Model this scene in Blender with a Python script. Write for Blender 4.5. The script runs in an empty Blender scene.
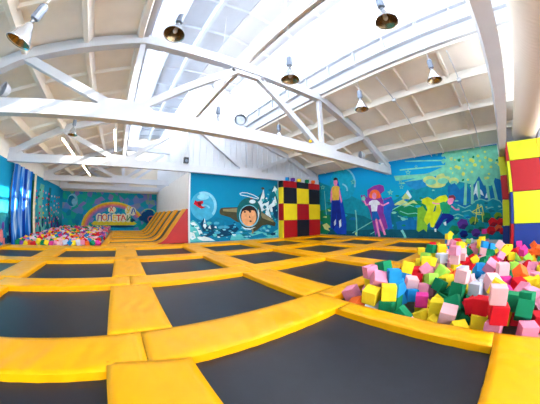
import bpy, bmesh, math, random
from mathutils import Vector, Matrix, Euler
random.seed(7)
SC = bpy.context.scene
COL = SC.collection
S = 1.4                                   # one camera height in metres; V() takes camera heights measured from the lens
def V(x, y, z): return Vector((x*S, y*S, (z+1)*S))
# ------------------------------------------------------------------ camera
cd = bpy.data.cameras.new('camera'); cam = bpy.data.objects.new('camera', cd); COL.objects.link(cam)
cd.type = 'PANO'; cd.panorama_type = 'FISHEYE_LENS_POLYNOMIAL'
cd.sensor_width = 36; cd.sensor_fit = 'HORIZONTAL'; cd.fisheye_fov = math.radians(200)
cd.fisheye_polynomial_k0 = 0
cd.fisheye_polynomial_k1, cd.fisheye_polynomial_k2, cd.fisheye_polynomial_k3, cd.fisheye_polynomial_k4 = (-0.06452442583, -3.270490914e-06, 1.185856544e-05, -1.40521675e-07)
cd.clip_start = 0.02; cd.clip_end = 300
cam.matrix_world = Matrix([[0.8115763, -0.0279697, -0.5835766], [-0.5841721, -0.0547796, -0.8097791], [-0.0093188, 0.9981067, -0.0607969]]).to_4x4(); cam.location = (0, 0, 1.4)
SC.camera = cam
# ------------------------------------------------------------------ light
SC.view_settings.view_transform = 'Standard'; SC.view_settings.look = 'None'
SC.view_settings.gamma = 1; SC.view_settings.use_curve_mapping = False
SC.view_settings.exposure = 0.12
w = bpy.data.worlds.new('sky'); SC.world = w; w.use_nodes = True
w.node_tree.nodes['Background'].inputs[0].default_value = (0.80, 0.90, 1.0, 1)
w.node_tree.nodes['Background'].inputs[1].default_value = 6.0
sun = bpy.data.lights.new('sun', 'SUN'); sun.energy = 34; sun.angle = 0.009; sun.color = (1, .96, .88)
so = bpy.data.objects.new('sun', sun); COL.objects.link(so)
so.rotation_euler = Vector((-1, .30, -.49)).to_track_quat('-Z', 'Y').to_euler(); so.location = (20, -6, 14)
def area(name, loc, direction, sx, sy, power, color):
    l = bpy.data.lights.new(name, 'AREA'); l.shape = 'RECTANGLE'; l.size = sx; l.size_y = sy; l.energy = power; l.color = color; l.spread = math.radians(150)
    o = bpy.data.objects.new(name, l); COL.objects.link(o); o.location = loc
    d = Vector(direction).normalized()
    o.rotation_euler = d.to_track_quat('-Z', 'Y').to_euler()
    return o
# daylight entering the two glazed sides of the roof monitor, and a front fill light added behind the camera
area('daylight_monitor_right', V(5.35, 6, 5.0), (-1, 0, -.5), 31, 1.5, 2600, (.93, .97, 1))
area('daylight_monitor_left', V(-.45, 6, 5.0), (1, 0, -.5), 31, 1.5, 2600, (.86, .93, 1))
area('rear_fill_added', V(2.5, -4.85, .9), (0, 1, -.1), 17, 2.6, 780, (1, .98, .95))
# ------------------------------------------------------------------ materials
MATS = {}
def lin(c): return tuple(((v/255)/12.92 if v/255 <= .04045 else ((v/255+.055)/1.055)**2.4) for v in c)
def mat(name, rgb, rough=.6, metal=0, spec=.5, var=0, vscale=3, bump=0, bscale=20, emit=0, coat=0, bdist=.02):
    if name in MATS: return MATS[name]
    m = bpy.data.materials.new(name); m.use_nodes = True; MATS[name] = m
    nt = m.node_tree; b = nt.nodes['Principled BSDF']; c = lin(rgb)
    b.inputs['Base Color'].default_value = (*c, 1); b.inputs['Roughness'].default_value = rough
    b.inputs['Metallic'].default_value = metal; b.inputs['Specular IOR Level'].default_value = spec
    if coat: b.inputs['Coat Weight'].default_value = coat; b.inputs['Coat Roughness'].default_value = .15
    tc = nt.nodes.new('ShaderNodeTexCoord')
    if var:
        n = nt.nodes.new('ShaderNodeTexNoise'); n.inputs['Scale'].default_value = vscale; n.inputs['Detail'].default_value = 4
        r = nt.nodes.new('ShaderNodeValToRGB')
        r.color_ramp.elements[0].position = .3; r.color_ramp.elements[1].position = .7
        r.color_ramp.elements[0].color = (*[v*(1-var) for v in c], 1); r.color_ramp.elements[1].color = (*[min(1, v*(1+var)) for v in c], 1)
        nt.links.new(tc.outputs['Object'], n.inputs['Vector']); nt.links.new(n.outputs['Fac'], r.inputs[0]); nt.links.new(r.outputs[0], b.inputs['Base Color'])
    if bump:
        n = nt.nodes.new('ShaderNodeTexNoise'); n.inputs['Scale'].default_value = bscale; n.inputs['Detail'].default_value = 3
        bp = nt.nodes.new('ShaderNodeBump'); bp.inputs['Strength'].default_value = bump; bp.inputs['Distance'].default_value = bdist
        nt.links.new(tc.outputs['Object'], n.inputs['Vector']); nt.links.new(n.outputs['Fac'], bp.inputs['Height']); nt.links.new(bp.outputs[0], b.inputs['Normal'])
    if emit:
        b.inputs['Emission Color'].default_value = (*c, 1); b.inputs['Emission Strength'].default_value = emit
    return m
def M(n): return MATS[n]
mat('white_paint', (232, 232, 232), .55, var=.03)
mat('kerb_grey', (190, 194, 204), .6, var=.03)
mat('steel_white', (203, 207, 217), .55, var=.03)
mat('slab_cream', (246, 242, 236), .8, var=.04, vscale=1.5)
mat('slab_grey', (176, 184, 196), .8, var=.04, vscale=1.5)
mat('cream_wall', (228, 218, 204), .8, var=.03)
mat('siding_white', (206, 211, 220), .55)
mat('concrete', (120, 118, 115), .9, var=.1)
mat('mat_black', (30, 33, 43), .4, spec=.3, var=.12, vscale=5, bump=.15, bscale=220, bdist=.002)
mat('foam_seam', (120, 84, 10), .7)
mat('rail_grey', (208, 202, 198), .6)
mat('galvanised', (150, 156, 168), .35, metal=.8)
mat('ballast', (118, 128, 146), .4, metal=.5)
mat('lamp_shell', (214, 216, 222), .25, metal=.7)
mat('lamp_gold', (150, 128, 98), .25, metal=.8)
mat('lamp_glass', (240, 240, 250), .1)
mat('cable', (196, 198, 202), .6)
mat('black_plastic', (30, 32, 38), .5)
mat('duct_cloth', (222, 208, 192), .7)
mat('tube_light', (255, 232, 185), .5, emit=22)
mat('mullion', (236, 240, 245), .5)
for n, c in dict(yellow=(240, 214, 22), red=(170, 4, 18), black=(22, 26, 38), blue=(16, 48, 128), lime=(206, 214, 12), signal_yellow=(244, 188, 12)).items():
    mat('pad_'+n, c, .45, spec=.4, var=.04, bump=.12, bscale=4, bdist=.03)
FOAM = dict(pink=(228, 140, 168), rose=(232, 178, 182), yellow=(240, 208, 40), red=(208, 22, 38), green=(16, 128, 84), blue=(30, 136, 200), magenta=(214, 52, 140), orange=(236, 104, 40), lime=(160, 214, 80), white=(206, 210, 226), purple=(104, 62, 150))
for n, c in FOAM.items(): mat('foam_'+n, c, .85, spec=.2, var=.05, vscale=9, bump=.2, bscale=60, bdist=.004)
PAINT = dict(planet_soft=(64, 160, 196), planet_light=(128, 196, 218), pale_blue=(120, 190, 214), sky_teal=(14, 150, 186), mid_blue=(10, 116, 156), navy=(10, 62, 96), white_ice=(206, 226, 232), foam_teal=(84, 184, 190), deep_teal=(8, 104, 124),
 ship_red=(186, 28, 44), dark_red=(110, 12, 30), olive=(134, 128, 96), olive_dark=(66, 66, 50), helmet_teal=(22, 96, 100), helmet_dark=(52, 56, 60), skin=(226, 160, 112), hair_dark=(44, 32, 34),
 sea_teal=(12, 134, 156), ray_green=(112, 196, 168), sun_yellow=(206, 214, 96), sky_mid=(30, 132, 190), cloud_cream=(186, 204, 128), mount_blue=(12, 104, 164), foam_pale=(110, 192, 182),
 foam_green=(56, 168, 156), planet_teal=(18, 156, 190), band_teal=(8, 76, 96), royal_blue=(16, 62, 176), pants_blue=(18, 40, 134), shirt_yellow=(218, 176, 70), skin_pink=(222, 132, 176), violet=(130, 54, 150),
 royal_dim=(28, 90, 180), hair_orange=(236, 104, 56), shirt_white=(220, 226, 236), shorts_blue=(18, 88, 164), aura_yellow=(196, 210, 30), aura_green=(120, 178, 50), shirt_green=(30, 156, 106), hair_brown=(128, 50, 60),
 cube_violet=(84, 50, 140), cube_violet_dark=(54, 36, 110), cube_green=(20, 128, 84), cube_green_dark=(12, 84, 74), cube_lime=(100, 148, 40), cube_red=(206, 26, 38), cube_red_dark=(140, 16, 40), cube_teal=(14, 124, 124),
 cube_navy=(14, 36, 120), cube_navy_dark=(12, 26, 84), cube_orange=(220, 96, 50), rainbow_yellow=(220, 200, 50), rainbow_orange=(226, 150, 60), rainbow_rose=(214, 120, 130), rainbow_violet=(150, 110, 170),
 letter_purple=(130, 70, 150), letter_orange=(230, 120, 50), letter_blue=(20, 90, 180), letter_yellow=(226, 196, 30), letter_red=(216, 44, 60), letter_green=(20, 140, 90), letter_cream=(226, 226, 200), tree_blue=(14, 74, 130))
for n, c in PAINT.items(): mat(n, c, .75, var=.16, vscale=4, spec=.15)

def noise_paint(name, stops, scale, zlo, zhi, zweight, detail=6, kind='noise'):
    """painted mural ground: colours chosen by height on the wall plus noise"""
    m = bpy.data.materials.new(name); m.use_nodes = True; MATS[name] = m
    nt = m.node_tree; b = nt.nodes['Principled BSDF']; b.inputs['Roughness'].default_value = .75; b.inputs['Specular IOR Level'].default_value = .15
    tc = nt.nodes.new('ShaderNodeTexCoord'); sp = nt.nodes.new('ShaderNodeSeparateXYZ'); nt.links.new(tc.outputs['Object'], sp.inputs[0])
    mr = nt.nodes.new('ShaderNodeMapRange'); mr.inputs[1].default_value = zlo; mr.inputs[2].default_value = zhi
    nt.links.new(sp.outputs[2], mr.inputs[0])
    if kind == 'noise':
        n = nt.nodes.new('ShaderNodeTexNoise'); n.inputs['Scale'].default_value = scale; n.inputs['Detail'].default_value = detail; n.inputs['Distortion'].default_value = .8
        src = n.outputs['Fac']
    else:
        n = nt.nodes.new('ShaderNodeTexVoronoi'); n.inputs['Scale'].default_value = scale
        s2 = nt.nodes.new('ShaderNodeSeparateColor'); nt.links.new(n.outputs['Color'], s2.inputs[0]); src = s2.outputs[0]
    nt.links.new(tc.outputs['Object'], n.inputs['Vector'])
    mx = nt.nodes.new('ShaderNodeMix'); mx.inputs[0].default_value = zweight
    nt.links.new(src, mx.inputs[2]); nt.links.new(mr.outputs[0], mx.inputs[3])
    r = nt.nodes.new('ShaderNodeValToRGB'); nt.links.new(mx.outputs[0], r.inputs[0]); nt.links.new(r.outputs[0], b.inputs['Base Color'])
    while len(r.color_ramp.elements) < len(stops): r.color_ramp.elements.new(.5)
    for e, (p, c) in zip(r.color_ramp.elements, stops): e.position = p; e.color = (*lin(c), 1)
    return m
noise_paint('mural_space', [(0, (4, 84, 128)), (.3, (6, 116, 158)), (.52, (8, 136, 176)), (.8, (2, 122, 162)), (1, (0, 108, 148))], 1.2, 0, 3.7, .8)
noise_paint('mural_sky', [(0, (4, 96, 122)), (.3, (6, 138, 164)), (.5, (8, 160, 196)), (.75, (8, 150, 206)), (1, (4, 120, 200))], .9, 0, 4.6, .75)
noise_paint('mural_mosaic', [(0, (16, 96, 150)), (.25, (14, 150, 170)), (.45, (30, 170, 140)), (.62, (20, 140, 196)), (.8, (130, 120, 190)), (1, (110, 180, 96))], 2.0, 0, 3.6, .25, kind='vor')
noise_paint('mural_reef', [(0, (20, 70, 130)), (.25, (20, 120, 170)), (.42, (60, 180, 190)), (.55, (20, 160, 206)), (.8, (16, 150, 200)), (1, (12, 130, 190))], 1.6, 0, 3.8, .7)
noise_paint('curtain_blue_sun_streaks', [(0, (8, 34, 120)), (.4, (10, 60, 165)), (.52, (20, 120, 215)), (.6, (190, 222, 240)), (.68, (14, 90, 190)), (1, (10, 44, 140))], 1.6, 0, 3.8, .05)  # pale stripes paint sun patches and sheen into the cloth colour
nt_ = M('curtain_blue_sun_streaks').node_tree
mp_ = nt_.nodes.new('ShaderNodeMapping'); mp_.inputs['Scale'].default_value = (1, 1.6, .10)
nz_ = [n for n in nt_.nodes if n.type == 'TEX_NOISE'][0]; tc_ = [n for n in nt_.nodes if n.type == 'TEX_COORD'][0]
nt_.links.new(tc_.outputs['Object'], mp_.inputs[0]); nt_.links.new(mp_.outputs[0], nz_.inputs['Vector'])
def pad_material():
    """yellow vinyl: fine creases running across, soft dents and scuffs"""
    m = mat('vinyl_yellow', (250, 186, 8), .38, spec=.22)
    nt = m.node_tree; b = nt.nodes['Principled BSDF']
    tc = nt.nodes.new('ShaderNodeTexCoord')
    n1 = nt.nodes.new('ShaderNodeTexNoise'); n1.inputs['Scale'].default_value = 2.2; n1.inputs['Detail'].default_value = 3; n1.inputs['Distortion'].default_value = 1.2
    n2 = nt.nodes.new('ShaderNodeTexWave'); n2.inputs['Scale'].default_value = 1.1; n2.inputs['Distortion'].default_value = 10; n2.inputs['Detail'].default_value = 2; n2.inputs['Detail Scale'].default_value = .7
    ad = nt.nodes.new('ShaderNodeMath'); ad.operation = 'ADD'
    bp = nt.nodes.new('ShaderNodeBump'); bp.inputs['Strength'].default_value = .26; bp.inputs['Distance'].default_value = .03
    for n in (n1, n2): nt.links.new(tc.outputs['Object'], n.inputs['Vector'])
    nt.links.new(n1.outputs['Fac'], ad.inputs[0]); nt.links.new(n2.outputs['Fac'], ad.inputs[1])
    nt.links.new(ad.outputs[0], bp.inputs['Height']); nt.links.new(bp.outputs[0], b.inputs['Normal'])
    r = nt.nodes.new('ShaderNodeValToRGB'); r.color_ramp.elements[0].color = (*lin((236, 154, 0)), 1); r.color_ramp.elements[1].color = (*lin((248, 176, 0)), 1)
    nt.links.new(n1.outputs['Fac'], r.inputs[0]); nt.links.new(r.outputs[0], b.inputs['Base Color'])
pad_material()
def glass_material():
    m = bpy.data.materials.new('frosted_glazing'); m.use_nodes = True; MATS['frosted_glazing'] = m
    nt = m.node_tree; nt.nodes.remove(nt.nodes['Principled BSDF']); out = nt.nodes['Material Output']
    a = nt.nodes.new('ShaderNodeBsdfTransparent'); t = nt.nodes.new('ShaderNodeBsdfTranslucent'); mx = nt.nodes.new('ShaderNodeMixShader')
    t.inputs[0].default_value = (.95, .97, 1, 1); mx.inputs[0].default_value = .3
    nt.links.new(a.outputs[0], mx.inputs[1]); nt.links.new(t.outputs[0], mx.inputs[2]); nt.links.new(mx.outputs[0], out.inputs[0])
glass_material()
def sheet_material():
    m = bpy.data.materials.new('skylight_sheet'); m.use_nodes = True; MATS['skylight_sheet'] = m
    nt = m.node_tree; nt.nodes.remove(nt.nodes['Principled BSDF']); out = nt.nodes['Material Output']
    a = nt.nodes.new('ShaderNodeBsdfDiffuse'); t = nt.nodes.new('ShaderNodeBsdfTranslucent'); mx = nt.nodes.new('ShaderNodeMixShader')
    t.inputs[0].default_value = (.95, .97, 1, 1); a.inputs[0].default_value = (.66, .68, .72, 1); mx.inputs[0].default_value = .07
    nt.links.new(a.outputs[0], mx.inputs[1]); nt.links.new(t.outputs[0], mx.inputs[2]); nt.links.new(mx.outputs[0], out.inputs[0])
sheet_material()
# ------------------------------------------------------------------ builders
class MB:
    def __init__(s): s.v = []; s.f = []; s.mi = []
    def face(s, pts, mi=0):
        n = len(s.v); s.v += [tuple(p) for p in pts]; s.f.append(tuple(range(n, n+len(pts)))); s.mi.append(mi)
    def hexa(s, p, mi=0):       # 8 points: bottom 4 (ccw), top 4
        n = len(s.v); s.v += [tuple(q) for q in p]
        for f in ((3, 2, 1, 0), (4, 5, 6, 7), (0, 1, 5, 4), (1, 2, 6, 5), (2, 3, 7, 6), (3, 0, 4, 7)): s.f.append(tuple(n+k for k in f)); s.mi.append(mi)
    def box(s, a, b, mi=0):     # metres
        x0, x1 = sorted((a[0], b[0])); y0, y1 = sorted((a[1], b[1])); z0, z1 = sorted((a[2], b[2]))
        s.hexa([(x0, y0, z0), (x1, y0, z0), (x1, y1, z0), (x0, y1, z0), (x0, y0, z1), (x1, y0, z1), (x1, y1, z1), (x0, y1, z1)], mi)
    def hbox(s, a, b, mi=0): s.box(V(*a), V(*b), mi)      # camera-height units
    def beam(s, a, b, w, h, up=(0, 0, 1), mi=0):         # metres
        a = Vector(a); b = Vector(b); d = (b-a).normalized(); up = (0, 1, 0) if abs(d.z) > .98 else up; side = d.cross(Vector(up)).normalized()*w/2; u = side.cross(d).normalized()*h/2
        s.hexa([a-side-u, a+side-u, b+side-u, b-side-u, a-side+u, a+side+u, b+side+u, b-side+u], mi)
    def lathe(s, prof, n=20, org=(0, 0, 0), axis='z', mi=0, caps=True):
        k = len(s.v); org = Vector(org)
        for r, z in prof:
            for i in range(n):
                t = 2*math.pi*i/n; p = Vector((r*math.cos(t), r*math.sin(t), z))
                if axis == 'x': p = Vector((p.z, p.x, p.y))
                if axis == 'y': p = Vector((p.y, p.z, p.x))
                s.v.append(tuple(org+p))
        for j in range(len(prof)-1):
            for i in range(n):
                s.f.append((k+j*n+i, k+j*n+(i+1) % n, k+(j+1)*n+(i+1) % n, k+(j+1)*n+i)); s.mi.append(mi)
        if caps:
            s.f.append(tuple(k+i for i in reversed(range(n)))); s.mi.append(mi)
            s.f.append(tuple(k+(len(prof)-1)*n+i for i in range(n))); s.mi.append(mi)
    def tube(s, pts, r, n=6, mi=0):
        pts = [Vector(p) for p in pts]; k = len(s.v)
        for j, p in enumerate(pts):
            d = (pts[min(j+1, len(pts)-1)]-pts[max(j-1, 0)]).normalized(); a = d.orthogonal().normalized(); b = d.cross(a)
            if abs(d.z) < .99: a = d.cross(Vector((0, 0, 1))).normalized(); b = d.cross(a)
            for i in range(n):
                t = 2*math.pi*i/n; s.v.append(tuple(p+a*r*math.cos(t)+b*r*math.sin(t)))
        for j in range(len(pts)-1):
            for i in range(n): s.f.append((k+j*n+i, k+j*n+(i+1) % n, k+(j+1)*n+(i+1) % n, k+(j+1)*n+i)); s.mi.append(mi)
        s.f.append(tuple(k+i for i in reversed(range(n)))); s.mi.append(mi); s.f.append(tuple(k+(len(pts)-1)*n+i for i in range(n))); s.mi.append(mi)
    def build(s, name, mats, parent=None, origin=(0, 0, 0), bevel=0, smooth=False, seg=2):
        o_ = Vector(origin)
        me = bpy.data.meshes.new(name); me.from_pydata([tuple(Vector(p)-o_) for p in s.v], [], s.f)
        for m in (mats if isinstance(mats, (list, tuple)) else [mats]): me.materials.append(M(m))
        for p, i in zip(me.polygons, s.mi): p.material_index = i
        bm = bmesh.new(); bm.from_mesh(me); bmesh.ops.remove_doubles(bm, verts=bm.verts, dist=1e-5); bmesh.ops.recalc_face_normals(bm, faces=bm.faces)
        if bevel: bmesh.ops.bevel(bm, geom=list(bm.edges), offset=bevel, segments=seg, affect='EDGES', profile=.6)
        if smooth:
            for f in bm.faces: f.smooth = True
        bm.to_mesh(me); bm.free()
        ob = bpy.data.objects.new(name, me); COL.objects.link(ob)
        if parent is not None: ob.parent = parent
        else: ob.location = o_
        if parent is not None and origin != (0, 0, 0): ob.location = o_
        return ob
def struct(o): o['kind'] = 'structure'; return o
def tag(o, label, cat, group=None, kind=None):
    o['label'] = label; o['category'] = cat
    if group: o['group'] = group
    if kind: o['kind'] = kind
    return o
def empty(name, loc, label, cat, group=None, rot=(0, 0, 0)):
    o = bpy.data.objects.new(name, None); COL.objects.link(o); o.location = loc; o.rotation_euler = rot; o.empty_display_size = .1
    return tag(o, label, cat, group)
def copy_tree(o, parent=None):
    c = o.copy(); COL.objects.link(c)
    if parent is not None: c.parent = parent; c.matrix_parent_inverse = o.matrix_parent_inverse
    for ch in list(o.children): copy_tree(ch, c)
    return c
ORD = ['first', 'second', 'third', 'fourth', 'fifth', 'sixth', 'seventh', 'eighth', 'ninth', 'tenth', 'eleventh', 'twelfth', 'thirteenth', 'fourteenth', 'fifteenth', 'sixteenth', 'seventeenth', 'eighteenth', 'nineteenth', 'twentieth']
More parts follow.
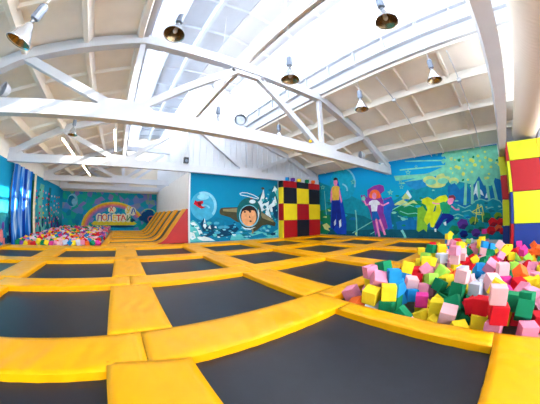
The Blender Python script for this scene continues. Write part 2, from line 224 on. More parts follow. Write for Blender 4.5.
MURAL_FRONT="""planet_soft|5.024,1.979 5.004,1.799 4.945,1.629 4.851,1.476 4.726,1.35 4.578,1.256 4.415,1.199 4.244,1.18 4.076,1.201 3.918,1.259 3.777,1.351 3.66,1.472 3.572,1.617 3.517,1.778 3.498,1.948 3.515,2.118 3.567,2.282 3.653,2.431 3.768,2.558 3.908,2.657 4.067,2.723 4.236,2.75 4.407,2.739 4.572,2.687 4.721,2.598 4.848,2.476 4.943,2.327 5.003,2.158
planet_light|3.977,2.691 4.095,2.73 4.125,2.593 4.03,2.561
planet_light|4.095,2.73 4.219,2.749 4.224,2.608 4.125,2.593
planet_light|4.219,2.749 4.344,2.748 4.325,2.606 4.224,2.608
planet_light|4.344,2.748 4.468,2.725 4.424,2.586 4.325,2.606
planet_light|4.468,2.725 4.586,2.681 4.518,2.55 4.424,2.586
planet_light|4.586,2.681 4.696,2.617 4.606,2.498 4.518,2.55
planet_light|4.696,2.617 4.794,2.535 4.684,2.43 4.606,2.498
planet_light|4.794,2.535 4.878,2.437 4.751,2.35 4.684,2.43
planet_light|4.878,2.437 4.944,2.326 4.804,2.259 4.751,2.35
planet_light|4.944,2.326 4.991,2.204 4.841,2.159 4.804,2.259
planet_light|4.991,2.204 5.018,2.075 4.863,2.054 4.841,2.159
planet_light|5.018,2.075 5.023,1.944 4.867,1.947 4.863,2.054
planet_light|5.023,1.944 5.007,1.813 4.854,1.84 4.867,1.947
planet_light|5.007,1.813 4.97,1.686 4.825,1.737 4.854,1.84
planet_light|4.97,1.686 4.913,1.568 4.78,1.64 4.825,1.737
planet_light|4.913,1.568 4.838,1.461 4.72,1.552 4.78,1.64
planet_light|4.561,2.463 4.515,2.379 4.387,2.315 4.213,2.287 4.04,2.303 3.915,2.358 3.868,2.437 3.912,2.519 4.037,2.584 4.209,2.613 4.383,2.598 4.513,2.544
pale_blue|4.008,1.809 4.042,1.881 4.119,1.835 4.094,1.781
pale_blue|4.042,1.881 4.091,1.943 4.155,1.882 4.119,1.835
pale_blue|4.091,1.943 4.153,1.992 4.2,1.919 4.155,1.882
pale_blue|4.153,1.992 4.224,2.027 4.253,1.945 4.2,1.919
pale_blue|4.224,2.027 4.3,2.044 4.309,1.958 4.253,1.945
pale_blue|4.3,2.044 4.379,2.044 4.367,1.958 4.309,1.958
pale_blue|4.379,2.044 4.456,2.026 4.423,1.944 4.367,1.958
pale_blue|4.456,2.026 4.527,1.99 4.475,1.917 4.423,1.944
pale_blue|4.527,1.99 4.588,1.939 4.519,1.878 4.475,1.917
pale_blue|4.588,1.939 4.636,1.875 4.554,1.83 4.519,1.878
mid_blue|3.427,1.001 3.874,1.262 4.389,1.098 4.981,1.368 5.594,1.196 6.233,1.074 6.9,0.705 7.752,0.923 8.502,0.713 9.424,1.141 9.41,-0.044 6.484,0.012 3.445,0.051
navy|4.043,0.994 4.274,1.315 4.503,0.824 4.799,0.983 5.096,0.644 5.654,0.855 6.102,0.96 6.427,0.661 6.03,0.327 5.335,0.243 4.732,0.324 4.321,0.285
white_ice|4.213,0.884 4.303,1.315 4.416,0.88 4.327,0.719
white_ice|4.502,0.77 4.621,0.931 4.678,0.711
white_ice|4.857,0.817 4.978,0.869 5.036,0.702
foam_teal|3.427,1.106 3.65,1.21 3.929,0.995 4.096,0.67 4.206,0.343 4.729,0.158 4.966,0.036 3.445,0.051
white_ice|3.482,1.053 3.705,1.104 3.928,0.888 4.152,0.561 4.206,0.343 4.035,0.349 3.87,0.729 3.647,0.892
white_ice|3.864,0.302 4.206,0.343 4.612,0.218 4.906,0.061 4.201,0.072 3.918,0.192
white_ice|3.477,0.579 3.699,0.52 3.806,0.25 3.58,0.152 3.472,0.262
foam_teal|5.966,0.387 6.492,0.541 7.173,0.394 7.747,0.492 8.653,0.261 9.417,0.549 9.411,-0.018 6.485,0.023 5.833,0.048
mid_blue|6.358,0.429 6.897,0.526 7.312,0.206 8.041,0.354 8.495,0.078 7.168,0.032
deep_teal|7.33,2.205 8.066,2.914 8.521,2.427 8.847,3.216 9.46,3.557 9.422,1.009 8.054,1.538
white_ice|7.617,2.151 7.913,2.407 8.182,3.111 8.253,2.608 8.06,2.162 8.365,2.232 8.599,2.366 8.516,1.918 8.208,1.788 7.906,1.6 7.688,1.907
white_ice|8.843,2.956 9.051,3.361 9.253,3.176 9.166,2.841 9.006,3.03
white_ice|8.517,2.045 8.835,2.244 9.082,2.707 9.239,2.189 8.911,1.988 8.825,1.408 8.671,1.792
white_ice|8.282,1.6 8.592,1.728 8.745,1.345 8.508,1.22
foam_teal|9.127,2.971 9.338,3.248 9.444,3.121 9.434,2.457 9.245,2.582
navy|8.831,1.986 9.155,2.056 9.315,1.666 9.226,1.209 8.984,1.342
navy|4.709,0.303 4.716,0.283 4.637,0.276 4.592,0.294 4.604,0.323 4.644,0.33 4.687,0.324
navy|5.748,0.314 5.705,0.28 5.581,0.286 5.537,0.305 5.536,0.35 5.587,0.359 5.705,0.357
mid_blue|6.603,1.091 6.495,1.02 6.326,1.031 6.155,1.074 6.168,1.121 6.317,1.177 6.513,1.163
planet_soft|6.228,0.948 6.219,0.915 6.13,0.916 6.086,0.932 6.089,0.963 6.142,0.978 6.201,0.979
navy|5.729,0.538 5.709,0.523 5.647,0.514 5.614,0.53 5.611,0.555 5.652,0.57 5.718,0.56
planet_soft|4.071,1.081 4.056,1.059 3.99,1.052 3.954,1.066 3.948,1.096 3.991,1.106 4.039,1.102
planet_soft|7.031,0.642 7.034,0.612 6.963,0.622 6.894,0.634 6.933,0.658 6.965,0.671 7.016,0.659
foam_teal|6.68,0.697 6.662,0.671 6.573,0.67 6.543,0.692 6.54,0.713 6.584,0.735 6.662,0.726
planet_soft|8.4,0.562 8.263,0.503 8.068,0.462 7.868,0.554 7.875,0.637 8.063,0.7 8.352,0.628
deep_teal|5.282,0.652 5.14,0.596 4.964,0.584 4.781,0.624 4.882,0.701 4.98,0.752 5.195,0.711
planet_soft|5.837,0.786 5.722,0.716 5.518,0.714 5.374,0.759 5.331,0.83 5.53,0.891 5.675,0.854
deep_teal|4.183,0.438 4.152,0.397 4.08,0.409 4.033,0.428 4.019,0.46 4.087,0.488 4.163,0.463
navy|6.202,1.034 6.181,1.003 6.095,1.013 6.041,1.021 6.066,1.049 6.095,1.074 6.179,1.052
deep_teal|6.963,0.293 6.827,0.258 6.696,0.214 6.629,0.284 6.634,0.346 6.714,0.386 6.895,0.336
foam_teal|8.753,0.148 8.713,0.096 8.545,0.108 8.453,0.138 8.459,0.202 8.566,0.209 8.728,0.216
mid_blue|8.258,0.536 8.189,0.488 8.062,0.481 8.011,0.527 7.99,0.564 8.068,0.578 8.208,0.58
planet_soft|7.055,0.722 6.923,0.651 6.73,0.621 6.549,0.69 6.625,0.768 6.724,0.841 6.97,0.786
planet_soft|7.097,0.632 7.049,0.558 6.86,0.553 6.777,0.61 6.789,0.675 6.858,0.711 7.066,0.702
mid_blue|4.298,0.556 4.283,0.531 4.221,0.531 4.164,0.549 4.178,0.575 4.22,0.583 4.289,0.572
mid_blue|5.342,1.051 5.306,0.978 5.108,0.964 4.957,1.017 4.928,1.095 5.103,1.109 5.309,1.115
mid_blue|6.136,0.692 6.104,0.661 6.018,0.667 5.942,0.685 5.941,0.713 6.018,0.73 6.1,0.718
planet_soft|6.719,0.427 6.661,0.398 6.55,0.383 6.444,0.417 6.501,0.458 6.548,0.476 6.639,0.467
navy|9.122,0.25 9.068,0.183 8.844,0.15 8.639,0.229 8.656,0.303 8.853,0.351 9.145,0.324
navy|8.97,1.084 8.908,0.991 8.609,0.997 8.5,1.049 8.507,1.142 8.613,1.209 8.885,1.189
mid_blue|5.95,1.09 5.873,1.055 5.758,1.057 5.641,1.075 5.68,1.112 5.761,1.152 5.87,1.136
foam_teal|4.72,1.051 4.674,0.978 4.546,0.963 4.393,1.022 4.427,1.085 4.543,1.118 4.668,1.096
mid_blue|4.114,0.708 4.067,0.671 3.977,0.673 3.937,0.689 3.941,0.728 3.983,0.758 4.081,0.74
deep_teal|3.716,0.889 3.719,0.851 3.616,0.845 3.546,0.872 3.522,0.917 3.621,0.941 3.723,0.926
planet_soft|6.241,0.785 6.198,0.743 6.112,0.75 6.028,0.759 6.045,0.813 6.1,0.861 6.232,0.845
navy|7.785,0.836 7.72,0.744 7.481,0.742 7.289,0.809 7.317,0.887 7.487,0.935 7.726,0.895
mid_blue|4.272,0.353 4.189,0.3 4.073,0.308 4.013,0.344 3.966,0.394 4.08,0.415 4.197,0.402
foam_teal|5.046,0.335 4.978,0.289 4.872,0.278 4.797,0.324 4.814,0.363 4.884,0.399 5.003,0.39
deep_teal|5.836,0.434 5.82,0.42 5.772,0.408 5.735,0.424 5.741,0.451 5.769,0.46 5.826,0.449
planet_soft|5.584,0.787 5.415,0.73 5.261,0.705 5.097,0.755 5.112,0.828 5.286,0.881 5.479,0.87
deep_teal|8.932,0.867 8.825,0.817 8.646,0.795 8.479,0.855 8.557,0.914 8.647,0.957 8.783,0.935
planet_soft|4.413,1.024 4.375,1.002 4.302,0.986 4.245,1.006 4.247,1.05 4.296,1.068 4.368,1.058
deep_teal|7.018,0.497 6.891,0.456 6.796,0.451 6.669,0.494 6.746,0.535 6.808,0.546 6.937,0.54
deep_teal|8.744,0.268 8.648,0.207 8.448,0.221 8.349,0.246 8.358,0.31 8.432,0.35 8.617,0.324
foam_teal|3.941,0.875 3.888,0.83 3.789,0.82 3.715,0.862 3.753,0.894 3.789,0.922 3.889,0.918
planet_soft|5.182,1.019 5.107,0.955 4.973,0.95 4.849,0.977 4.872,1.07 4.972,1.113 5.161,1.078
planet_soft|5.943,0.571 5.883,0.536 5.799,0.526 5.72,0.568 5.747,0.599 5.806,0.602 5.886,0.608
planet_soft|9.376,0.063 9.308,0.022 9.107,0.028 8.989,0.058 8.917,0.118 9.116,0.157 9.265,0.128
planet_soft|5.26,0.497 5.163,0.429 4.972,0.431 4.866,0.47 4.854,0.545 4.995,0.581 5.168,0.571
foam_teal|4.588,0.946 4.563,0.921 4.498,0.921 4.454,0.936 4.45,0.958 4.501,0.987 4.582,0.969
mid_blue|4.573,0.511 4.481,0.455 4.333,0.429 4.252,0.486 4.233,0.545 4.328,0.582 4.444,0.58
planet_soft|6.49,0.399 6.419,0.342 6.259,0.347 6.161,0.377 6.119,0.453 6.268,0.483 6.42,0.466
planet_light|3.702,0.309 3.671,0.283 3.608,0.273 3.555,0.303 3.555,0.324 3.61,0.348 3.674,0.334
mid_blue|4.819,0.297 4.822,0.271 4.705,0.254 4.591,0.281 4.616,0.327 4.708,0.362 4.809,0.34
planet_light|7.224,0.198 7.196,0.172 7.114,0.167 7.061,0.195 7.062,0.221 7.115,0.24 7.219,0.224
planet_light|5.695,0.207 5.669,0.188 5.613,0.188 5.573,0.201 5.579,0.22 5.614,0.23 5.649,0.222
foam_teal|5.037,0.385 4.933,0.348 4.854,0.345 4.776,0.38 4.756,0.414 4.85,0.452 4.959,0.435
planet_light|5.085,0.609 5.063,0.579 5.007,0.581 4.95,0.597 4.935,0.628 5.014,0.636 5.078,0.639
mid_blue|8.795,0.432 8.743,0.415 8.656,0.398 8.589,0.423 8.596,0.455 8.659,0.462 8.728,0.464
planet_light|8.587,0.478 8.572,0.421 8.438,0.431 8.284,0.463 8.321,0.509 8.43,0.553 8.557,0.532
white_ice|6.639,0.471 6.611,0.459 6.556,0.449 6.503,0.466 6.487,0.486 6.56,0.5 6.614,0.489
mid_blue|7.583,0.337 7.519,0.303 7.412,0.314 7.291,0.339 7.352,0.366 7.401,0.389 7.526,0.38
planet_light|6.279,0.264 6.187,0.229 6.092,0.229 6.002,0.248 6.006,0.296 6.095,0.338 6.189,0.308
planet_light|9.264,0.244 9.197,0.226 9.115,0.214 9.075,0.24 9.033,0.266 9.113,0.288 9.197,0.265
white_ice|6.233,0.338 6.176,0.31 6.066,0.291 5.988,0.333 5.978,0.365 6.065,0.395 6.167,0.377
mid_blue|6.948,0.138 6.867,0.106 6.792,0.107 6.695,0.135 6.703,0.166 6.785,0.175 6.884,0.163
foam_teal|4.523,0.655 4.48,0.635 4.41,0.625 4.373,0.645 4.357,0.668 4.413,0.693 4.489,0.674
planet_light|7.016,0.195 7.004,0.166 6.896,0.151 6.831,0.19 6.798,0.227 6.898,0.238 6.993,0.229
foam_teal|6.329,0.278 6.303,0.258 6.261,0.264 6.237,0.272 6.209,0.291 6.258,0.304 6.315,0.301
planet_light|5.408,0.335 5.39,0.309 5.329,0.307 5.247,0.331 5.252,0.352 5.323,0.36 5.405,0.362
planet_light|5.604,0.644 5.534,0.611 5.439,0.603 5.386,0.633 5.341,0.673 5.449,0.698 5.525,0.686
planet_light|6.11,0.473 6.072,0.448 5.947,0.428 5.882,0.466 5.86,0.496 5.939,0.531 6.027,0.517
mid_blue|6.216,0.415 6.175,0.369 6.068,0.364 5.969,0.396 6.012,0.451 6.076,0.486 6.182,0.453
planet_light|4.449,0.421 4.379,0.388 4.306,0.389 4.227,0.41 4.217,0.441 4.308,0.464 4.373,0.452
foam_teal|8.416,0.254 8.355,0.207 8.247,0.218 8.143,0.24 8.174,0.295 8.246,0.322 8.414,0.289
white_ice|3.862,0.586 3.813,0.565 3.703,0.549 3.61,0.572 3.658,0.612 3.715,0.631 3.777,0.617
mid_blue|4.696,0.592 4.659,0.569 4.614,0.569 4.578,0.582 4.541,0.605 4.609,0.626 4.677,0.622
white_ice|5.228,0.245 5.163,0.218 5.099,0.223 5.056,0.24 5.031,0.271 5.094,0.292 5.176,0.267
deep_teal|8.339,0.881 8.333,0.803 8.207,0.818 8.13,0.843 8.123,0.931 8.201,0.968 8.316,0.951
white_ice|8.827,1.229 8.809,1.198 8.763,1.178 8.708,1.214 8.702,1.248 8.761,1.276 8.823,1.278
foam_teal|9.256,1.763 9.229,1.718 9.173,1.723 9.116,1.736 9.128,1.789 9.171,1.822 9.217,1.809
planet_soft|9.069,2.51 8.989,2.465 8.907,2.414 8.845,2.464 8.825,2.541 8.907,2.584 9.005,2.548
foam_teal|8.283,0.675 8.275,0.6 8.169,0.571 8.102,0.634 8.062,0.709 8.175,0.756 8.251,0.738
deep_teal|8.202,1.253 8.188,1.227 8.127,1.208 8.077,1.229 8.07,1.268 8.133,1.296 8.186,1.286
white_ice|8.605,1.849 8.604,1.792 8.468,1.754 8.353,1.814 8.385,1.889 8.466,1.924 8.568,1.95
deep_teal|8.69,1.208 8.641,1.16 8.566,1.161 8.495,1.18 8.504,1.234 8.565,1.289 8.636,1.256
white_ice|8.469,2.527 8.431,2.48 8.364,2.478 8.334,2.502 8.308,2.54 8.366,2.567 8.411,2.574
planet_soft|8.933,1.565 8.88,1.478 8.769,1.452 8.696,1.507 8.658,1.605 8.772,1.68 8.91,1.635
foam_teal|8.687,0.744 8.683,0.657 8.537,0.657 8.436,0.713 8.462,0.814 8.532,0.857 8.636,0.807
foam_teal|9.235,2.185 9.205,2.143 9.131,2.123 9.09,2.154 9.084,2.207 9.121,2.249 9.201,2.241
white_ice|8.605,1.676 8.59,1.57 8.442,1.58 8.332,1.631 8.309,1.734 8.441,1.78 8.559,1.797
deep_teal|8.015,1.242 8.019,1.155 7.903,1.186 7.816,1.209 7.798,1.275 7.911,1.303 8.003,1.314
deep_teal|8.694,0.955 8.693,0.84 8.532,0.827 8.379,0.905 8.449,1.007 8.514,1.057 8.682,1.037
foam_teal|8.68,1.324 8.627,1.281 8.582,1.257 8.53,1.306 8.531,1.348 8.586,1.389 8.645,1.371
planet_soft|9.135,1.174 9.108,1.132 9.059,1.136 9.004,1.158 9,1.2 9.056,1.223 9.096,1.203
deep_teal|8.807,3.079 8.752,3.005 8.623,2.969 8.55,3.018 8.542,3.091 8.619,3.136 8.753,3.143
white_ice|8.741,1.365 8.732,1.308 8.607,1.292 8.568,1.342 8.506,1.415 8.608,1.452 8.69,1.435
deep_teal|8.401,1.96 8.361,1.896 8.22,1.834 8.119,1.915 8.135,2.016 8.212,2.098 8.369,2.04
foam_teal|8.5,2.419 8.477,2.388 8.439,2.373 8.388,2.397 8.4,2.43 8.44,2.469 8.492,2.442
white_ice|8.525,1.242 8.497,1.205 8.448,1.196 8.419,1.227 8.416,1.263 8.445,1.285 8.499,1.286
foam_teal|8.217,2.405 8.19,2.353 8.09,2.289 8.014,2.368 8.015,2.446 8.092,2.485 8.209,2.474
foam_teal|8.59,2.79 8.569,2.74 8.497,2.729 8.459,2.761 8.451,2.8 8.497,2.834 8.551,2.824
ship_red|3.67,2.031 3.757,2.262 3.871,2.196 4.202,2.254 4.226,2.114 4.1,2.036 4.147,1.95 4.355,1.9 4.13,1.81 3.959,1.877 3.732,2.027
dark_red|3.871,2.143 4.099,2.176 4.101,1.96 3.958,1.957
olive_dark|5.182,1.703 5.256,1.855 5.472,1.897 6.37,1.935 6.704,1.775 6.698,0.948 6.234,1.103 5.848,1.337 5.316,1.479 5.194,1.563
olive|5.379,1.817 6.37,1.877 6.435,1.626 5.41,1.693
olive_dark|7.761,1.908 8.13,1.6 8.744,1.281 9.109,0.952 9.017,0.734 8.504,0.878 8.047,0.822 7.675,0.556 7.314,0.4 7.247,0.694
olive|7.87,1.724 8.357,1.456 8.901,1.131 8.94,0.995 8.052,1.289
helmet_teal|7.995,1.6 7.966,1.371 7.885,1.157 7.758,0.971 7.594,0.824 7.403,0.725 7.197,0.678 6.989,0.685 6.791,0.744 6.613,0.851 6.465,0.999 6.354,1.179 6.286,1.382 6.263,1.596 6.288,1.811 6.358,2.014 6.471,2.196 6.622,2.345 6.802,2.454 7.002,2.515 7.211,2.523 7.417,2.476 7.607,2.377 7.77,2.23 7.894,2.043 7.97,1.829
olive_dark|6.367,1.421 6.497,1.069 6.831,0.677 7.317,0.631 7.751,0.8 7.942,1.538 7.762,2.031 7.679,0.925 7.177,0.756 6.697,0.889
pale_blue|7.816,1.415 7.789,1.236 7.714,1.071 7.597,0.932 7.447,0.827 7.275,0.764 7.094,0.747 6.915,0.775 6.751,0.846 6.612,0.954 6.507,1.093 6.442,1.252 6.42,1.421 6.444,1.591 6.511,1.749 6.619,1.887 6.759,1.995 6.925,2.065 7.104,2.091 7.286,2.072 7.458,2.007 7.606,1.901 7.721,1.76 7.792,1.594
helmet_dark|7.728,1.44 7.704,1.278 7.639,1.128 7.537,1.001 7.405,0.905 7.254,0.847 7.094,0.831 6.937,0.856 6.792,0.92 6.67,1.018 6.577,1.144 6.519,1.289 6.5,1.444 6.521,1.599 6.581,1.744 6.676,1.87 6.8,1.968 6.946,2.031 7.104,2.055 7.264,2.037 7.414,1.978 7.545,1.881 7.645,1.753 7.707,1.602
skin|7.625,1.367 7.605,1.218 7.549,1.081 7.461,0.964 7.348,0.876 7.218,0.822 7.08,0.807 6.944,0.83 6.819,0.889 6.713,0.98 6.633,1.096 6.583,1.23 6.567,1.374 6.585,1.517 6.637,1.65 6.719,1.766 6.827,1.856 6.953,1.913 7.09,1.935 7.227,1.917 7.357,1.862 7.468,1.773 7.554,1.655 7.608,1.516
hair_dark|6.568,1.597 6.603,1.833 6.841,1.972 7.118,2.007 7.472,1.953 7.651,1.784 7.671,1.569 7.527,1.734 7.328,1.769 7.116,1.695 6.909,1.765 6.704,1.716
hair_dark|6.887,1.663 6.865,1.626 6.812,1.61 6.759,1.625 6.737,1.663 6.759,1.7 6.812,1.717 6.866,1.701
hair_dark|7.263,1.671 7.238,1.633 7.178,1.617 7.119,1.632 7.095,1.671 7.12,1.709 7.179,1.725 7.239,1.71
hair_dark|7.128,1.448 7.211,1.322 7.099,1.311
hair_dark|7.09,1.119 7.21,1.165 7.322,1.103 7.195,1.051
white_ice|7.575,2.298 7.543,2.235 7.459,2.188 7.344,2.169 7.231,2.183 7.149,2.225 7.119,2.284 7.15,2.346 7.232,2.393 7.346,2.413 7.46,2.4 7.544,2.358
white_ice|7.775,1.846 7.847,1.6 7.799,1.23 7.729,1.538
white_ice|6.562,0.833 6.831,0.707 7.177,0.672 7.605,0.767 7.176,0.587 6.762,0.65
ship_red|7.332,2.491 7.315,2.456 7.275,2.441 7.235,2.454 7.219,2.487 7.235,2.522 7.275,2.538 7.315,2.525
white_ice|6.478,2.718 6.647,2.78 6.63,2.818 6.462,2.756
white_ice|6.637,2.778 6.98,2.777 6.983,2.819 6.64,2.82
white_ice|6.974,2.777 7.396,2.675 7.412,2.717 6.989,2.818
white_ice|7.392,2.677 7.79,2.508 7.815,2.547 7.416,2.715
white_ice|7.785,2.542 7.711,2.477 7.747,2.448 7.821,2.513
white_ice|7.735,2.484 7.338,2.555 7.326,2.513 7.722,2.442
white_ice|7.339,2.555 6.918,2.635 6.906,2.593 7.326,2.513
white_ice|6.916,2.635 6.542,2.678 6.533,2.637 6.908,2.593
white_ice|6.557,2.67 6.489,2.75 6.451,2.724 6.518,2.645
olive_dark|7.955,3.16 8.144,3.235 8.258,3.115 8.105,3.043
olive|7.269,0.621 7.337,0.406 7.433,0.425 7.365,0.641
olive|7.37,0.456 7.264,0.431 7.294,0.349 7.401,0.374"""
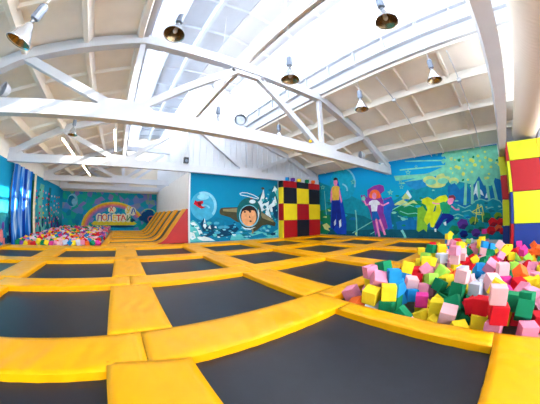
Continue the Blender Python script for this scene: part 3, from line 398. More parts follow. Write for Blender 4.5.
MURAL_SIDE="""sea_teal|12.126,3.984 9.938,3.16 8.306,2.357 7.194,1.979 5.807,2.207 4.819,2.714 3.582,3.102 1.856,3.397 -0.206,2.799 -0.506,0.162 3.113,0.073 11.814,-0.153
ray_green|2.448,4.479 2.258,4.612 -0.425,4.493 -0.36,2.785 0.338,2.556 1.379,2.741 2.334,3.032 3.212,3.335 4.168,3.217 5.172,3.091 5.557,3.129 4.154,3.383 2.647,3.806
ray_green|5.36,3.964 2.585,3.851 2.594,3.772 5.366,3.888
ray_green|4.991,4.416 2.439,4.121 2.45,4.037 4.996,4.369
ray_green|5.784,3.63 3.842,3.515 2.547,3.686 2.559,3.582 3.916,3.357 5.675,3.319
deep_teal|10.83,0.624 10.181,1.058 9.473,1.536 8.812,1.454 8.029,1.309 7.436,1.048 6.573,1.525 6.02,1.864 5.487,2.072 4.864,1.812 4.58,0.907 5.523,0.335 8.351,0.138 10.554,0.198
sun_yellow|1.534,4.134 1.554,4.1 1.595,4.087 1.638,4.099 1.662,4.132 1.657,4.17 1.624,4.195 1.58,4.196 1.544,4.171
sun_yellow|1.073,3.918 1.11,3.858 1.183,3.833 1.261,3.855 1.305,3.913 1.296,3.982 1.237,4.027 1.156,4.029 1.092,3.986
sun_yellow|0.706,4.074 0.733,4.031 0.786,4.013 0.842,4.029 0.874,4.071 0.867,4.12 0.824,4.153 0.766,4.154 0.719,4.123
sun_yellow|0.329,4.226 0.35,4.194 0.39,4.181 0.431,4.193 0.454,4.224 0.448,4.261 0.416,4.285 0.373,4.286 0.339,4.262
sun_yellow|0.113,3.8 0.138,3.76 0.187,3.743 0.238,3.757 0.268,3.796 0.261,3.841 0.222,3.871 0.168,3.872 0.125,3.844
sun_yellow|1.779,3.594 1.811,3.538 1.879,3.514 1.951,3.534 1.993,3.588 1.986,3.651 1.932,3.694 1.858,3.696 1.797,3.656
sun_yellow|1.368,3.7 1.389,3.664 1.432,3.648 1.478,3.661 1.505,3.696 1.5,3.736 1.466,3.763 1.418,3.765 1.379,3.74
sun_yellow|0.906,3.645 0.938,3.59 1.004,3.567 1.074,3.586 1.115,3.638 1.107,3.7 1.054,3.741 0.981,3.743 0.923,3.705
sun_yellow|0.572,3.507 0.597,3.464 0.65,3.445 0.705,3.46 0.737,3.501 0.731,3.549 0.689,3.582 0.632,3.584 0.585,3.554
sun_yellow|0.113,3.456 0.135,3.419 0.181,3.403 0.229,3.416 0.257,3.451 0.252,3.493 0.215,3.521 0.166,3.523 0.125,3.497
sun_yellow|-0.151,3.622 -0.135,3.596 -0.102,3.585 -0.068,3.594 -0.048,3.619 -0.053,3.648 -0.079,3.668 -0.114,3.67 -0.143,3.651
sun_yellow|0.647,3.815 0.67,3.777 0.717,3.761 0.765,3.774 0.793,3.811 0.787,3.854 0.75,3.882 0.7,3.884 0.659,3.857
sun_yellow|0.269,3.131 0.287,3.099 0.326,3.085 0.368,3.095 0.392,3.125 0.388,3.161 0.357,3.186 0.315,3.188 0.28,3.166
sun_yellow|1.143,3.32 1.164,3.284 1.207,3.268 1.253,3.28 1.28,3.314 1.275,3.354 1.241,3.381 1.194,3.383 1.155,3.359
sun_yellow|2,4.04 2.017,4.011 2.051,4 2.087,4.01 2.108,4.038 2.104,4.07 2.077,4.091 2.039,4.092 2.009,4.071
sky_mid|5.164,3.206 4.928,2.952 4.45,2.684 3.72,2.842 3.038,2.676 3.212,3.335 4.168,3.217
cloud_cream|3.174,3.115 3.222,3.027 3.339,2.963 3.504,2.937 3.685,2.954 3.847,3.012 3.956,3.099 3.989,3.198 3.94,3.289 3.818,3.353 3.65,3.377 3.468,3.357 3.31,3.298 3.206,3.212
cloud_cream|2.435,3.147 2.482,3.049 2.597,2.978 2.758,2.948 2.933,2.964 3.088,3.025 3.191,3.12 3.222,3.228 3.173,3.328 3.054,3.399 2.89,3.427 2.715,3.408 2.563,3.345 2.463,3.252
cloud_cream|2.684,2.856 2.747,2.771 2.908,2.711 3.138,2.69 3.392,2.711 3.621,2.772 3.778,2.862 3.829,2.962 3.764,3.051 3.595,3.11 3.36,3.129 3.105,3.103 2.881,3.04 2.732,2.952
cloud_cream|1.956,2.945 1.99,2.87 2.071,2.815 2.183,2.79 2.305,2.801 2.412,2.845 2.484,2.915 2.504,2.997 2.47,3.073 2.387,3.128 2.273,3.152 2.151,3.139 2.045,3.094 1.976,3.024
ray_green|3.212,3.012 3.249,2.945 3.341,2.898 3.47,2.878 3.612,2.891 3.738,2.934 3.824,3 3.85,3.074 3.812,3.142 3.718,3.189 3.586,3.207 3.444,3.193 3.32,3.149 3.237,3.084
ray_green|2.532,2.999 2.568,2.935 2.658,2.888 2.783,2.869 2.921,2.882 3.043,2.924 3.125,2.987 3.15,3.059 3.113,3.125 3.022,3.172 2.894,3.19 2.757,3.175 2.636,3.133 2.556,3.07
ray_green|2.041,2.85 2.065,2.803 2.122,2.769 2.203,2.754 2.291,2.762 2.368,2.79 2.42,2.835 2.436,2.886 2.412,2.933 2.353,2.968 2.272,2.982 2.184,2.974 2.107,2.944 2.056,2.9
mount_blue|2.581,2.742 2.183,2.863 1.939,2.484 1.592,2.759 1.403,2.443 1.109,2.767 0.864,3.092 0.65,2.581 0.362,2.27 0.042,2.916 -0.308,2.79 -0.407,1.189 2.001,1.275 2.629,2.019
white_ice|1.265,2.136 1.13,2.522 0.999,2.807 0.92,2.505 0.774,2.347 0.687,2.099 0.89,2.209 1.007,2.021 1.096,2.273
white_ice|0.641,1.999 0.517,2.281 0.433,1.986
white_ice|5.215,2.402 4.943,2.725 4.718,2.311 4.912,2.154
white_ice|1.387,2.642 1.268,2.781 1.244,2.431
ray_green|1.638,2.966 1.51,2.954 1.64,1.711 1.801,1.719
ray_green|1.323,2.886 1.195,2.874 1.244,1.642 1.403,1.65
ray_green|1.005,2.857 0.879,2.846 0.85,1.623 1.007,1.631
ray_green|0.581,2.868 0.456,2.857 0.327,1.646 0.483,1.653
ray_green|0.264,2.888 0.14,2.877 -0.061,1.673 0.093,1.681
sea_teal|2.592,1.603 2.252,1.843 1.879,1.673 1.561,1.558 1.226,1.887 0.853,1.963 0.548,1.801 0.229,1.926 -0.126,1.811 -0.395,1.562 -0.506,0.162 2.278,0.059 2.667,0.78
foam_pale|2.105,1.711 1.733,1.543 1.71,1.588 2.081,1.756
foam_pale|1.71,1.542 1.384,1.676 1.406,1.722 1.733,1.588
foam_pale|1.377,1.681 1.156,1.866 1.191,1.903 1.413,1.717
foam_pale|1.167,1.861 0.846,1.94 0.86,1.987 1.181,1.908
foam_pale|0.863,1.941 0.555,1.826 0.536,1.871 0.843,1.986
foam_pale|0.537,1.826 0.219,1.927 0.236,1.972 0.554,1.871
foam_pale|0.238,1.928 -0.116,1.789 -0.135,1.833 0.218,1.972
foam_pale|-0.105,1.797 -0.298,1.553 -0.339,1.58 -0.146,1.824
foam_pale|1.885,1.352 1.454,1.435 1.463,1.474 1.894,1.391
foam_pale|1.474,1.441 1.268,1.236 1.237,1.263 1.443,1.468
foam_pale|1.246,1.231 0.928,1.317 0.94,1.354 1.259,1.269
foam_pale|0.948,1.321 0.692,1.119 0.665,1.148 0.92,1.35
foam_pale|2.433,1.167 2.103,1.259 2.116,1.298 2.446,1.206
foam_pale|2.117,1.26 1.689,1.096 1.674,1.133 2.101,1.297
foam_pale|0.61,1.449 0.295,1.531 0.306,1.567 0.622,1.486
foam_pale|0.311,1.532 0.007,1.377 -0.013,1.41 0.291,1.566
foam_pale|-0.006,1.374 -0.265,1.41 -0.258,1.447 0,1.412
foam_pale|1.687,1.051 1.263,0.941 1.255,0.969 1.678,1.079
foam_pale|1.258,0.941 0.732,0.976 0.735,1.005 1.26,0.97
foam_green|5.243,1.772 5.284,1.674 5.393,1.598 5.549,1.559 5.722,1.564 5.878,1.615 5.986,1.701 6.022,1.805 5.979,1.906 5.865,1.982 5.706,2.02 5.532,2.01 5.38,1.958 5.277,1.873
foam_green|4.553,1.909 4.606,1.791 4.746,1.699 4.946,1.653 5.169,1.661 5.371,1.725 5.51,1.831 5.556,1.959 5.5,2.082 5.353,2.175 5.147,2.218 4.923,2.204 4.727,2.138 4.596,2.032
foam_green|3.899,1.767 3.95,1.64 4.085,1.541 4.278,1.49 4.493,1.497 4.687,1.563 4.82,1.675 4.864,1.812 4.81,1.944 4.669,2.044 4.47,2.092 4.255,2.079 4.067,2.01 3.94,1.899
foam_green|3.91,1.442 3.995,1.327 4.228,1.238 4.568,1.193 4.952,1.201 5.304,1.263 5.55,1.369 5.637,1.497 5.543,1.62 5.291,1.711 4.936,1.751 4.552,1.735 4.216,1.667 3.988,1.563
foam_green|3.562,1.377 3.611,1.263 3.742,1.173 3.931,1.124 4.142,1.129 4.333,1.186 4.464,1.285 4.509,1.407 4.458,1.525 4.321,1.616 4.127,1.662 3.916,1.653 3.73,1.593 3.604,1.495
cloud_cream|6.02,1.864 5.616,2.079 5.223,2.23 4.982,1.987 4.604,2.135 4.371,1.9 4.673,1.971 5.114,1.823 5.494,1.898
cloud_cream|5.348,2.295 5.079,2.564 4.844,2.263 5.102,2.108
foam_pale|5.516,1.53 5.013,1.344 4.994,1.385 5.496,1.573
foam_pale|5.001,1.342 4.507,1.384 4.512,1.429 5.006,1.387
foam_pale|4.518,1.386 4.043,1.208 4.025,1.249 4.5,1.427
foam_pale|5.652,1.243 5.144,1.062 5.126,1.104 5.633,1.287
foam_pale|5.135,1.06 4.762,1.055 4.761,1.1 5.135,1.106
foam_pale|5.235,1.75 4.855,1.846 4.869,1.89 5.25,1.794
foam_pale|4.872,1.847 4.389,1.659 4.37,1.699 4.853,1.889
mount_blue|5.78,0.917 4.885,1.079 4.04,0.902 3.344,0.522 4.583,0.461 5.653,0.45
foam_green|10.913,1.35 10.973,1.161 11.135,1.008 11.37,0.921 11.635,0.92 11.877,1.006 12.045,1.164 12.103,1.363 12.038,1.561 11.863,1.716 11.618,1.796 11.353,1.789 11.121,1.697 10.965,1.54
foam_green|10.441,1.629 10.489,1.506 10.619,1.409 10.808,1.356 11.019,1.358 11.21,1.418 11.344,1.523 11.389,1.652 11.338,1.78 11.2,1.878 11.005,1.928 10.794,1.92 10.609,1.858 10.483,1.754
foam_green|10.455,0.916 10.512,0.698 10.668,0.52 10.895,0.417 11.15,0.41 11.383,0.504 11.546,0.682 11.602,0.909 11.539,1.136 11.371,1.316 11.135,1.413 10.88,1.409 10.656,1.309 10.506,1.133
foam_green|10.832,0.406 10.89,0.214 11.049,0.056 11.282,-0.04 11.545,-0.053 11.786,0.024 11.955,0.175 12.015,0.372 11.951,0.572 11.779,0.733 11.537,0.823 11.274,0.826 11.043,0.744 10.886,0.594
cloud_cream|11.092,1.865 10.717,1.708 10.542,1.202 10.729,1.131 10.908,1.568
cloud_cream|11.605,0.684 11.209,0.838 10.831,0.551 10.928,0.257 11.41,0.39
cloud_cream|12.139,2.092 11.884,1.967 11.787,1.737 12.042,1.82
cloud_cream|11.595,1.283 11.2,1.353 11.203,1.206
foam_green|9.97,1.876 10.049,1.792 10.529,1.722 10.819,1.829 10.898,1.957 10.519,2.076 10.127,2.014
deep_teal|10.024,0.418 10.306,0.297 10.749,0.256 10.997,0.344 11.052,0.479 10.719,0.535 10.318,0.552
foam_green|0.671,0.982 0.675,0.933 0.843,0.93 0.984,0.955 0.914,1.021 0.833,1.053 0.672,1.038
sea_teal|10.013,0.466 10.143,0.42 10.285,0.383 10.443,0.427 10.386,0.492 10.302,0.505 10.149,0.522
band_teal|10.436,1.362 10.482,1.289 10.737,1.301 10.968,1.326 10.868,1.414 10.755,1.458 10.579,1.438
deep_teal|2.516,1.424 2.524,1.4 2.606,1.397 2.683,1.416 2.687,1.448 2.606,1.462 2.524,1.446
foam_green|6.921,1.826 7.005,1.759 7.169,1.763 7.278,1.801 7.286,1.891 7.183,1.945 6.963,1.912
planet_teal|9.306,1.373 9.361,1.312 9.686,1.234 10.042,1.322 9.876,1.442 9.681,1.483 9.428,1.466
foam_green|-0.185,0.9 -0.121,0.868 -0.007,0.864 0.073,0.893 0.075,0.933 -0.018,0.938 -0.096,0.93
foam_green|2.147,0.574 2.178,0.537 2.294,0.521 2.351,0.544 2.404,0.606 2.286,0.631 2.178,0.61
foam_green|6.119,1.089 6.128,0.972 6.445,0.95 6.654,1.042 6.658,1.143 6.44,1.17 6.2,1.166
sea_teal|7.259,1.965 7.265,1.932 7.367,1.92 7.448,1.956 7.474,1.997 7.363,2.019 7.288,1.996
mount_blue|4.717,0.721 4.922,0.629 5.153,0.605 5.393,0.684 5.404,0.764 5.12,0.821 4.914,0.791
planet_teal|3.026,1.732 3.133,1.646 3.387,1.631 3.593,1.715 3.557,1.799 3.387,1.838 3.188,1.828
planet_teal|10.253,0.739 10.3,0.683 10.47,0.672 10.602,0.707 10.606,0.761 10.459,0.794 10.315,0.805
mount_blue|5.6,1.793 5.665,1.741 5.826,1.703 5.925,1.773 5.935,1.85 5.817,1.905 5.62,1.855
sea_teal|8.214,1.523 8.415,1.449 8.706,1.421 8.972,1.504 8.845,1.581 8.73,1.623 8.439,1.589
foam_green|6.204,0.58 6.348,0.477 6.658,0.466 6.793,0.538 6.806,0.615 6.671,0.702 6.441,0.675
foam_green|7.482,0.799 7.588,0.761 7.673,0.759 7.749,0.777 7.777,0.813 7.671,0.845 7.556,0.824
deep_teal|10.572,2.246 10.765,2.192 11.052,2.13 11.267,2.222 11.398,2.326 11.034,2.368 10.792,2.35
sea_teal|7.08,2.144 7.163,2.1 7.301,2.105 7.442,2.133 7.422,2.189 7.305,2.201 7.184,2.183
deep_teal|1.038,0.909 1.187,0.842 1.335,0.808 1.56,0.892 1.488,0.959 1.357,1.001 1.105,0.965
sea_teal|3.997,1.947 4.012,1.91 4.143,1.914 4.188,1.932 4.199,1.976 4.127,1.992 4.027,1.988
band_teal|0.073,0.956 0.105,0.939 0.158,0.937 0.201,0.951 0.218,0.975 0.157,0.982 0.1,0.978
deep_teal|3.584,0.518 3.727,0.457 3.923,0.446 4.154,0.481 4.024,0.57 3.888,0.62 3.625,0.591
band_teal|-0.034,0.74 0.084,0.694 0.299,0.682 0.448,0.715 0.485,0.781 0.316,0.834 0.128,0.828
mount_blue|5.528,1.874 5.525,1.852 5.626,1.847 5.685,1.865 5.709,1.896 5.616,1.912 5.56,1.894
sea_teal|4.391,1.753 4.395,1.718 4.52,1.709 4.614,1.74 4.633,1.786 4.515,1.797 4.386,1.781
deep_teal|7.015,1.588 7.093,1.521 7.292,1.54 7.459,1.565 7.394,1.624 7.29,1.675 7.149,1.651
sea_teal|5.031,1.208 5.024,1.141 5.185,1.152 5.361,1.186 5.286,1.247 5.206,1.255 5.038,1.256
mount_blue|4.651,1.065 4.785,1.013 4.922,1.008 5.008,1.051 5.005,1.097 4.913,1.145 4.742,1.131
deep_teal|0.489,1.729 0.548,1.706 0.636,1.689 0.688,1.721 0.7,1.754 0.631,1.783 0.52,1.767
deep_teal|6.235,2.023 6.322,1.968 6.524,1.945 6.756,1.999 6.625,2.094 6.52,2.128 6.292,2.093
deep_teal|3.503,0.63 3.532,0.595 3.616,0.601 3.698,0.606 3.691,0.649 3.614,0.665 3.518,0.672
sea_teal|0.134,1.709 0.173,1.688 0.25,1.691 0.289,1.702 0.283,1.725 0.243,1.75 0.197,1.736
foam_green|10.371,0.863 10.471,0.793 10.711,0.728 11.027,0.814 11.025,0.894 10.717,0.965 10.39,0.958
foam_green|5.882,2.066 5.989,2.04 6.096,2.016 6.179,2.058 6.245,2.111 6.096,2.119 5.959,2.113
mount_blue|6.609,1.365 6.716,1.318 6.856,1.289 6.946,1.343 6.965,1.408 6.847,1.437 6.695,1.418
deep_teal|1.317,1.708 1.355,1.685 1.445,1.69 1.516,1.707 1.503,1.728 1.436,1.736 1.353,1.733
planet_teal|4.158,1.772 4.24,1.716 4.388,1.701 4.498,1.756 4.516,1.819 4.381,1.853 4.261,1.829
sea_teal|10.981,2.211 11.172,2.104 11.732,2.072 11.957,2.185 12.181,2.315 11.682,2.366 11.261,2.348
mount_blue|8.627,1.147 8.626,1.064 8.918,1.033 9.194,1.102 9.08,1.192 8.93,1.247 8.697,1.208
planet_teal|5.909,0.689 6.009,0.594 6.206,0.591 6.317,0.627 6.345,0.743 6.181,0.792 5.922,0.77
deep_teal|0.037,1.366 0.197,1.312 0.384,1.288 0.469,1.341 0.499,1.429 0.376,1.469 0.183,1.426
mount_blue|5.934,0.57 5.921,0.511 6.102,0.514 6.194,0.539 6.206,0.6 6.118,0.636 5.989,0.606
deep_teal|0.265,0.929 0.284,0.879 0.507,0.839 0.65,0.911 0.655,0.967 0.492,0.993 0.332,1.008
deep_teal|0.016,0.386 0.04,0.332 0.188,0.348 0.246,0.363 0.296,0.411 0.183,0.432 0.029,0.436
planet_teal|4.064,0.363 4.103,0.337 4.198,0.329 4.265,0.349 4.249,0.38 4.2,0.408 4.11,0.394
foam_green|3.695,1.935 3.782,1.859 4.015,1.847 4.165,1.933 4.102,1.984 3.997,2.052 3.753,1.985
planet_teal|10.193,0.634 10.279,0.599 10.428,0.571 10.506,0.607 10.499,0.649 10.434,0.671 10.288,0.666
sea_teal|-0.228,1.453 -0.126,1.405 0.131,1.354 0.34,1.442 0.231,1.519 0.106,1.573 -0.145,1.508
foam_green|5.139,0.719 5.169,0.679 5.324,0.663 5.383,0.69 5.393,0.742 5.316,0.769 5.177,0.766
band_teal|3.346,0.4 3.463,0.343 3.68,0.335 3.897,0.36 3.812,0.437 3.689,0.506 3.488,0.448
band_teal|3.025,0.758 3.132,0.711 3.284,0.702 3.436,0.721 3.384,0.805 3.279,0.821 3.107,0.805
sea_teal|9.676,2.117 9.826,2.051 10.064,2.068 10.277,2.11 10.34,2.195 10.074,2.243 9.851,2.172
deep_teal|10.619,1.554 10.738,1.429 11.146,1.436 11.363,1.493 11.505,1.63 11.138,1.673 10.77,1.704
mount_blue|0.864,1.48 0.858,1.459 0.942,1.459 1.019,1.477 0.99,1.495 0.939,1.513 0.864,1.497
foam_green|10.583,2.482 10.699,2.441 10.866,2.451 11.022,2.474 10.968,2.525 10.852,2.574 10.653,2.54
deep_teal|6.757,2.014 6.82,1.958 7.062,1.952 7.245,2.002 7.257,2.087 7.049,2.113 6.774,2.09
planet_teal|1.497,1.147 1.547,1.093 1.724,1.054 1.806,1.117 1.816,1.19 1.722,1.233 1.543,1.225
mount_blue|4.884,2.146 4.929,2.098 5.077,2.085 5.192,2.141 5.219,2.201 5.078,2.219 4.901,2.191
mount_blue|4.446,1.125 4.479,1.094 4.549,1.097 4.596,1.116 4.641,1.143 4.556,1.176 4.481,1.149
mount_blue|1.461,1.093 1.502,1.045 1.586,1.033 1.704,1.07 1.699,1.117 1.582,1.156 1.487,1.139
foam_pale|1.994,1.568 2.025,1.54 2.085,1.536 2.121,1.562 2.138,1.592 2.076,1.613 2.023,1.592
mount_blue|1.816,2.288 1.821,2.267 1.862,2.266 1.898,2.284 1.894,2.304 1.861,2.32 1.821,2.301
foam_green|5.034,1.639 5.061,1.601 5.161,1.593 5.213,1.626 5.218,1.665 5.156,1.693 5.076,1.681
foam_green|6.239,2.299 6.22,2.22 6.413,2.245 6.496,2.279 6.473,2.356 6.384,2.395 6.272,2.374
cloud_cream|2.936,1.019 2.975,0.993 3.059,0.964 3.126,1.003 3.152,1.045 3.068,1.078 2.963,1.051
mount_blue|0.74,2.005 0.816,1.978 0.878,1.979 0.925,1.999 0.931,2.033 0.871,2.042 0.779,2.034
ray_green|2.015,1.933 2.107,1.91 2.192,1.903 2.246,1.917 2.247,1.974 2.175,1.992 2.1,1.973
foam_pale|-0.181,1.558 -0.135,1.523 -0.054,1.514 -0.022,1.542 -0.012,1.589 -0.065,1.594 -0.124,1.595
cloud_cream|2.743,1.373 2.764,1.338 2.891,1.302 2.983,1.349 2.994,1.404 2.886,1.422 2.776,1.424
foam_pale|0.487,1.146 0.514,1.114 0.581,1.11 0.631,1.129 0.641,1.173 0.578,1.189 0.502,1.17
foam_pale|5.087,1.081 5.189,1.01 5.338,0.987 5.419,1.05 5.463,1.113 5.339,1.177 5.219,1.156
mount_blue|0.461,1.944 0.487,1.916 0.58,1.901 0.611,1.938 0.608,1.969 0.574,2.003 0.49,1.987
foam_pale|0.808,1.652 0.803,1.615 0.902,1.6 0.998,1.644 0.955,1.674 0.902,1.718 0.831,1.703
mount_blue|5.921,2.572 5.982,2.552 6.06,2.539 6.106,2.566 6.094,2.6 6.052,2.626 5.985,2.599
foam_green|4.052,2.194 4.092,2.166 4.192,2.133 4.246,2.184 4.271,2.226 4.185,2.266 4.087,2.234
ray_green|2.026,1.074 2.107,1.04 2.184,1.013 2.294,1.056 2.233,1.112 2.188,1.148 2.068,1.105
cloud_cream|4.005,2.103 4.065,2.076 4.125,2.072 4.173,2.094 4.16,2.125 4.122,2.155 4.048,2.136
foam_green|1.495,1.833 1.502,1.815 1.565,1.807 1.584,1.823 1.604,1.848 1.561,1.866 1.499,1.857
foam_pale|2.311,1.115 2.349,1.083 2.411,1.078 2.449,1.098 2.447,1.137 2.416,1.163 2.346,1.141
cloud_cream|2.739,1.509 2.75,1.473 2.858,1.467 2.916,1.499 2.962,1.538 2.859,1.583 2.773,1.555
mount_blue|3.255,1.823 3.276,1.789 3.367,1.773 3.462,1.813 3.449,1.85 3.36,1.883 3.244,1.864
mount_blue|2.549,2.194 2.602,2.138 2.711,2.124 2.842,2.179 2.816,2.231 2.709,2.26 2.616,2.244
ray_green|3.342,2.576 3.348,2.55 3.434,2.554 3.485,2.567 3.491,2.607 3.42,2.626 3.356,2.605
cloud_cream|0.531,1.55 0.56,1.535 0.609,1.533 0.641,1.544 0.63,1.566 0.61,1.584 0.554,1.575
foam_green|5.492,2.424 5.553,2.376 5.672,2.396 5.75,2.411 5.753,2.461 5.676,2.477 5.545,2.475
foam_green|2.101,0.995 2.183,0.954 2.247,0.964 2.303,0.975 2.299,1.018 2.237,1.047 2.162,1.023
cloud_cream|2.648,1.326 2.668,1.286 2.739,1.293 2.79,1.318 2.79,1.348 2.742,1.38 2.663,1.364
foam_pale|6.041,2.671 6.08,2.635 6.16,2.648 6.245,2.671 6.231,2.708 6.157,2.722 6.08,2.714
foam_pale|1.298,2.363 1.324,2.348 1.354,2.343 1.372,2.358 1.393,2.376 1.355,2.381 1.315,2.38
foam_pale|1.17,1.802 1.175,1.788 1.212,1.786 1.247,1.798 1.248,1.815 1.21,1.817 1.177,1.814
mount_blue|4.636,2.63 4.656,2.6 4.728,2.609 4.783,2.629 4.772,2.654 4.724,2.666 4.653,2.661
ray_green|5.7,1.465 5.788,1.403 5.943,1.4 6.049,1.452 6.003,1.504 5.939,1.539 5.789,1.524
foam_pale|1.244,1.924 1.271,1.903 1.319,1.9 1.335,1.922 1.342,1.938 1.314,1.949 1.276,1.947
sun_yellow|0.332,2.959 0.367,2.901 0.461,2.884 0.504,2.951 0.481,3 0.445,3.017 0.374,3.003
foam_green|1.666,2.963 1.685,2.926 1.742,2.903 1.806,2.946 1.767,3.007 1.739,3.025 1.656,3.02
cloud_cream|1.603,3.235 1.609,3.185 1.713,3.145 1.768,3.226 1.787,3.289 1.692,3.325 1.616,3.31
ray_green|0.91,4.16 0.926,4.141 0.953,4.139 0.977,4.154 0.974,4.185 0.949,4.189 0.92,4.179
sun_yellow|1.582,3.285 1.625,3.247 1.702,3.205 1.749,3.269 1.759,3.329 1.677,3.367 1.604,3.336
sun_yellow|0.177,3.864 0.209,3.829 0.247,3.828 0.259,3.862 0.274,3.896 0.229,3.911 0.203,3.905
foam_green|-0.248,3.751 -0.216,3.714 -0.161,3.697 -0.1,3.737 -0.134,3.799 -0.173,3.802 -0.227,3.792
foam_green|-0.368,3.958 -0.342,3.931 -0.286,3.912 -0.248,3.945 -0.242,4.002 -0.299,4.004 -0.337,3.993
foam_green|0.975,4.055 0.999,4.01 1.053,3.99 1.125,4.036 1.073,4.102 1.036,4.131 0.987,4.096
sun_yellow|1.389,2.959 1.425,2.905 1.499,2.913 1.522,2.952 1.518,2.99 1.482,3.012 1.442,3.015
sun_yellow|0.046,3.773 0.098,3.717 0.197,3.721 0.27,3.749 0.218,3.845 0.169,3.869 0.088,3.843
sun_yellow|2.212,3.409 2.252,3.321 2.329,3.348 2.414,3.384 2.385,3.484 2.31,3.491 2.22,3.471
sun_yellow|1.273,4.339 1.302,4.317 1.337,4.315 1.354,4.333 1.358,4.371 1.329,4.379 1.298,4.37
sun_yellow|1.544,3.538 1.556,3.507 1.593,3.503 1.625,3.535 1.613,3.556 1.587,3.571 1.553,3.562
sun_yellow|2.254,3.601 2.315,3.535 2.394,3.532 2.487,3.59 2.442,3.654 2.378,3.709 2.284,3.676
cloud_cream|2.853,3.192 2.899,3.162 2.956,3.16 2.997,3.178 2.978,3.225 2.944,3.247 2.876,3.249
sun_yellow|0.998,3.842 1.05,3.773 1.127,3.758 1.176,3.819 1.191,3.917 1.106,3.925 1.001,3.941
foam_green|1.736,3.998 1.778,3.923 1.857,3.917 1.913,3.979 1.915,4.046 1.845,4.071 1.745,4.076
cloud_cream|1.642,3.363 1.66,3.339 1.693,3.345 1.725,3.357 1.709,3.387 1.686,3.392 1.661,3.398
cloud_cream|2.169,4.119 2.175,4.041 2.269,4.022 2.341,4.103 2.349,4.182 2.243,4.204 2.147,4.203
sun_yellow|-0.345,3.554 -0.303,3.473 -0.22,3.463 -0.157,3.544 -0.182,3.61 -0.239,3.63 -0.34,3.606
cloud_cream|1.532,3.953 1.557,3.897 1.605,3.893 1.634,3.942 1.638,3.999 1.587,4.024 1.546,3.997
cloud_cream|0.451,2.942 0.484,2.885 0.56,2.868 0.599,2.929 0.602,2.991 0.543,3.031 0.495,3.002
sun_yellow|1.923,3.673 1.942,3.613 2.052,3.592 2.13,3.66 2.093,3.733 2.019,3.759 1.954,3.748
ray_green|-0.122,2.902 -0.11,2.877 -0.074,2.881 -0.059,2.89 -0.053,2.918 -0.081,2.947 -0.121,2.921
sun_yellow|0.336,3.93 0.389,3.888 0.438,3.872 0.474,3.92 0.482,3.977 0.418,4.009 0.366,3.996
ray_green|2.429,3.329 2.517,3.261 2.631,3.239 2.712,3.307 2.727,3.411 2.603,3.467 2.515,3.412
ray_green|2.549,4.071 2.586,3.991 2.702,3.988 2.791,4.073 2.788,4.147 2.672,4.195 2.59,4.166
ray_green|2.609,4.022 2.643,3.964 2.726,3.914 2.807,4.017 2.788,4.085 2.701,4.133 2.595,4.087
ray_green|2.28,3.343 2.376,3.22 2.507,3.206 2.566,3.315 2.637,3.428 2.481,3.508 2.321,3.494
ray_green|2.368,4.194 2.402,4.118 2.498,4.097 2.532,4.17 2.549,4.261 2.48,4.315 2.384,4.262
ray_green|2.311,4.103 2.367,4.046 2.48,3.987 2.542,4.079 2.504,4.185 2.459,4.234 2.374,4.213
ray_green|2.62,3.592 2.723,3.484 2.822,3.476 2.902,3.558 2.902,3.672 2.79,3.767 2.705,3.687
ray_green|2.599,4.358 2.609,4.306 2.713,4.289 2.772,4.356 2.757,4.409 2.688,4.467 2.593,4.446
ray_green|2.462,3.473 2.462,3.431 2.549,3.424 2.598,3.463 2.593,3.524 2.534,3.581 2.48,3.525
ray_green|2.36,3.717 2.397,3.578 2.554,3.552 2.625,3.675 2.607,3.804 2.53,3.849 2.39,3.834
ray_green|2.203,3.465 2.323,3.336 2.442,3.319 2.554,3.463 2.524,3.564 2.4,3.591 2.265,3.552
ray_green|2.345,4.067 2.355,3.952 2.492,3.982 2.582,4.058 2.592,4.143 2.47,4.246 2.383,4.152
ray_green|2.475,3.618 2.507,3.536 2.572,3.572 2.647,3.606 2.612,3.683 2.565,3.703 2.492,3.677
ray_green|2.355,4.395 2.423,4.257 2.564,4.234 2.61,4.355 2.596,4.515 2.5,4.588 2.382,4.556
planet_teal|8.532,3.434 8.571,3.2 8.659,2.982 8.794,2.79 8.969,2.633 9.178,2.518 9.412,2.452 9.66,2.44 9.912,2.483 10.153,2.582 10.371,2.732 10.553,2.928 10.689,3.16 10.768,3.415 10.787,3.679 10.744,3.936 10.64,4.173 10.483,4.375 10.283,4.532 10.05,4.637 9.8,4.684 9.544,4.673 9.298,4.606 9.071,4.488 8.876,4.327 8.719,4.131 8.607,3.911 8.544,3.675
pale_blue|9.688,4.719 9.567,4.705 9.577,4.592 9.684,4.604
pale_blue|9.567,4.705 9.447,4.678 9.471,4.568 9.577,4.592
pale_blue|9.447,4.678 9.331,4.639 9.369,4.534 9.471,4.568
pale_blue|9.331,4.639 9.22,4.589 9.271,4.49 9.369,4.534
pale_blue|9.22,4.589 9.114,4.528 9.177,4.436 9.271,4.49
pale_blue|9.114,4.528 9.015,4.458 9.09,4.373 9.177,4.436
pale_blue|9.015,4.458 8.923,4.379 9.009,4.303 9.09,4.373
pale_blue|8.923,4.379 8.84,4.293 8.935,4.225 9.009,4.303
pale_blue|8.84,4.293 8.766,4.199 8.869,4.14 8.935,4.225
pale_blue|8.766,4.199 8.702,4.099 8.812,4.05 8.869,4.14
pale_blue|8.702,4.099 8.648,3.994 8.764,3.956 8.812,4.05
pale_blue|8.648,3.994 8.604,3.886 8.725,3.857 8.764,3.956
pale_blue|8.604,3.886 8.571,3.774 8.696,3.756 8.725,3.857
pale_blue|8.571,3.774 8.549,3.661 8.677,3.654 8.696,3.756
pale_blue|8.549,3.661 8.539,3.547 8.667,3.55 8.677,3.654
pale_blue|8.539,3.547 8.54,3.433 8.668,3.447 8.667,3.55
pale_blue|8.54,3.433 8.552,3.321 8.679,3.345 8.668,3.447
pale_blue|8.552,3.321 8.576,3.211 8.7,3.245 8.679,3.345
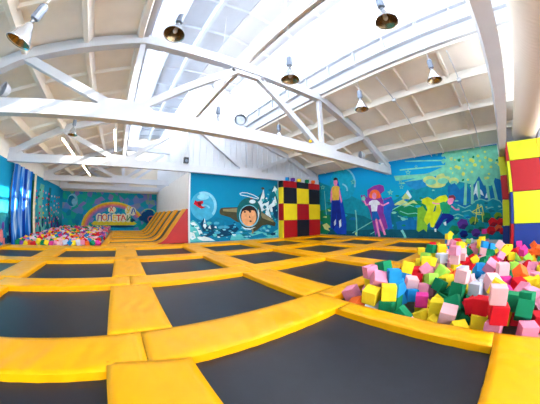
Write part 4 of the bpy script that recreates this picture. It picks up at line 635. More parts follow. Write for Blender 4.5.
pale_blue|9.642,3.582 9.537,3.546 9.589,3.454 9.67,3.481
pale_blue|9.537,3.546 9.442,3.496 9.516,3.415 9.589,3.454
pale_blue|9.442,3.496 9.36,3.433 9.452,3.367 9.516,3.415
pale_blue|9.36,3.433 9.293,3.359 9.4,3.31 9.452,3.367
pale_blue|9.293,3.359 9.244,3.278 9.362,3.247 9.4,3.31
pale_blue|9.244,3.278 9.215,3.192 9.339,3.181 9.362,3.247
pale_blue|9.215,3.192 9.206,3.104 9.333,3.113 9.339,3.181
pale_blue|9.206,3.104 9.218,3.018 9.342,3.047 9.333,3.113
band_teal|11.12,0.03 10.738,0.444 9.155,0.312 7.225,0.486 5.523,0.48 3.287,0.495 2.608,0.013 6.868,-0.05 11.315,-0.157
foam_pale|8.692,1.713 8.626,1.116 8.531,1.124 8.597,1.718
foam_pale|8.626,1.119 8.596,-0.004 8.5,0.002 8.531,1.121
foam_pale|5.459,0.414 5.331,0.242 5.204,0.321 5.331,0.492
foam_pale|5.338,0.255 5.209,-0.03 5.069,0.025 5.197,0.309
foam_pale|7.506,0.149 7,0.412 7.021,0.444 7.528,0.181
foam_pale|8.893,0.163 7.572,0.838 7.601,0.881 8.926,0.208
foam_pale|7.572,0.837 5.615,1.767 5.64,1.809 7.601,0.881
foam_pale|5.617,1.767 4.969,2.023 4.99,2.065 5.638,1.809
foam_pale|11.37,3.215 11.307,2.167 11.249,2.168 11.311,3.213
foam_pale|11.307,2.167 11.228,1.425 11.17,1.429 11.249,2.168
cloud_cream|8.54,0.158 8.563,0.082 8.62,0.049 8.676,0.078 8.699,0.152 8.676,0.228 8.619,0.261 8.563,0.232
royal_blue|10.266,3.838 9.999,3.735 9.704,2.442 9.4,0.92 9.407,0.1 10.191,0.069 10.831,0.551 10.693,2.502
pants_blue|10.57,2.567 9.999,2.531 9.865,1.754 9.786,0.919 9.966,0.498 10.187,0.635 10.241,1.624 10.331,0.632 10.572,0.341 10.751,0.914
white_ice|10.491,0.916 10.324,1.13 10.311,0.775 10.459,0.63
white_ice|10.039,0.988 9.861,1.128 9.833,0.641 10.01,0.497
shirt_yellow|10.602,3.41 10.412,3.492 10.084,3.473 9.912,3.342 10.002,2.46 10.601,2.468 10.656,3.008
skin_pink|10.621,3.397 10.584,2.929 10.656,2.5 10.738,2.288 10.797,2.509 10.747,3.088
skin_pink|9.948,3.331 9.859,2.942 9.741,2.375 9.816,2.212 9.911,2.525 10,2.954
skin_pink|10.427,3.93 10.097,3.933 10.075,3.672 10.194,3.441 10.357,3.472 10.44,3.684
hair_dark|10.456,3.904 10.402,4.058 10.216,4.092 10.058,3.986 10.062,3.742 10.153,3.897 10.393,3.882
violet|7.666,2.958 7.21,3.17 6.775,3.22 6.502,3.101 6.452,2.791 6.739,2.631 6.553,2.13 6.439,1.401 6.316,0.56 6.66,0.312 6.939,0.552 7.153,0.052 7.365,0.922 7.569,1.68 7.851,2.202 8.218,2.613 7.908,2.656 7.69,2.448
royal_dim|6.542,2.373 5.997,2.397 5.819,1.914 6.101,1.393 5.981,0.563 6.316,0.44 6.577,1.404
violet|8.176,2.67 8.115,2.276 8.039,2.282 8.099,2.675
violet|8.098,2.252 7.725,2.04 7.685,2.093 8.056,2.305
violet|6.61,1.397 6.349,0.551 6.283,0.568 6.543,1.412
violet|6.748,2.174 5.987,2.368 6.007,2.425 6.769,2.232
hair_orange|6.768,2.608 6.795,2.509 6.863,2.425 6.964,2.366 7.086,2.338 7.216,2.346 7.338,2.39 7.436,2.464 7.498,2.559 7.516,2.665 7.488,2.767 7.417,2.852 7.312,2.911 7.187,2.936 7.057,2.925 6.938,2.879 6.844,2.805 6.785,2.711
hair_orange|7.2,2.541 7.24,2.448 7.337,2.395 7.455,2.402 7.548,2.468 7.58,2.568 7.539,2.662 7.44,2.714 7.323,2.705 7.231,2.639
hair_orange|6.717,2.506 6.753,2.415 6.84,2.363 6.945,2.37 7.028,2.434 7.056,2.53 7.019,2.623 6.93,2.675 6.826,2.667 6.744,2.602
skin_pink|7.027,2.528 7.047,2.438 7.094,2.368 7.159,2.331 7.23,2.335 7.292,2.38 7.333,2.457 7.345,2.551 7.325,2.642 7.276,2.713 7.21,2.749 7.14,2.743 7.079,2.698 7.039,2.621
skin_pink|7.552,2.138 7.81,2.023 7.756,1.938 7.499,2.053
skin_pink|7.732,1.998 7.886,2.314 7.991,2.279 7.835,1.963
skin_pink|7.891,2.322 8.051,2.526 8.146,2.475 7.985,2.271
skin_pink|6.86,2.011 6.614,1.878 6.564,1.95 6.81,2.084
skin_pink|6.568,1.875 6.166,2.036 6.206,2.113 6.61,1.953
skin_pink|7.173,1.097 7.052,0.478 6.912,0.502 7.032,1.118
skin_pink|7.051,0.476 6.938,0.009 6.8,0.04 6.912,0.504
skin_pink|6.928,1.084 6.696,0.534 6.566,0.578 6.796,1.126
skin_pink|6.697,0.537 6.545,0.126 6.415,0.167 6.565,0.576
shirt_white|7.582,2.187 7.356,2.288 7.01,2.279 6.804,2.12 6.838,1.962 6.965,1.968 7.035,1.576 7.425,1.575 7.456,1.991 7.589,1.997
shorts_blue|7.41,1.587 7.006,1.587 6.82,1.08 6.976,1.045 7.101,1.194 7.176,1.009 7.378,1.023
ray_green|7.842,2.426 7.891,2.32 8,2.281 8.106,2.333 8.147,2.445 8.097,2.552 7.987,2.59 7.881,2.537
aura_yellow|4.059,2.158 3.758,2.248 3.419,2.065 3.066,2.255 2.725,2.284 2.571,2.067 2.862,1.823 2.987,1.516 3.224,1.103 3.459,0.628 3.632,0.629 3.688,0.898 3.983,0.575 4.281,0.409 4.462,0.462 4.338,0.905 4.034,1.229 3.79,1.546 3.897,1.822 4.129,1.942
aura_green|4.379,1.679 4.076,1.776 3.851,1.441 4.038,1.011 3.806,0.683 3.865,0.358 4.043,0.52 4.341,0.353 4.462,0.462
aura_yellow|3.723,1.759 3.431,1.82 2.977,1.777 3.048,1.361 3.284,0.945 3.516,0.602 3.655,0.682 3.568,1.11 3.329,1.476
deep_teal|3.468,1.428 3.353,1.763 3.284,1.76 3.352,1.477
shirt_green|3.085,1.887 2.856,1.948 2.581,1.861 2.478,1.701 2.569,1.293 2.936,1.326 3.062,1.624
skin_pink|2.642,1.988 2.531,2.178 2.343,2.176 2.263,2.048 2.384,1.82 2.531,1.755 2.638,1.833
skin_pink|2.47,1.676 2.257,1.483 2.208,1.53 2.42,1.723
skin_pink|2.234,1.473 2.017,1.465 2.014,1.53 2.232,1.539
skin_pink|3.087,1.89 3.315,1.892 3.314,1.823 3.086,1.822
skin_pink|3.3,1.889 3.493,1.963 3.521,1.899 3.328,1.825
hair_brown|2.581,2.088 2.539,2.241 2.305,2.256 2.182,2.115 2.267,1.967 2.326,2.103 2.491,2.113
pants_blue|2.959,1.337 2.569,1.314 2.33,1.184 2.322,1.041 2.589,0.861 2.723,0.78 2.81,0.937 2.685,1.07 2.865,1.011 3.059,0.732 3.242,0.5 3.424,0.575 3.262,0.892 3.076,1.152
white_ice|2.912,0.856 2.755,0.916 2.746,0.698 2.846,0.73
white_ice|3.425,0.532 3.31,0.553 3.31,0.373 3.401,0.383
cube_violet|1.534,0.705 1.749,0.496 2.065,0.557 2.165,0.833 1.944,1.043 1.63,0.976
cube_violet_dark|1.848,0.769 1.534,0.705 1.749,0.496 2.065,0.557
cube_green|2.022,0.414 2.217,0.22 2.507,0.273 2.601,0.524 2.401,0.719 2.113,0.662
cube_green_dark|2.31,0.469 2.022,0.414 2.217,0.22 2.507,0.273
cube_lime|1.003,0.852 1.18,0.683 1.439,0.736 1.518,0.961 1.337,1.13 1.08,1.074
cube_green_dark|1.26,0.906 1.003,0.852 1.18,0.683 1.439,0.736
cube_green|0.324,0.994 0.535,0.797 0.84,0.861 0.933,1.126 0.717,1.324 0.414,1.255
cube_green_dark|0.628,1.059 0.324,0.994 0.535,0.797 0.84,0.861
cube_red|0.017,0.781 0.19,0.618 0.442,0.67 0.521,0.888 0.345,1.051 0.093,0.997
cube_red_dark|0.268,0.834 0.017,0.781 0.19,0.618 0.442,0.67
cube_lime|-0.214,1.062 -0.061,0.921 0.16,0.969 0.226,1.159 0.07,1.301 -0.15,1.251
cube_green_dark|0.006,1.111 -0.214,1.062 -0.061,0.921 0.16,0.969
cube_red|-0.374,0.775 -0.216,0.627 0.015,0.675 0.087,0.873 -0.074,1.021 -0.304,0.971
cube_red_dark|-0.144,0.824 -0.374,0.775 -0.216,0.627 0.015,0.675
cube_teal|1.235,0.468 1.397,0.308 1.637,0.354 1.714,0.562 1.549,0.722 1.31,0.673
cube_green_dark|1.474,0.515 1.235,0.468 1.397,0.308 1.637,0.354
cube_teal|0.67,0.571 0.858,0.388 1.135,0.442 1.224,0.683 1.032,0.866 0.756,0.808
cube_green_dark|0.946,0.626 0.67,0.571 0.858,0.388 1.135,0.442
cube_navy|1.562,0.223 1.717,0.067 1.949,0.108 2.026,0.309 1.868,0.466 1.636,0.421
cube_navy_dark|1.793,0.266 1.562,0.223 1.717,0.067 1.949,0.108
cube_violet|0.907,0.288 1.073,0.122 1.322,0.168 1.404,0.383 1.234,0.549 0.987,0.5
cube_violet_dark|1.155,0.335 0.907,0.288 1.073,0.122 1.322,0.168
cube_teal|0.437,0.237 0.601,0.074 0.847,0.12 0.928,0.332 0.762,0.495 0.517,0.446
cube_green_dark|0.682,0.284 0.437,0.237 0.601,0.074 0.847,0.12
cube_red|0.119,0.386 0.289,0.219 0.544,0.268 0.626,0.486 0.453,0.653 0.2,0.601
cube_red_dark|0.372,0.436 0.119,0.386 0.289,0.219 0.544,0.268
cube_orange|-0.221,0.503 -0.084,0.372 0.118,0.412 0.182,0.585 0.044,0.716 -0.157,0.674
cube_red_dark|-0.019,0.544 -0.221,0.503 -0.084,0.372 0.118,0.412
cube_red|-0.447,0.359 -0.312,0.229 -0.111,0.268 -0.045,0.439 -0.182,0.57 -0.383,0.529
cube_red_dark|-0.246,0.399 -0.447,0.359 -0.312,0.229 -0.111,0.268
ray_green|11.47,3.686 11.407,3.554 11.439,3.526 11.474,3.598
ray_green|11.407,3.554 11.232,3.526 11.342,3.51 11.439,3.526
ray_green|11.232,3.526 11.369,3.452 11.419,3.469 11.342,3.51
ray_green|11.369,3.452 11.334,3.318 11.399,3.395 11.419,3.469
ray_green|11.334,3.318 11.482,3.402 11.481,3.442 11.399,3.395
ray_green|11.482,3.402 11.638,3.346 11.566,3.411 11.481,3.442
ray_green|11.638,3.346 11.591,3.474 11.541,3.481 11.566,3.411
ray_green|11.591,3.474 11.725,3.576 11.614,3.537 11.541,3.481
ray_green|11.725,3.576 11.545,3.569 11.515,3.533 11.614,3.537
ray_green|11.545,3.569 11.47,3.686 11.474,3.598 11.515,3.533
ray_green|8.713,3.792 8.657,3.656 8.688,3.627 8.719,3.701
ray_green|8.657,3.656 8.492,3.626 8.597,3.61 8.688,3.627
ray_green|8.492,3.626 8.623,3.551 8.669,3.568 8.597,3.61
ray_green|8.623,3.551 8.592,3.412 8.652,3.492 8.669,3.568
ray_green|8.592,3.412 8.73,3.499 8.728,3.54 8.652,3.492
ray_green|8.73,3.499 8.878,3.442 8.809,3.509 8.728,3.54
ray_green|8.878,3.442 8.831,3.574 8.783,3.581 8.809,3.509
ray_green|8.831,3.574 8.955,3.679 8.851,3.639 8.783,3.581
ray_green|8.955,3.679 8.785,3.671 8.758,3.635 8.851,3.639
ray_green|8.785,3.671 8.713,3.792 8.719,3.701 8.758,3.635
ray_green|6.04,2.847 5.993,2.729 6.019,2.702 6.044,2.767
ray_green|5.993,2.729 5.857,2.708 5.944,2.69 6.019,2.702
ray_green|5.857,2.708 5.966,2.637 6.003,2.651 5.944,2.69
ray_green|5.966,2.637 5.94,2.516 5.989,2.584 6.003,2.651
ray_green|5.94,2.516 6.054,2.588 6.052,2.624 5.989,2.584
ray_green|6.054,2.588 6.176,2.533 6.119,2.594 6.052,2.624
ray_green|6.176,2.533 6.137,2.65 6.098,2.659 6.119,2.594
ray_green|6.137,2.65 6.239,2.739 6.154,2.707 6.098,2.659
ray_green|6.239,2.739 6.099,2.738 6.077,2.707 6.154,2.707
ray_green|6.099,2.738 6.04,2.847 6.044,2.767 6.077,2.707
ray_green|6.075,4.899 6.047,4.814 6.065,4.797 6.081,4.844
ray_green|6.047,4.814 5.955,4.792 6.014,4.785 6.065,4.797
ray_green|5.955,4.792 6.031,4.749 6.057,4.761 6.014,4.785
ray_green|6.031,4.749 6.018,4.663 6.049,4.714 6.057,4.761
ray_green|6.018,4.663 6.093,4.72 6.091,4.745 6.049,4.714
ray_green|6.093,4.72 6.178,4.69 6.137,4.728 6.091,4.745
ray_green|6.178,4.69 6.148,4.769 6.121,4.772 6.137,4.728
ray_green|6.148,4.769 6.214,4.836 6.157,4.809 6.121,4.772
ray_green|6.214,4.836 6.119,4.827 6.105,4.804 6.157,4.809
ray_green|6.119,4.827 6.075,4.899 6.081,4.844 6.105,4.804
ray_green|4.814,3.886 4.775,3.77 4.8,3.745 4.821,3.808
ray_green|4.775,3.77 4.648,3.744 4.73,3.73 4.8,3.745
ray_green|4.648,3.744 4.752,3.68 4.787,3.695 4.73,3.73
ray_green|4.752,3.68 4.732,3.562 4.776,3.63 4.787,3.695
ray_green|4.732,3.562 4.837,3.636 4.834,3.671 4.776,3.63
ray_green|4.837,3.636 4.953,3.588 4.897,3.644 4.834,3.671
ray_green|4.953,3.588 4.912,3.7 4.875,3.706 4.897,3.644
ray_green|4.912,3.7 5.004,3.789 4.926,3.755 4.875,3.706
ray_green|5.004,3.789 4.874,3.782 4.854,3.751 4.926,3.755
ray_green|4.874,3.782 4.814,3.886 4.821,3.808 4.854,3.751
ray_green|5.301,3.08 5.264,2.98 5.285,2.958 5.306,3.013
ray_green|5.264,2.98 5.151,2.962 5.223,2.947 5.285,2.958
ray_green|5.151,2.962 5.242,2.903 5.273,2.915 5.223,2.947
ray_green|5.242,2.903 5.222,2.8 5.262,2.858 5.273,2.915
ray_green|5.222,2.8 5.316,2.862 5.314,2.893 5.262,2.858
ray_green|5.316,2.862 5.417,2.817 5.369,2.868 5.314,2.893
ray_green|5.417,2.817 5.384,2.915 5.351,2.922 5.369,2.868
ray_green|5.384,2.915 5.467,2.991 5.397,2.963 5.351,2.922
ray_green|5.467,2.991 5.352,2.989 5.333,2.962 5.397,2.963
ray_green|5.352,2.989 5.301,3.08 5.306,3.013 5.333,2.962
ray_green|3.017,4.539 3.001,4.484 3.013,4.472 3.022,4.502
ray_green|3.001,4.484 2.943,4.47 2.981,4.465 3.013,4.472
ray_green|2.943,4.47 2.993,4.441 3.009,4.448 2.981,4.465
ray_green|2.993,4.441 2.986,4.384 3.005,4.417 3.009,4.448
ray_green|2.986,4.384 3.033,4.421 3.031,4.438 3.005,4.417
ray_green|3.033,4.421 3.087,4.4 3.06,4.426 3.031,4.438
ray_green|3.087,4.4 3.066,4.452 3.049,4.455 3.06,4.426
ray_green|3.066,4.452 3.106,4.496 3.071,4.478 3.049,4.455
ray_green|3.106,4.496 3.047,4.491 3.038,4.476 3.071,4.478
ray_green|3.047,4.491 3.017,4.539 3.022,4.502 3.038,4.476
ray_green|4.296,4.069 4.274,4.001 4.289,3.986 4.301,4.024
ray_green|4.274,4.001 4.2,3.985 4.248,3.977 4.289,3.986
ray_green|4.2,3.985 4.261,3.948 4.282,3.957 4.248,3.977
ray_green|4.261,3.948 4.251,3.877 4.276,3.918 4.282,3.957
ray_green|4.251,3.877 4.311,3.922 4.309,3.943 4.276,3.918
ray_green|4.311,3.922 4.379,3.894 4.347,3.927 4.309,3.943
ray_green|4.379,3.894 4.355,3.96 4.333,3.964 4.347,3.927
ray_green|4.355,3.96 4.408,4.014 4.362,3.993 4.333,3.964
ray_green|4.408,4.014 4.332,4.009 4.321,3.99 4.362,3.993
ray_green|4.332,4.009 4.296,4.069 4.301,4.024 4.321,3.99
ray_green|5.345,3.366 5.316,3.288 5.333,3.27 5.349,3.313
ray_green|5.316,3.288 5.229,3.272 5.285,3.262 5.333,3.27
ray_green|5.229,3.272 5.3,3.227 5.324,3.237 5.285,3.262
ray_green|5.3,3.227 5.285,3.148 5.316,3.193 5.324,3.237
ray_green|5.285,3.148 5.357,3.197 5.356,3.22 5.316,3.193
ray_green|5.357,3.197 5.436,3.163 5.399,3.202 5.356,3.22
ray_green|5.436,3.163 5.41,3.239 5.384,3.243 5.399,3.202
ray_green|5.41,3.239 5.473,3.298 5.419,3.276 5.384,3.243
ray_green|5.473,3.298 5.384,3.295 5.37,3.274 5.419,3.276
ray_green|5.384,3.295 5.345,3.366 5.349,3.313 5.37,3.274
sun_yellow|1.041,1.726 0.954,1.284 0.917,1.29 1.005,1.732
sun_yellow|0.933,1.304 1.353,1.369 1.358,1.335 0.938,1.27
sun_yellow|1.346,1.337 0.809,1.607 0.827,1.637 1.365,1.367
sun_yellow|0.836,1.619 0.747,1.18 0.711,1.186 0.8,1.625
sun_yellow|0.726,1.2 1.144,1.263 1.15,1.229 0.732,1.166
sun_yellow|1.129,1.242 1.005,1.725 1.041,1.734 1.165,1.25
sun_yellow|1.11,1.345 1.227,0.761 1.19,0.755 1.073,1.338
sun_yellow|0.848,1.331 0.806,0.845 0.769,0.848 0.811,1.333"""
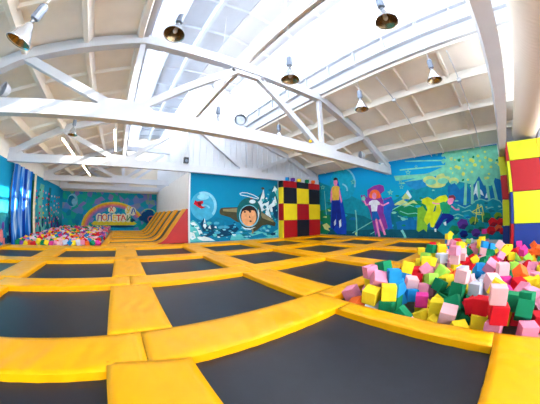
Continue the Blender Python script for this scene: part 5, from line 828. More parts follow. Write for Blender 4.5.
FOAM_DATA = """
1 0 0.233 3.334 2.186 -0.484 1.57 0.00 1.71 red 6
1 0 0.225 3.246 2.070 -0.119 1.13 -0.41 0.11 orange 6
1 0 0.226 3.425 2.304 0.008 1.83 -0.38 -1.50 pink 5
1 0 0.235 3.725 2.120 -0.046 -0.10 -3.10 -1.22 pink 5
1 0 0.214 3.393 1.887 -0.331 0.42 0.01 -0.62 yellow 6
1 0 0.209 3.680 2.031 0.190 -0.08 2.97 -1.58 yellow 4
1 1 0.231 3.504 1.916 -0.444 -0.00 -1.14 1.60 lime 6
1 0 0.212 3.652 2.074 0.394 0.16 -3.05 0.99 pink 4
1 0 0.235 3.268 1.814 0.115 -1.30 0.13 -1.44 yellow 5
1 0 0.228 3.491 1.818 0.320 1.88 -0.70 0.58 pink 4
1 0 0.233 3.365 1.560 -0.483 -1.57 0.00 -1.89 pink 6
1 0 0.227 3.992 1.979 0.416 0.05 -2.91 1.29 green 3
1 0 0.231 3.358 1.553 0.187 0.00 -0.00 0.52 yellow 5
1 0 0.209 3.612 1.593 0.392 -2.27 1.56 -0.03 blue 4
1 0 0.215 3.315 1.540 -0.036 -2.01 -1.57 0.56 green 6
1 0 0.210 3.677 1.527 -0.270 -2.76 1.56 -0.03 green 6
1 0 0.215 3.480 1.273 -0.470 0.00 -0.25 -2.17 blue 6
1 0 0.232 3.227 1.257 -0.103 -1.67 0.71 -1.53 green 6
1 0 0.214 5.586 2.264 -0.087 -2.28 -0.92 -0.21 red 3
1 0 0.222 3.658 1.577 -0.054 0.04 -1.58 -0.04 green 6
1 0 0.231 3.630 1.571 0.172 -1.57 -0.01 0.02 blue 5
1 0 0.233 5.288 2.113 -0.070 1.51 0.28 2.48 blue 3
1 0 0.213 3.955 1.601 -0.102 1.58 -1.95 -1.03 blue 5
1 0 0.233 3.881 1.631 0.116 0.49 1.95 2.11 blue 5
1 0 0.234 4.321 1.712 -0.157 0.12 -2.46 2.02 blue 5
1 0 0.207 4.657 1.785 0.089 -1.69 0.23 -1.30 blue 4
1 0 0.233 3.243 1.095 -0.283 0.40 2.50 1.57 rose 6
1 1 0.222 3.291 1.054 -0.597 0.00 2.36 -1.43 red 6
1 0 0.224 4.717 1.781 0.298 1.49 0.25 -1.15 yellow 3
1 0 0.218 4.192 1.456 -0.090 1.67 -1.40 0.54 blue 5
1 0 0.231 4.405 1.561 0.071 -3.00 -0.16 0.58 rose 4
1 0 0.213 6.727 2.235 -0.113 -1.82 0.08 -1.79 yellow 2
1 0 0.209 4.963 1.758 0.122 -3.14 -0.00 0.43 red 3
1 0 0.224 5.923 2.069 -0.095 -0.79 -0.28 -3.08 yellow 3
1 0 0.216 3.198 0.903 -0.402 -0.00 0.64 -1.57 rose 6
1 0 0.215 6.540 2.073 0.052 -1.71 -0.25 -2.19 yellow 2
1 0 0.227 5.221 1.769 0.080 0.01 0.21 -2.71 red 3
1 0 0.228 4.760 1.574 0.067 -0.30 0.09 -1.28 red 4
1 0 0.228 6.505 2.066 -0.217 1.21 -0.97 -1.60 lime 3
1 0 0.205 7.252 2.297 0.252 -1.57 -0.00 -1.11 yellow 1
1 0 0.213 3.952 1.181 -0.061 -0.00 -0.00 0.29 magenta 5
1 0 0.207 4.937 1.419 -0.104 -0.43 2.79 0.72 yellow 4
1 0 0.211 4.487 1.364 -0.038 -2.31 -1.39 -0.22 pink 5
1 0 0.226 3.557 1.069 -0.235 -1.12 -3.05 -0.13 yellow 6
1 0 0.231 5.169 1.454 0.048 -0.19 -1.04 0.14 yellow 4
1 0 0.212 3.783 1.023 -0.272 -1.57 0.00 -0.19 yellow 6
1 0 0.222 6.279 1.855 0.255 -1.77 1.65 -0.34 lime 1
1 0 0.230 7.898 2.333 -0.006 -0.93 -0.32 3.11 blue 1
1 0 0.217 6.961 1.962 0.265 1.57 0.00 1.82 green 0
1 0 0.226 4.018 1.166 -0.284 -0.72 -1.57 -0.81 yellow 6
1 0 0.227 4.959 1.424 0.205 0.68 0.71 -0.13 pink 3
1 0 0.229 5.454 1.590 0.292 0.26 1.57 0.54 yellow 2
1 0 0.206 3.564 0.946 -0.497 0.09 -1.57 1.58 yellow 6
1 0 0.228 5.966 1.738 0.005 1.94 -1.22 -0.49 pink 3
1 0 0.229 4.327 1.281 -0.285 1.56 0.01 -2.50 yellow 6
1 0 0.222 4.743 1.262 0.100 2.83 0.08 -0.73 lime 4
1 0 0.207 3.377 0.682 -0.497 -1.57 0.00 -1.12 pink 6
1 0 0.231 4.746 1.248 -0.366 1.75 0.26 1.30 pink 5
1 0 0.213 6.440 1.740 0.456 -1.57 -0.12 2.81 green 0
1 0 0.215 4.709 1.228 -0.116 1.32 0.19 -0.25 pink 5
1 0 0.225 5.443 1.555 0.066 0.97 -1.57 0.57 pink 3
1 0 0.227 3.437 0.795 -0.242 -0.37 -0.08 3.01 yellow 6
1 0 0.231 8.485 2.259 0.268 1.57 -0.00 1.86 red 0
1 0 0.209 6.506 1.788 -0.211 1.57 0.00 1.23 pink 3
1 0 0.216 6.312 1.498 -0.189 1.57 -0.00 -3.09 pink 3
1 0 0.219 6.070 1.631 0.189 -0.28 -0.21 -2.68 yellow 2
1 0 0.219 6.517 1.783 0.003 -0.00 -0.00 -0.69 pink 3
1 0 0.225 6.507 1.736 0.225 1.57 -0.00 -0.03 yellow 1
1 0 0.235 3.704 0.830 -0.047 0.01 -1.59 -1.47 yellow 6
1 0 0.210 6.738 1.754 0.260 1.32 -1.59 0.10 orange 1
1 0 0.215 4.157 0.931 -0.147 0.76 0.81 2.04 yellow 5
1 0 0.223 7.599 1.873 0.141 1.50 0.92 -2.10 yellow 0
1 0 0.223 4.989 1.185 -0.002 0.59 2.19 -1.38 yellow 4
1 0 0.225 8.788 2.144 0.182 -0.37 -1.98 -1.20 yellow 0
1 0 0.209 4.561 1.033 0.052 1.31 -0.32 2.89 green 5
1 0 0.221 6.288 1.450 0.030 0.44 -1.57 -0.60 rose 3
1 1 0.234 3.229 0.528 -0.462 -2.84 0.09 -0.08 yellow 6
1 0 0.209 4.408 0.974 -0.160 0.26 -2.69 -1.46 green 5
1 0 0.209 6.533 1.480 0.458 0.00 0.00 0.37 yellow 0
1 0 0.210 6.550 1.474 0.249 -0.31 1.57 -1.06 rose 1
1 0 0.214 5.010 1.098 0.206 0.61 2.16 -1.34 lime 3
1 0 0.234 6.270 1.413 0.258 1.74 1.57 -0.60 white 2
1 0 0.214 4.699 0.935 -0.314 0.57 0.47 0.75 green 5
1 0 0.222 4.887 0.912 -0.135 -0.84 1.81 1.96 green 5
1 0 0.217 10.847 2.200 0.034 -0.24 0.08 -1.45 blue 0
1 0 0.214 10.003 2.011 0.281 -0.98 1.49 -0.88 blue 0
1 0 0.229 6.574 1.450 0.029 -0.06 1.57 1.97 blue 2
1 0 0.234 10.067 1.990 0.061 -0.38 1.65 2.26 pink 0
1 0 0.211 4.611 0.784 -0.098 -1.77 -0.53 -0.49 green 5
1 0 0.214 8.587 1.869 0.099 1.36 -2.23 -0.10 yellow 0
1 0 0.230 9.758 1.907 0.030 -0.17 -1.59 1.33 magenta 0
1 0 0.206 8.063 1.621 0.076 -0.04 2.39 -0.27 pink 1
1 0 0.211 9.741 1.938 0.463 -0.02 -0.01 2.42 yellow 0
1 0 0.212 9.791 1.895 0.251 0.53 -1.55 -1.83 rose 0
1 0 0.215 7.801 1.623 -0.187 1.41 -1.24 1.91 rose 2
1 0 0.218 8.139 1.455 -0.177 0.25 -1.57 -2.07 rose 2
1 0 0.220 4.815 0.947 0.082 0.14 2.94 -0.57 yellow 4
1 0 0.226 7.799 1.660 0.034 1.72 -0.30 -1.72 rose 1
1 0 0.228 8.905 1.729 0.070 -2.16 -1.06 -0.14 blue 0
1 0 0.233 3.401 0.593 -0.018 0.40 1.23 0.49 rose 6
1 0 0.205 6.419 1.181 0.029 -0.45 -1.45 0.52 rose 2
1 0 0.227 7.643 1.361 -0.031 1.54 1.02 -1.36 rose 2
1 0 0.220 5.289 1.085 0.096 -1.22 0.51 0.63 orange 3
1 0 0.233 11.554 2.233 0.372 -1.80 -0.72 1.56 yellow 0
1 0 0.233 8.892 1.576 0.308 -3.07 0.40 -0.97 pink 0
1 0 0.224 3.681 0.583 0.060 -1.13 -0.32 3.10 green 6
1 0 0.211 6.184 1.009 0.046 1.47 -1.57 -0.90 yellow 3
1 0 0.216 5.033 0.803 0.072 -0.82 -0.74 -2.36 orange 4
1 0 0.222 6.108 1.041 0.487 2.03 -1.57 -0.87 pink 0
1 0 0.225 6.187 1.044 0.264 1.57 -0.00 -1.59 rose 2
1 0 0.226 11.599 1.973 0.251 0.44 -1.74 -1.95 green 0
1 0 0.210 5.507 0.890 0.034 0.20 1.02 -1.90 orange 3
1 0 0.218 10.125 1.651 0.249 -1.53 0.00 2.95 red 0
1 0 0.222 4.178 0.613 0.142 -0.65 1.69 -0.82 green 5
1 0 0.234 4.195 0.642 -0.087 -3.04 -0.07 1.32 green 5
1 0 0.211 3.265 0.382 -0.160 1.14 -0.00 2.25 yellow 6
1 0 0.222 9.032 1.359 0.249 0.99 -1.53 -0.37 yellow 0
1 0 0.221 11.123 1.732 0.096 -1.82 -0.26 -1.62 red 0
1 0 0.229 8.699 1.297 0.277 0.86 -1.52 -0.16 yellow 0
1 0 0.215 4.203 0.559 0.353 2.19 -1.45 -0.82 rose 4
1 0 0.216 11.403 1.721 0.035 -1.57 1.39 0.32 yellow 0
1 0 0.223 3.908 0.525 -0.123 -0.92 2.93 0.48 green 6
1 0 0.211 3.651 0.408 -0.173 0.62 0.14 0.28 green 6
1 0 0.225 3.364 0.248 -0.487 -1.66 1.57 -1.14 yellow 6
1 0 0.222 5.692 0.760 0.087 -0.06 -0.13 -0.39 white 3
1 0 0.230 6.440 0.918 0.342 -3.11 1.15 0.04 rose 1
1 0 0.234 6.527 0.854 0.107 0.80 1.05 -0.27 red 2
1 0 0.215 10.534 1.431 0.021 -0.26 1.57 -2.26 yellow 0
1 0 0.221 9.376 1.241 0.056 -0.43 2.35 -1.02 rose 0
1 0 0.215 4.230 0.362 -0.073 1.57 -0.00 0.28 green 5
1 0 0.227 8.776 1.111 -0.187 0.06 -2.71 1.89 white 1
1 1 0.211 4.421 0.544 0.032 -2.62 0.86 -1.03 yellow 5
1 0 0.211 3.961 0.326 -0.040 -0.01 -0.63 -1.25 red 6
1 0 0.215 3.701 0.305 0.062 0.87 1.92 1.05 red 6
1 0 0.219 11.322 1.294 -0.151 -1.07 0.37 -1.26 blue 0
1 0 0.225 12.205 1.444 -0.026 1.20 0.62 2.83 lime 0
1 0 0.223 3.995 0.222 -0.249 2.52 0.41 0.78 yellow 6
1 0 0.225 9.228 1.070 -0.011 -2.81 0.73 -0.57 green 1
1 0 0.230 8.090 1.054 -0.146 -1.73 0.02 0.91 red 2
1 0 0.233 3.376 0.187 -0.258 -3.14 -0.00 0.68 yellow 6
1 0 0.234 11.982 1.456 -0.183 -1.52 -1.04 -0.33 yellow 0
1 0 0.214 8.319 0.966 -0.180 -1.26 -1.78 -0.97 red 2
1 0 0.216 10.717 1.196 -0.156 -1.57 -0.91 -1.87 green 0
1 0 0.217 11.086 1.198 -0.150 -2.36 -0.08 0.28 yellow 0
1 0 0.219 5.917 0.654 -0.101 -0.15 2.68 -0.96 green 3
1 0 0.231 9.571 1.083 -0.034 2.02 2.07 -0.19 red 0
1 0 0.207 8.091 0.740 -0.178 0.07 0.82 -2.75 red 2
1 0 0.218 6.390 0.617 0.023 -0.49 0.08 -2.46 red 3
1 0 0.219 12.137 1.186 -0.188 -1.98 -1.36 0.47 pink 0
1 0 0.222 8.950 0.897 -0.185 -1.66 -0.48 -1.05 red 1
1 0 0.224 6.224 0.559 -0.181 -0.22 2.23 -0.03 white 3
1 0 0.210 12.475 1.312 0.002 -0.47 0.19 -0.10 white 0
1 0 0.227 4.666 0.513 0.160 0.57 -1.26 0.82 rose 4
1 0 0.227 5.434 0.493 0.037 -0.98 -0.82 -2.38 lime 3
1 0 0.233 10.604 0.986 -0.016 0.33 3.02 -0.26 pink 0
1 0 0.211 12.452 1.094 -0.168 -2.18 -0.76 -1.56 rose 0
1 0 0.221 9.303 0.855 -0.267 0.54 -2.55 -0.49 yellow 1
1 0 0.224 7.287 0.536 -0.162 1.54 0.06 -3.08 red 2
1 0 0.225 9.429 0.855 -0.005 -0.37 -3.13 0.75 pink 1
1 0 0.235 7.720 0.660 -0.031 -0.47 -0.55 -1.31 yellow 2
1 0 0.211 4.299 0.315 0.136 -0.76 1.57 0.53 white 5
1 0 0.212 10.770 0.765 0.040 2.62 -1.72 -0.26 red 0
1 0 0.226 5.205 0.487 -0.066 0.62 0.49 2.74 white 4
1 0 0.213 4.930 0.463 0.032 0.42 1.16 2.04 white 4
1 0 0.215 3.403 0.145 -0.034 1.57 0.00 0.17 yellow 6
1 0 0.222 8.381 0.579 -0.180 -1.65 -2.00 -0.81 rose 1
1 0 0.223 9.101 0.606 -0.174 -0.25 -1.39 -0.94 blue 1
1 0 0.223 9.854 0.683 0.042 -1.76 0.02 -0.91 yellow 0
1 0 0.225 5.331 0.353 0.195 -0.68 -0.34 1.94 blue 3
1 0 0.213 9.363 0.566 0.025 0.01 0.10 -1.05 lime 1
1 0 0.214 9.398 0.595 -0.189 -0.10 3.13 0.46 blue 1
1 0 0.214 9.932 0.688 0.252 -0.86 -1.38 0.54 yellow 0
1 1 0.214 8.506 0.542 -0.120 0.70 1.16 2.69 red 1
1 0 0.209 6.531 0.399 0.027 -2.19 1.55 0.12 blue 2
1 0 0.210 3.424 0.132 0.178 -2.18 1.57 -0.82 red 6
1 0 0.211 5.151 0.244 0.034 -0.42 -2.29 -1.52 white 4
1 0 0.214 3.281 -0.076 -0.493 -2.96 1.57 0.00 red 6
1 0 0.215 4.875 0.165 0.107 -0.24 3.08 0.53 white 4
1 0 0.227 10.527 0.656 0.284 -2.17 1.57 -0.76 yellow 0
1 0 0.228 8.177 0.435 -0.096 1.67 -2.02 -0.78 rose 1
1 0 0.214 6.903 0.356 0.043 1.72 -0.44 2.29 green 2
1 0 0.221 4.559 0.187 0.075 -0.18 -2.09 0.71 white 5
1 0 0.227 4.462 0.160 -0.182 -0.59 -0.72 -1.86 rose 5
1 0 0.229 9.105 0.520 0.043 0.16 0.09 0.11 rose 1
1 0 0.215 12.219 0.669 0.467 -3.14 0.00 0.19 magenta 0
1 0 0.221 6.283 0.262 0.027 3.12 -0.02 0.65 blue 2
1 0 0.218 3.257 -0.088 -0.277 0.92 1.57 0.78 pink 6
1 0 0.226 9.186 0.475 0.259 1.34 -1.39 -0.94 blue 0
1 0 0.207 4.393 -0.004 -0.050 1.89 -0.72 -1.86 rose 5
1 0 0.214 12.232 0.595 0.252 -1.57 0.00 0.99 green 0
1 0 0.215 6.671 0.175 0.027 -3.08 -0.12 1.19 green 2
1 0 0.233 7.204 0.307 0.081 -1.23 -0.00 2.55 green 1
1 0 0.216 3.716 0.018 0.135 -0.44 -3.10 0.00 rose 5
1 0 0.227 3.662 0.078 -0.082 0.05 2.03 -1.48 red 6
1 0 0.231 12.213 0.576 0.030 -1.57 0.00 0.93 pink 0
1 0 0.234 9.142 0.296 -0.038 -1.71 -2.60 0.19 green 1
1 0 0.226 5.261 0.126 0.321 2.68 -0.56 1.48 pink 3
1 0 0.214 7.903 0.195 0.111 -1.67 -0.60 -0.33 green 1
1 0 0.223 3.248 -0.077 -0.056 0.17 1.57 -0.08 pink 6
1 0 0.232 4.392 0.051 0.241 0.24 1.20 0.79 rose 4
1 0 0.221 9.253 0.231 0.157 -1.22 0.44 0.64 blue 0
1 0 0.229 5.238 -0.038 0.158 -2.21 0.56 -1.66 red 3
1 0 0.214 7.063 0.109 0.080 -0.84 -0.37 -2.19 red 2
1 0 0.215 3.698 -0.038 0.348 0.20 1.13 1.67 yellow 5
1 0 0.212 9.798 0.037 -0.020 -0.38 0.48 -1.50 green 0
1 0 0.211 8.200 0.041 0.109 -1.30 -0.38 -1.32 yellow 1
1 0 0.222 3.262 -0.063 0.396 1.03 1.57 -0.42 rose 5
1 0 0.230 3.226 -0.109 0.170 1.02 1.57 -0.40 red 6
1 0 0.206 8.009 -0.077 0.036 0.50 1.58 2.42 red 1
1 0 0.227 7.667 0.037 -0.049 0.15 0.63 -0.26 magenta 2
1 1 0.231 9.327 -0.077 -0.057 -0.10 -2.76 -1.68 pink 0
1 0 0.207 7.140 -0.075 -0.065 -0.37 0.68 -1.51 rose 2
1 0 0.233 8.283 -0.085 0.345 0.56 2.16 -1.35 rose 0
1 0 0.209 7.778 -0.102 0.111 -0.50 -0.36 -2.80 pink 1
1 0 0.220 5.004 -0.122 0.340 0.94 -1.57 -2.18 rose 3
1 0 0.231 8.791 -0.196 -0.160 -3.14 -0.00 -1.17 red 2
1 0 0.235 7.782 -0.236 -0.176 -1.59 -0.01 -1.26 pink 2
1 0 0.211 8.548 -0.408 -0.194 0.51 -1.57 1.96 yellow 2
1 0 0.215 8.499 -0.410 0.019 1.57 0.00 2.70 red 2
1 0 0.223 4.961 -0.153 0.121 -0.23 -1.57 -2.18 magenta 4
1 0 0.229 8.032 -0.245 0.237 -0.83 0.09 0.25 yellow 0
1 0 0.234 6.832 -0.219 -0.043 0.33 1.93 2.09 blue 2
1 0 0.224 8.140 -0.423 -0.153 1.17 1.57 -1.16 red 2
1 0 0.219 4.391 -0.223 0.060 -0.31 2.50 0.92 magenta 5
1 0 0.228 8.457 -0.334 0.240 -0.50 1.57 2.06 yellow 0
1 0 0.230 3.750 -0.185 -0.044 -0.08 -0.08 -3.09 yellow 6
1 0 0.212 8.117 -0.434 0.065 0.87 -1.57 -0.71 yellow 1
1 0 0.224 6.277 -0.356 -0.090 0.27 -1.05 0.79 green 3
1 0 0.222 6.982 -0.448 -0.037 -1.05 -2.50 -0.24 yellow 2
1 0 0.233 5.235 -0.296 0.064 2.19 1.31 0.41 green 4
1 0 0.229 3.665 -0.247 0.198 -0.06 -0.05 3.04 green 6
1 0 0.214 6.608 -0.449 0.061 -1.57 -0.00 -2.96 lime 2
1 0 0.220 8.337 -0.577 0.150 -0.21 -1.14 1.29 red 0
1 0 0.230 7.644 -0.537 -0.126 1.52 0.43 1.93 green 2
1 0 0.222 4.885 -0.454 0.092 -0.19 0.06 2.09 red 4
1 0 0.228 8.329 -0.664 -0.120 0.67 -0.54 2.75 magenta 2
1 0 0.234 10.425 -0.861 0.086 0.90 -0.08 -1.56 magenta 0
1 1 0.213 8.060 -0.671 0.061 1.27 -1.65 0.21 lime 1
1 0 0.212 9.632 -0.883 0.006 0.43 0.19 -1.23 magenta 0
1 0 0.213 7.447 -0.661 -0.153 1.58 -1.04 1.90 rose 2
1 0 0.224 5.137 -0.490 0.240 -0.97 0.73 1.15 orange 3
1 0 0.210 4.339 -0.508 0.144 -0.92 -3.04 0.67 pink 5
1 0 0.207 8.120 -0.805 0.194 1.14 -1.85 -0.29 magenta 1
1 0 0.221 7.925 -0.801 -0.167 3.14 -0.20 -1.24 rose 2
1 0 0.226 8.541 -0.893 -0.096 1.00 0.63 -2.28 yellow 2
1 0 0.211 9.154 -0.920 0.101 -2.01 0.72 0.93 magenta 0
1 0 0.232 3.492 -0.458 0.136 0.11 -0.93 -0.19 green 6
1 0 0.220 7.725 -0.937 -0.110 2.96 -0.56 -1.17 red 2
1 0 0.222 8.043 -0.964 0.006 0.86 0.45 -0.03 lime 1
1 0 0.233 8.886 -0.933 0.043 -1.57 0.00 2.80 orange 1
1 0 0.234 3.868 -0.510 0.159 -0.14 -0.08 -1.99 green 5
1 0 0.232 6.059 -0.713 -0.023 -1.80 -0.83 -0.21 pink 3
1 0 0.221 5.331 -0.586 0.048 1.26 1.58 -1.16 yellow 4
1 0 0.206 9.034 -1.213 0.041 -1.42 -0.35 -1.62 orange 0
1 0 0.224 8.283 -0.966 -0.021 1.98 0.06 1.52 orange 1
1 0 0.211 4.965 -0.663 0.101 0.04 0.00 -2.67 yellow 4
1 0 0.226 3.235 -0.526 -0.038 0.00 -0.00 0.24 pink 6
1 0 0.216 4.132 -0.609 0.147 -0.00 0.00 -0.97 pink 5
1 0 0.224 9.281 -1.312 0.196 2.12 -0.70 -1.68 orange 0
1 0 0.226 7.215 -0.993 -0.075 2.52 0.06 -1.92 pink 2
1 0 0.211 8.501 -1.169 -0.091 0.50 -3.06 -0.13 yellow 2
1 0 0.217 4.243 -0.850 -0.137 -1.72 -0.05 -2.15 pink 6
1 0 0.223 5.469 -0.866 0.081 1.57 -0.00 2.00 pink 3
1 0 0.227 4.104 -0.565 -0.073 -0.00 -3.14 -0.28 pink 6
1 0 0.230 7.000 -0.997 -0.236 2.18 -0.70 -0.37 pink 3
1 0 0.234 8.751 -1.240 0.006 -0.55 1.12 0.54 orange 1
1 0 0.212 9.068 -1.434 0.120 0.28 0.99 -1.26 orange 0
1 0 0.225 3.603 -0.689 -0.037 -1.28 -1.65 1.65 red 6
1 0 0.226 7.466 -1.020 -0.196 0.37 -0.25 -3.08 pink 3
1 0 0.228 4.926 -0.754 -0.114 1.54 -0.03 -0.17 pink 5
1 0 0.208 3.986 -0.806 0.034 0.97 -2.15 -0.65 pink 6
1 0 0.221 8.659 -1.399 -0.218 -1.44 0.29 -0.32 pink 2
1 0 0.214 5.175 -0.835 0.048 -1.09 2.65 0.50 yellow 4
1 0 0.226 4.905 -0.968 0.074 0.14 -2.13 1.36 yellow 5
1 0 0.226 8.024 -1.172 -0.224 -1.57 -2.24 0.04 pink 2
1 0 0.228 8.364 -1.438 -0.133 1.18 1.02 -0.68 green 2
1 0 0.228 8.595 -1.376 0.165 0.82 -1.13 -2.62 orange 1
1 0 0.230 7.458 -1.279 -0.198 0.74 -0.36 -1.48 yellow 3
1 0 0.213 3.774 -0.867 -0.051 0.26 1.57 0.67 pink 6
1 0 0.214 7.811 -1.393 -0.183 -0.20 0.58 -0.76 orange 2
1 0 0.214 8.101 -1.417 -0.195 0.63 1.57 1.98 pink 2
1 0 0.218 3.428 -0.793 -0.273 0.16 1.63 0.29 rose 6
1 0 0.225 9.137 -1.507 -0.103 -0.38 2.59 -1.61 pink 1
1 0 0.234 6.637 -1.160 -0.114 2.04 -0.85 -0.58 yellow 3
"""
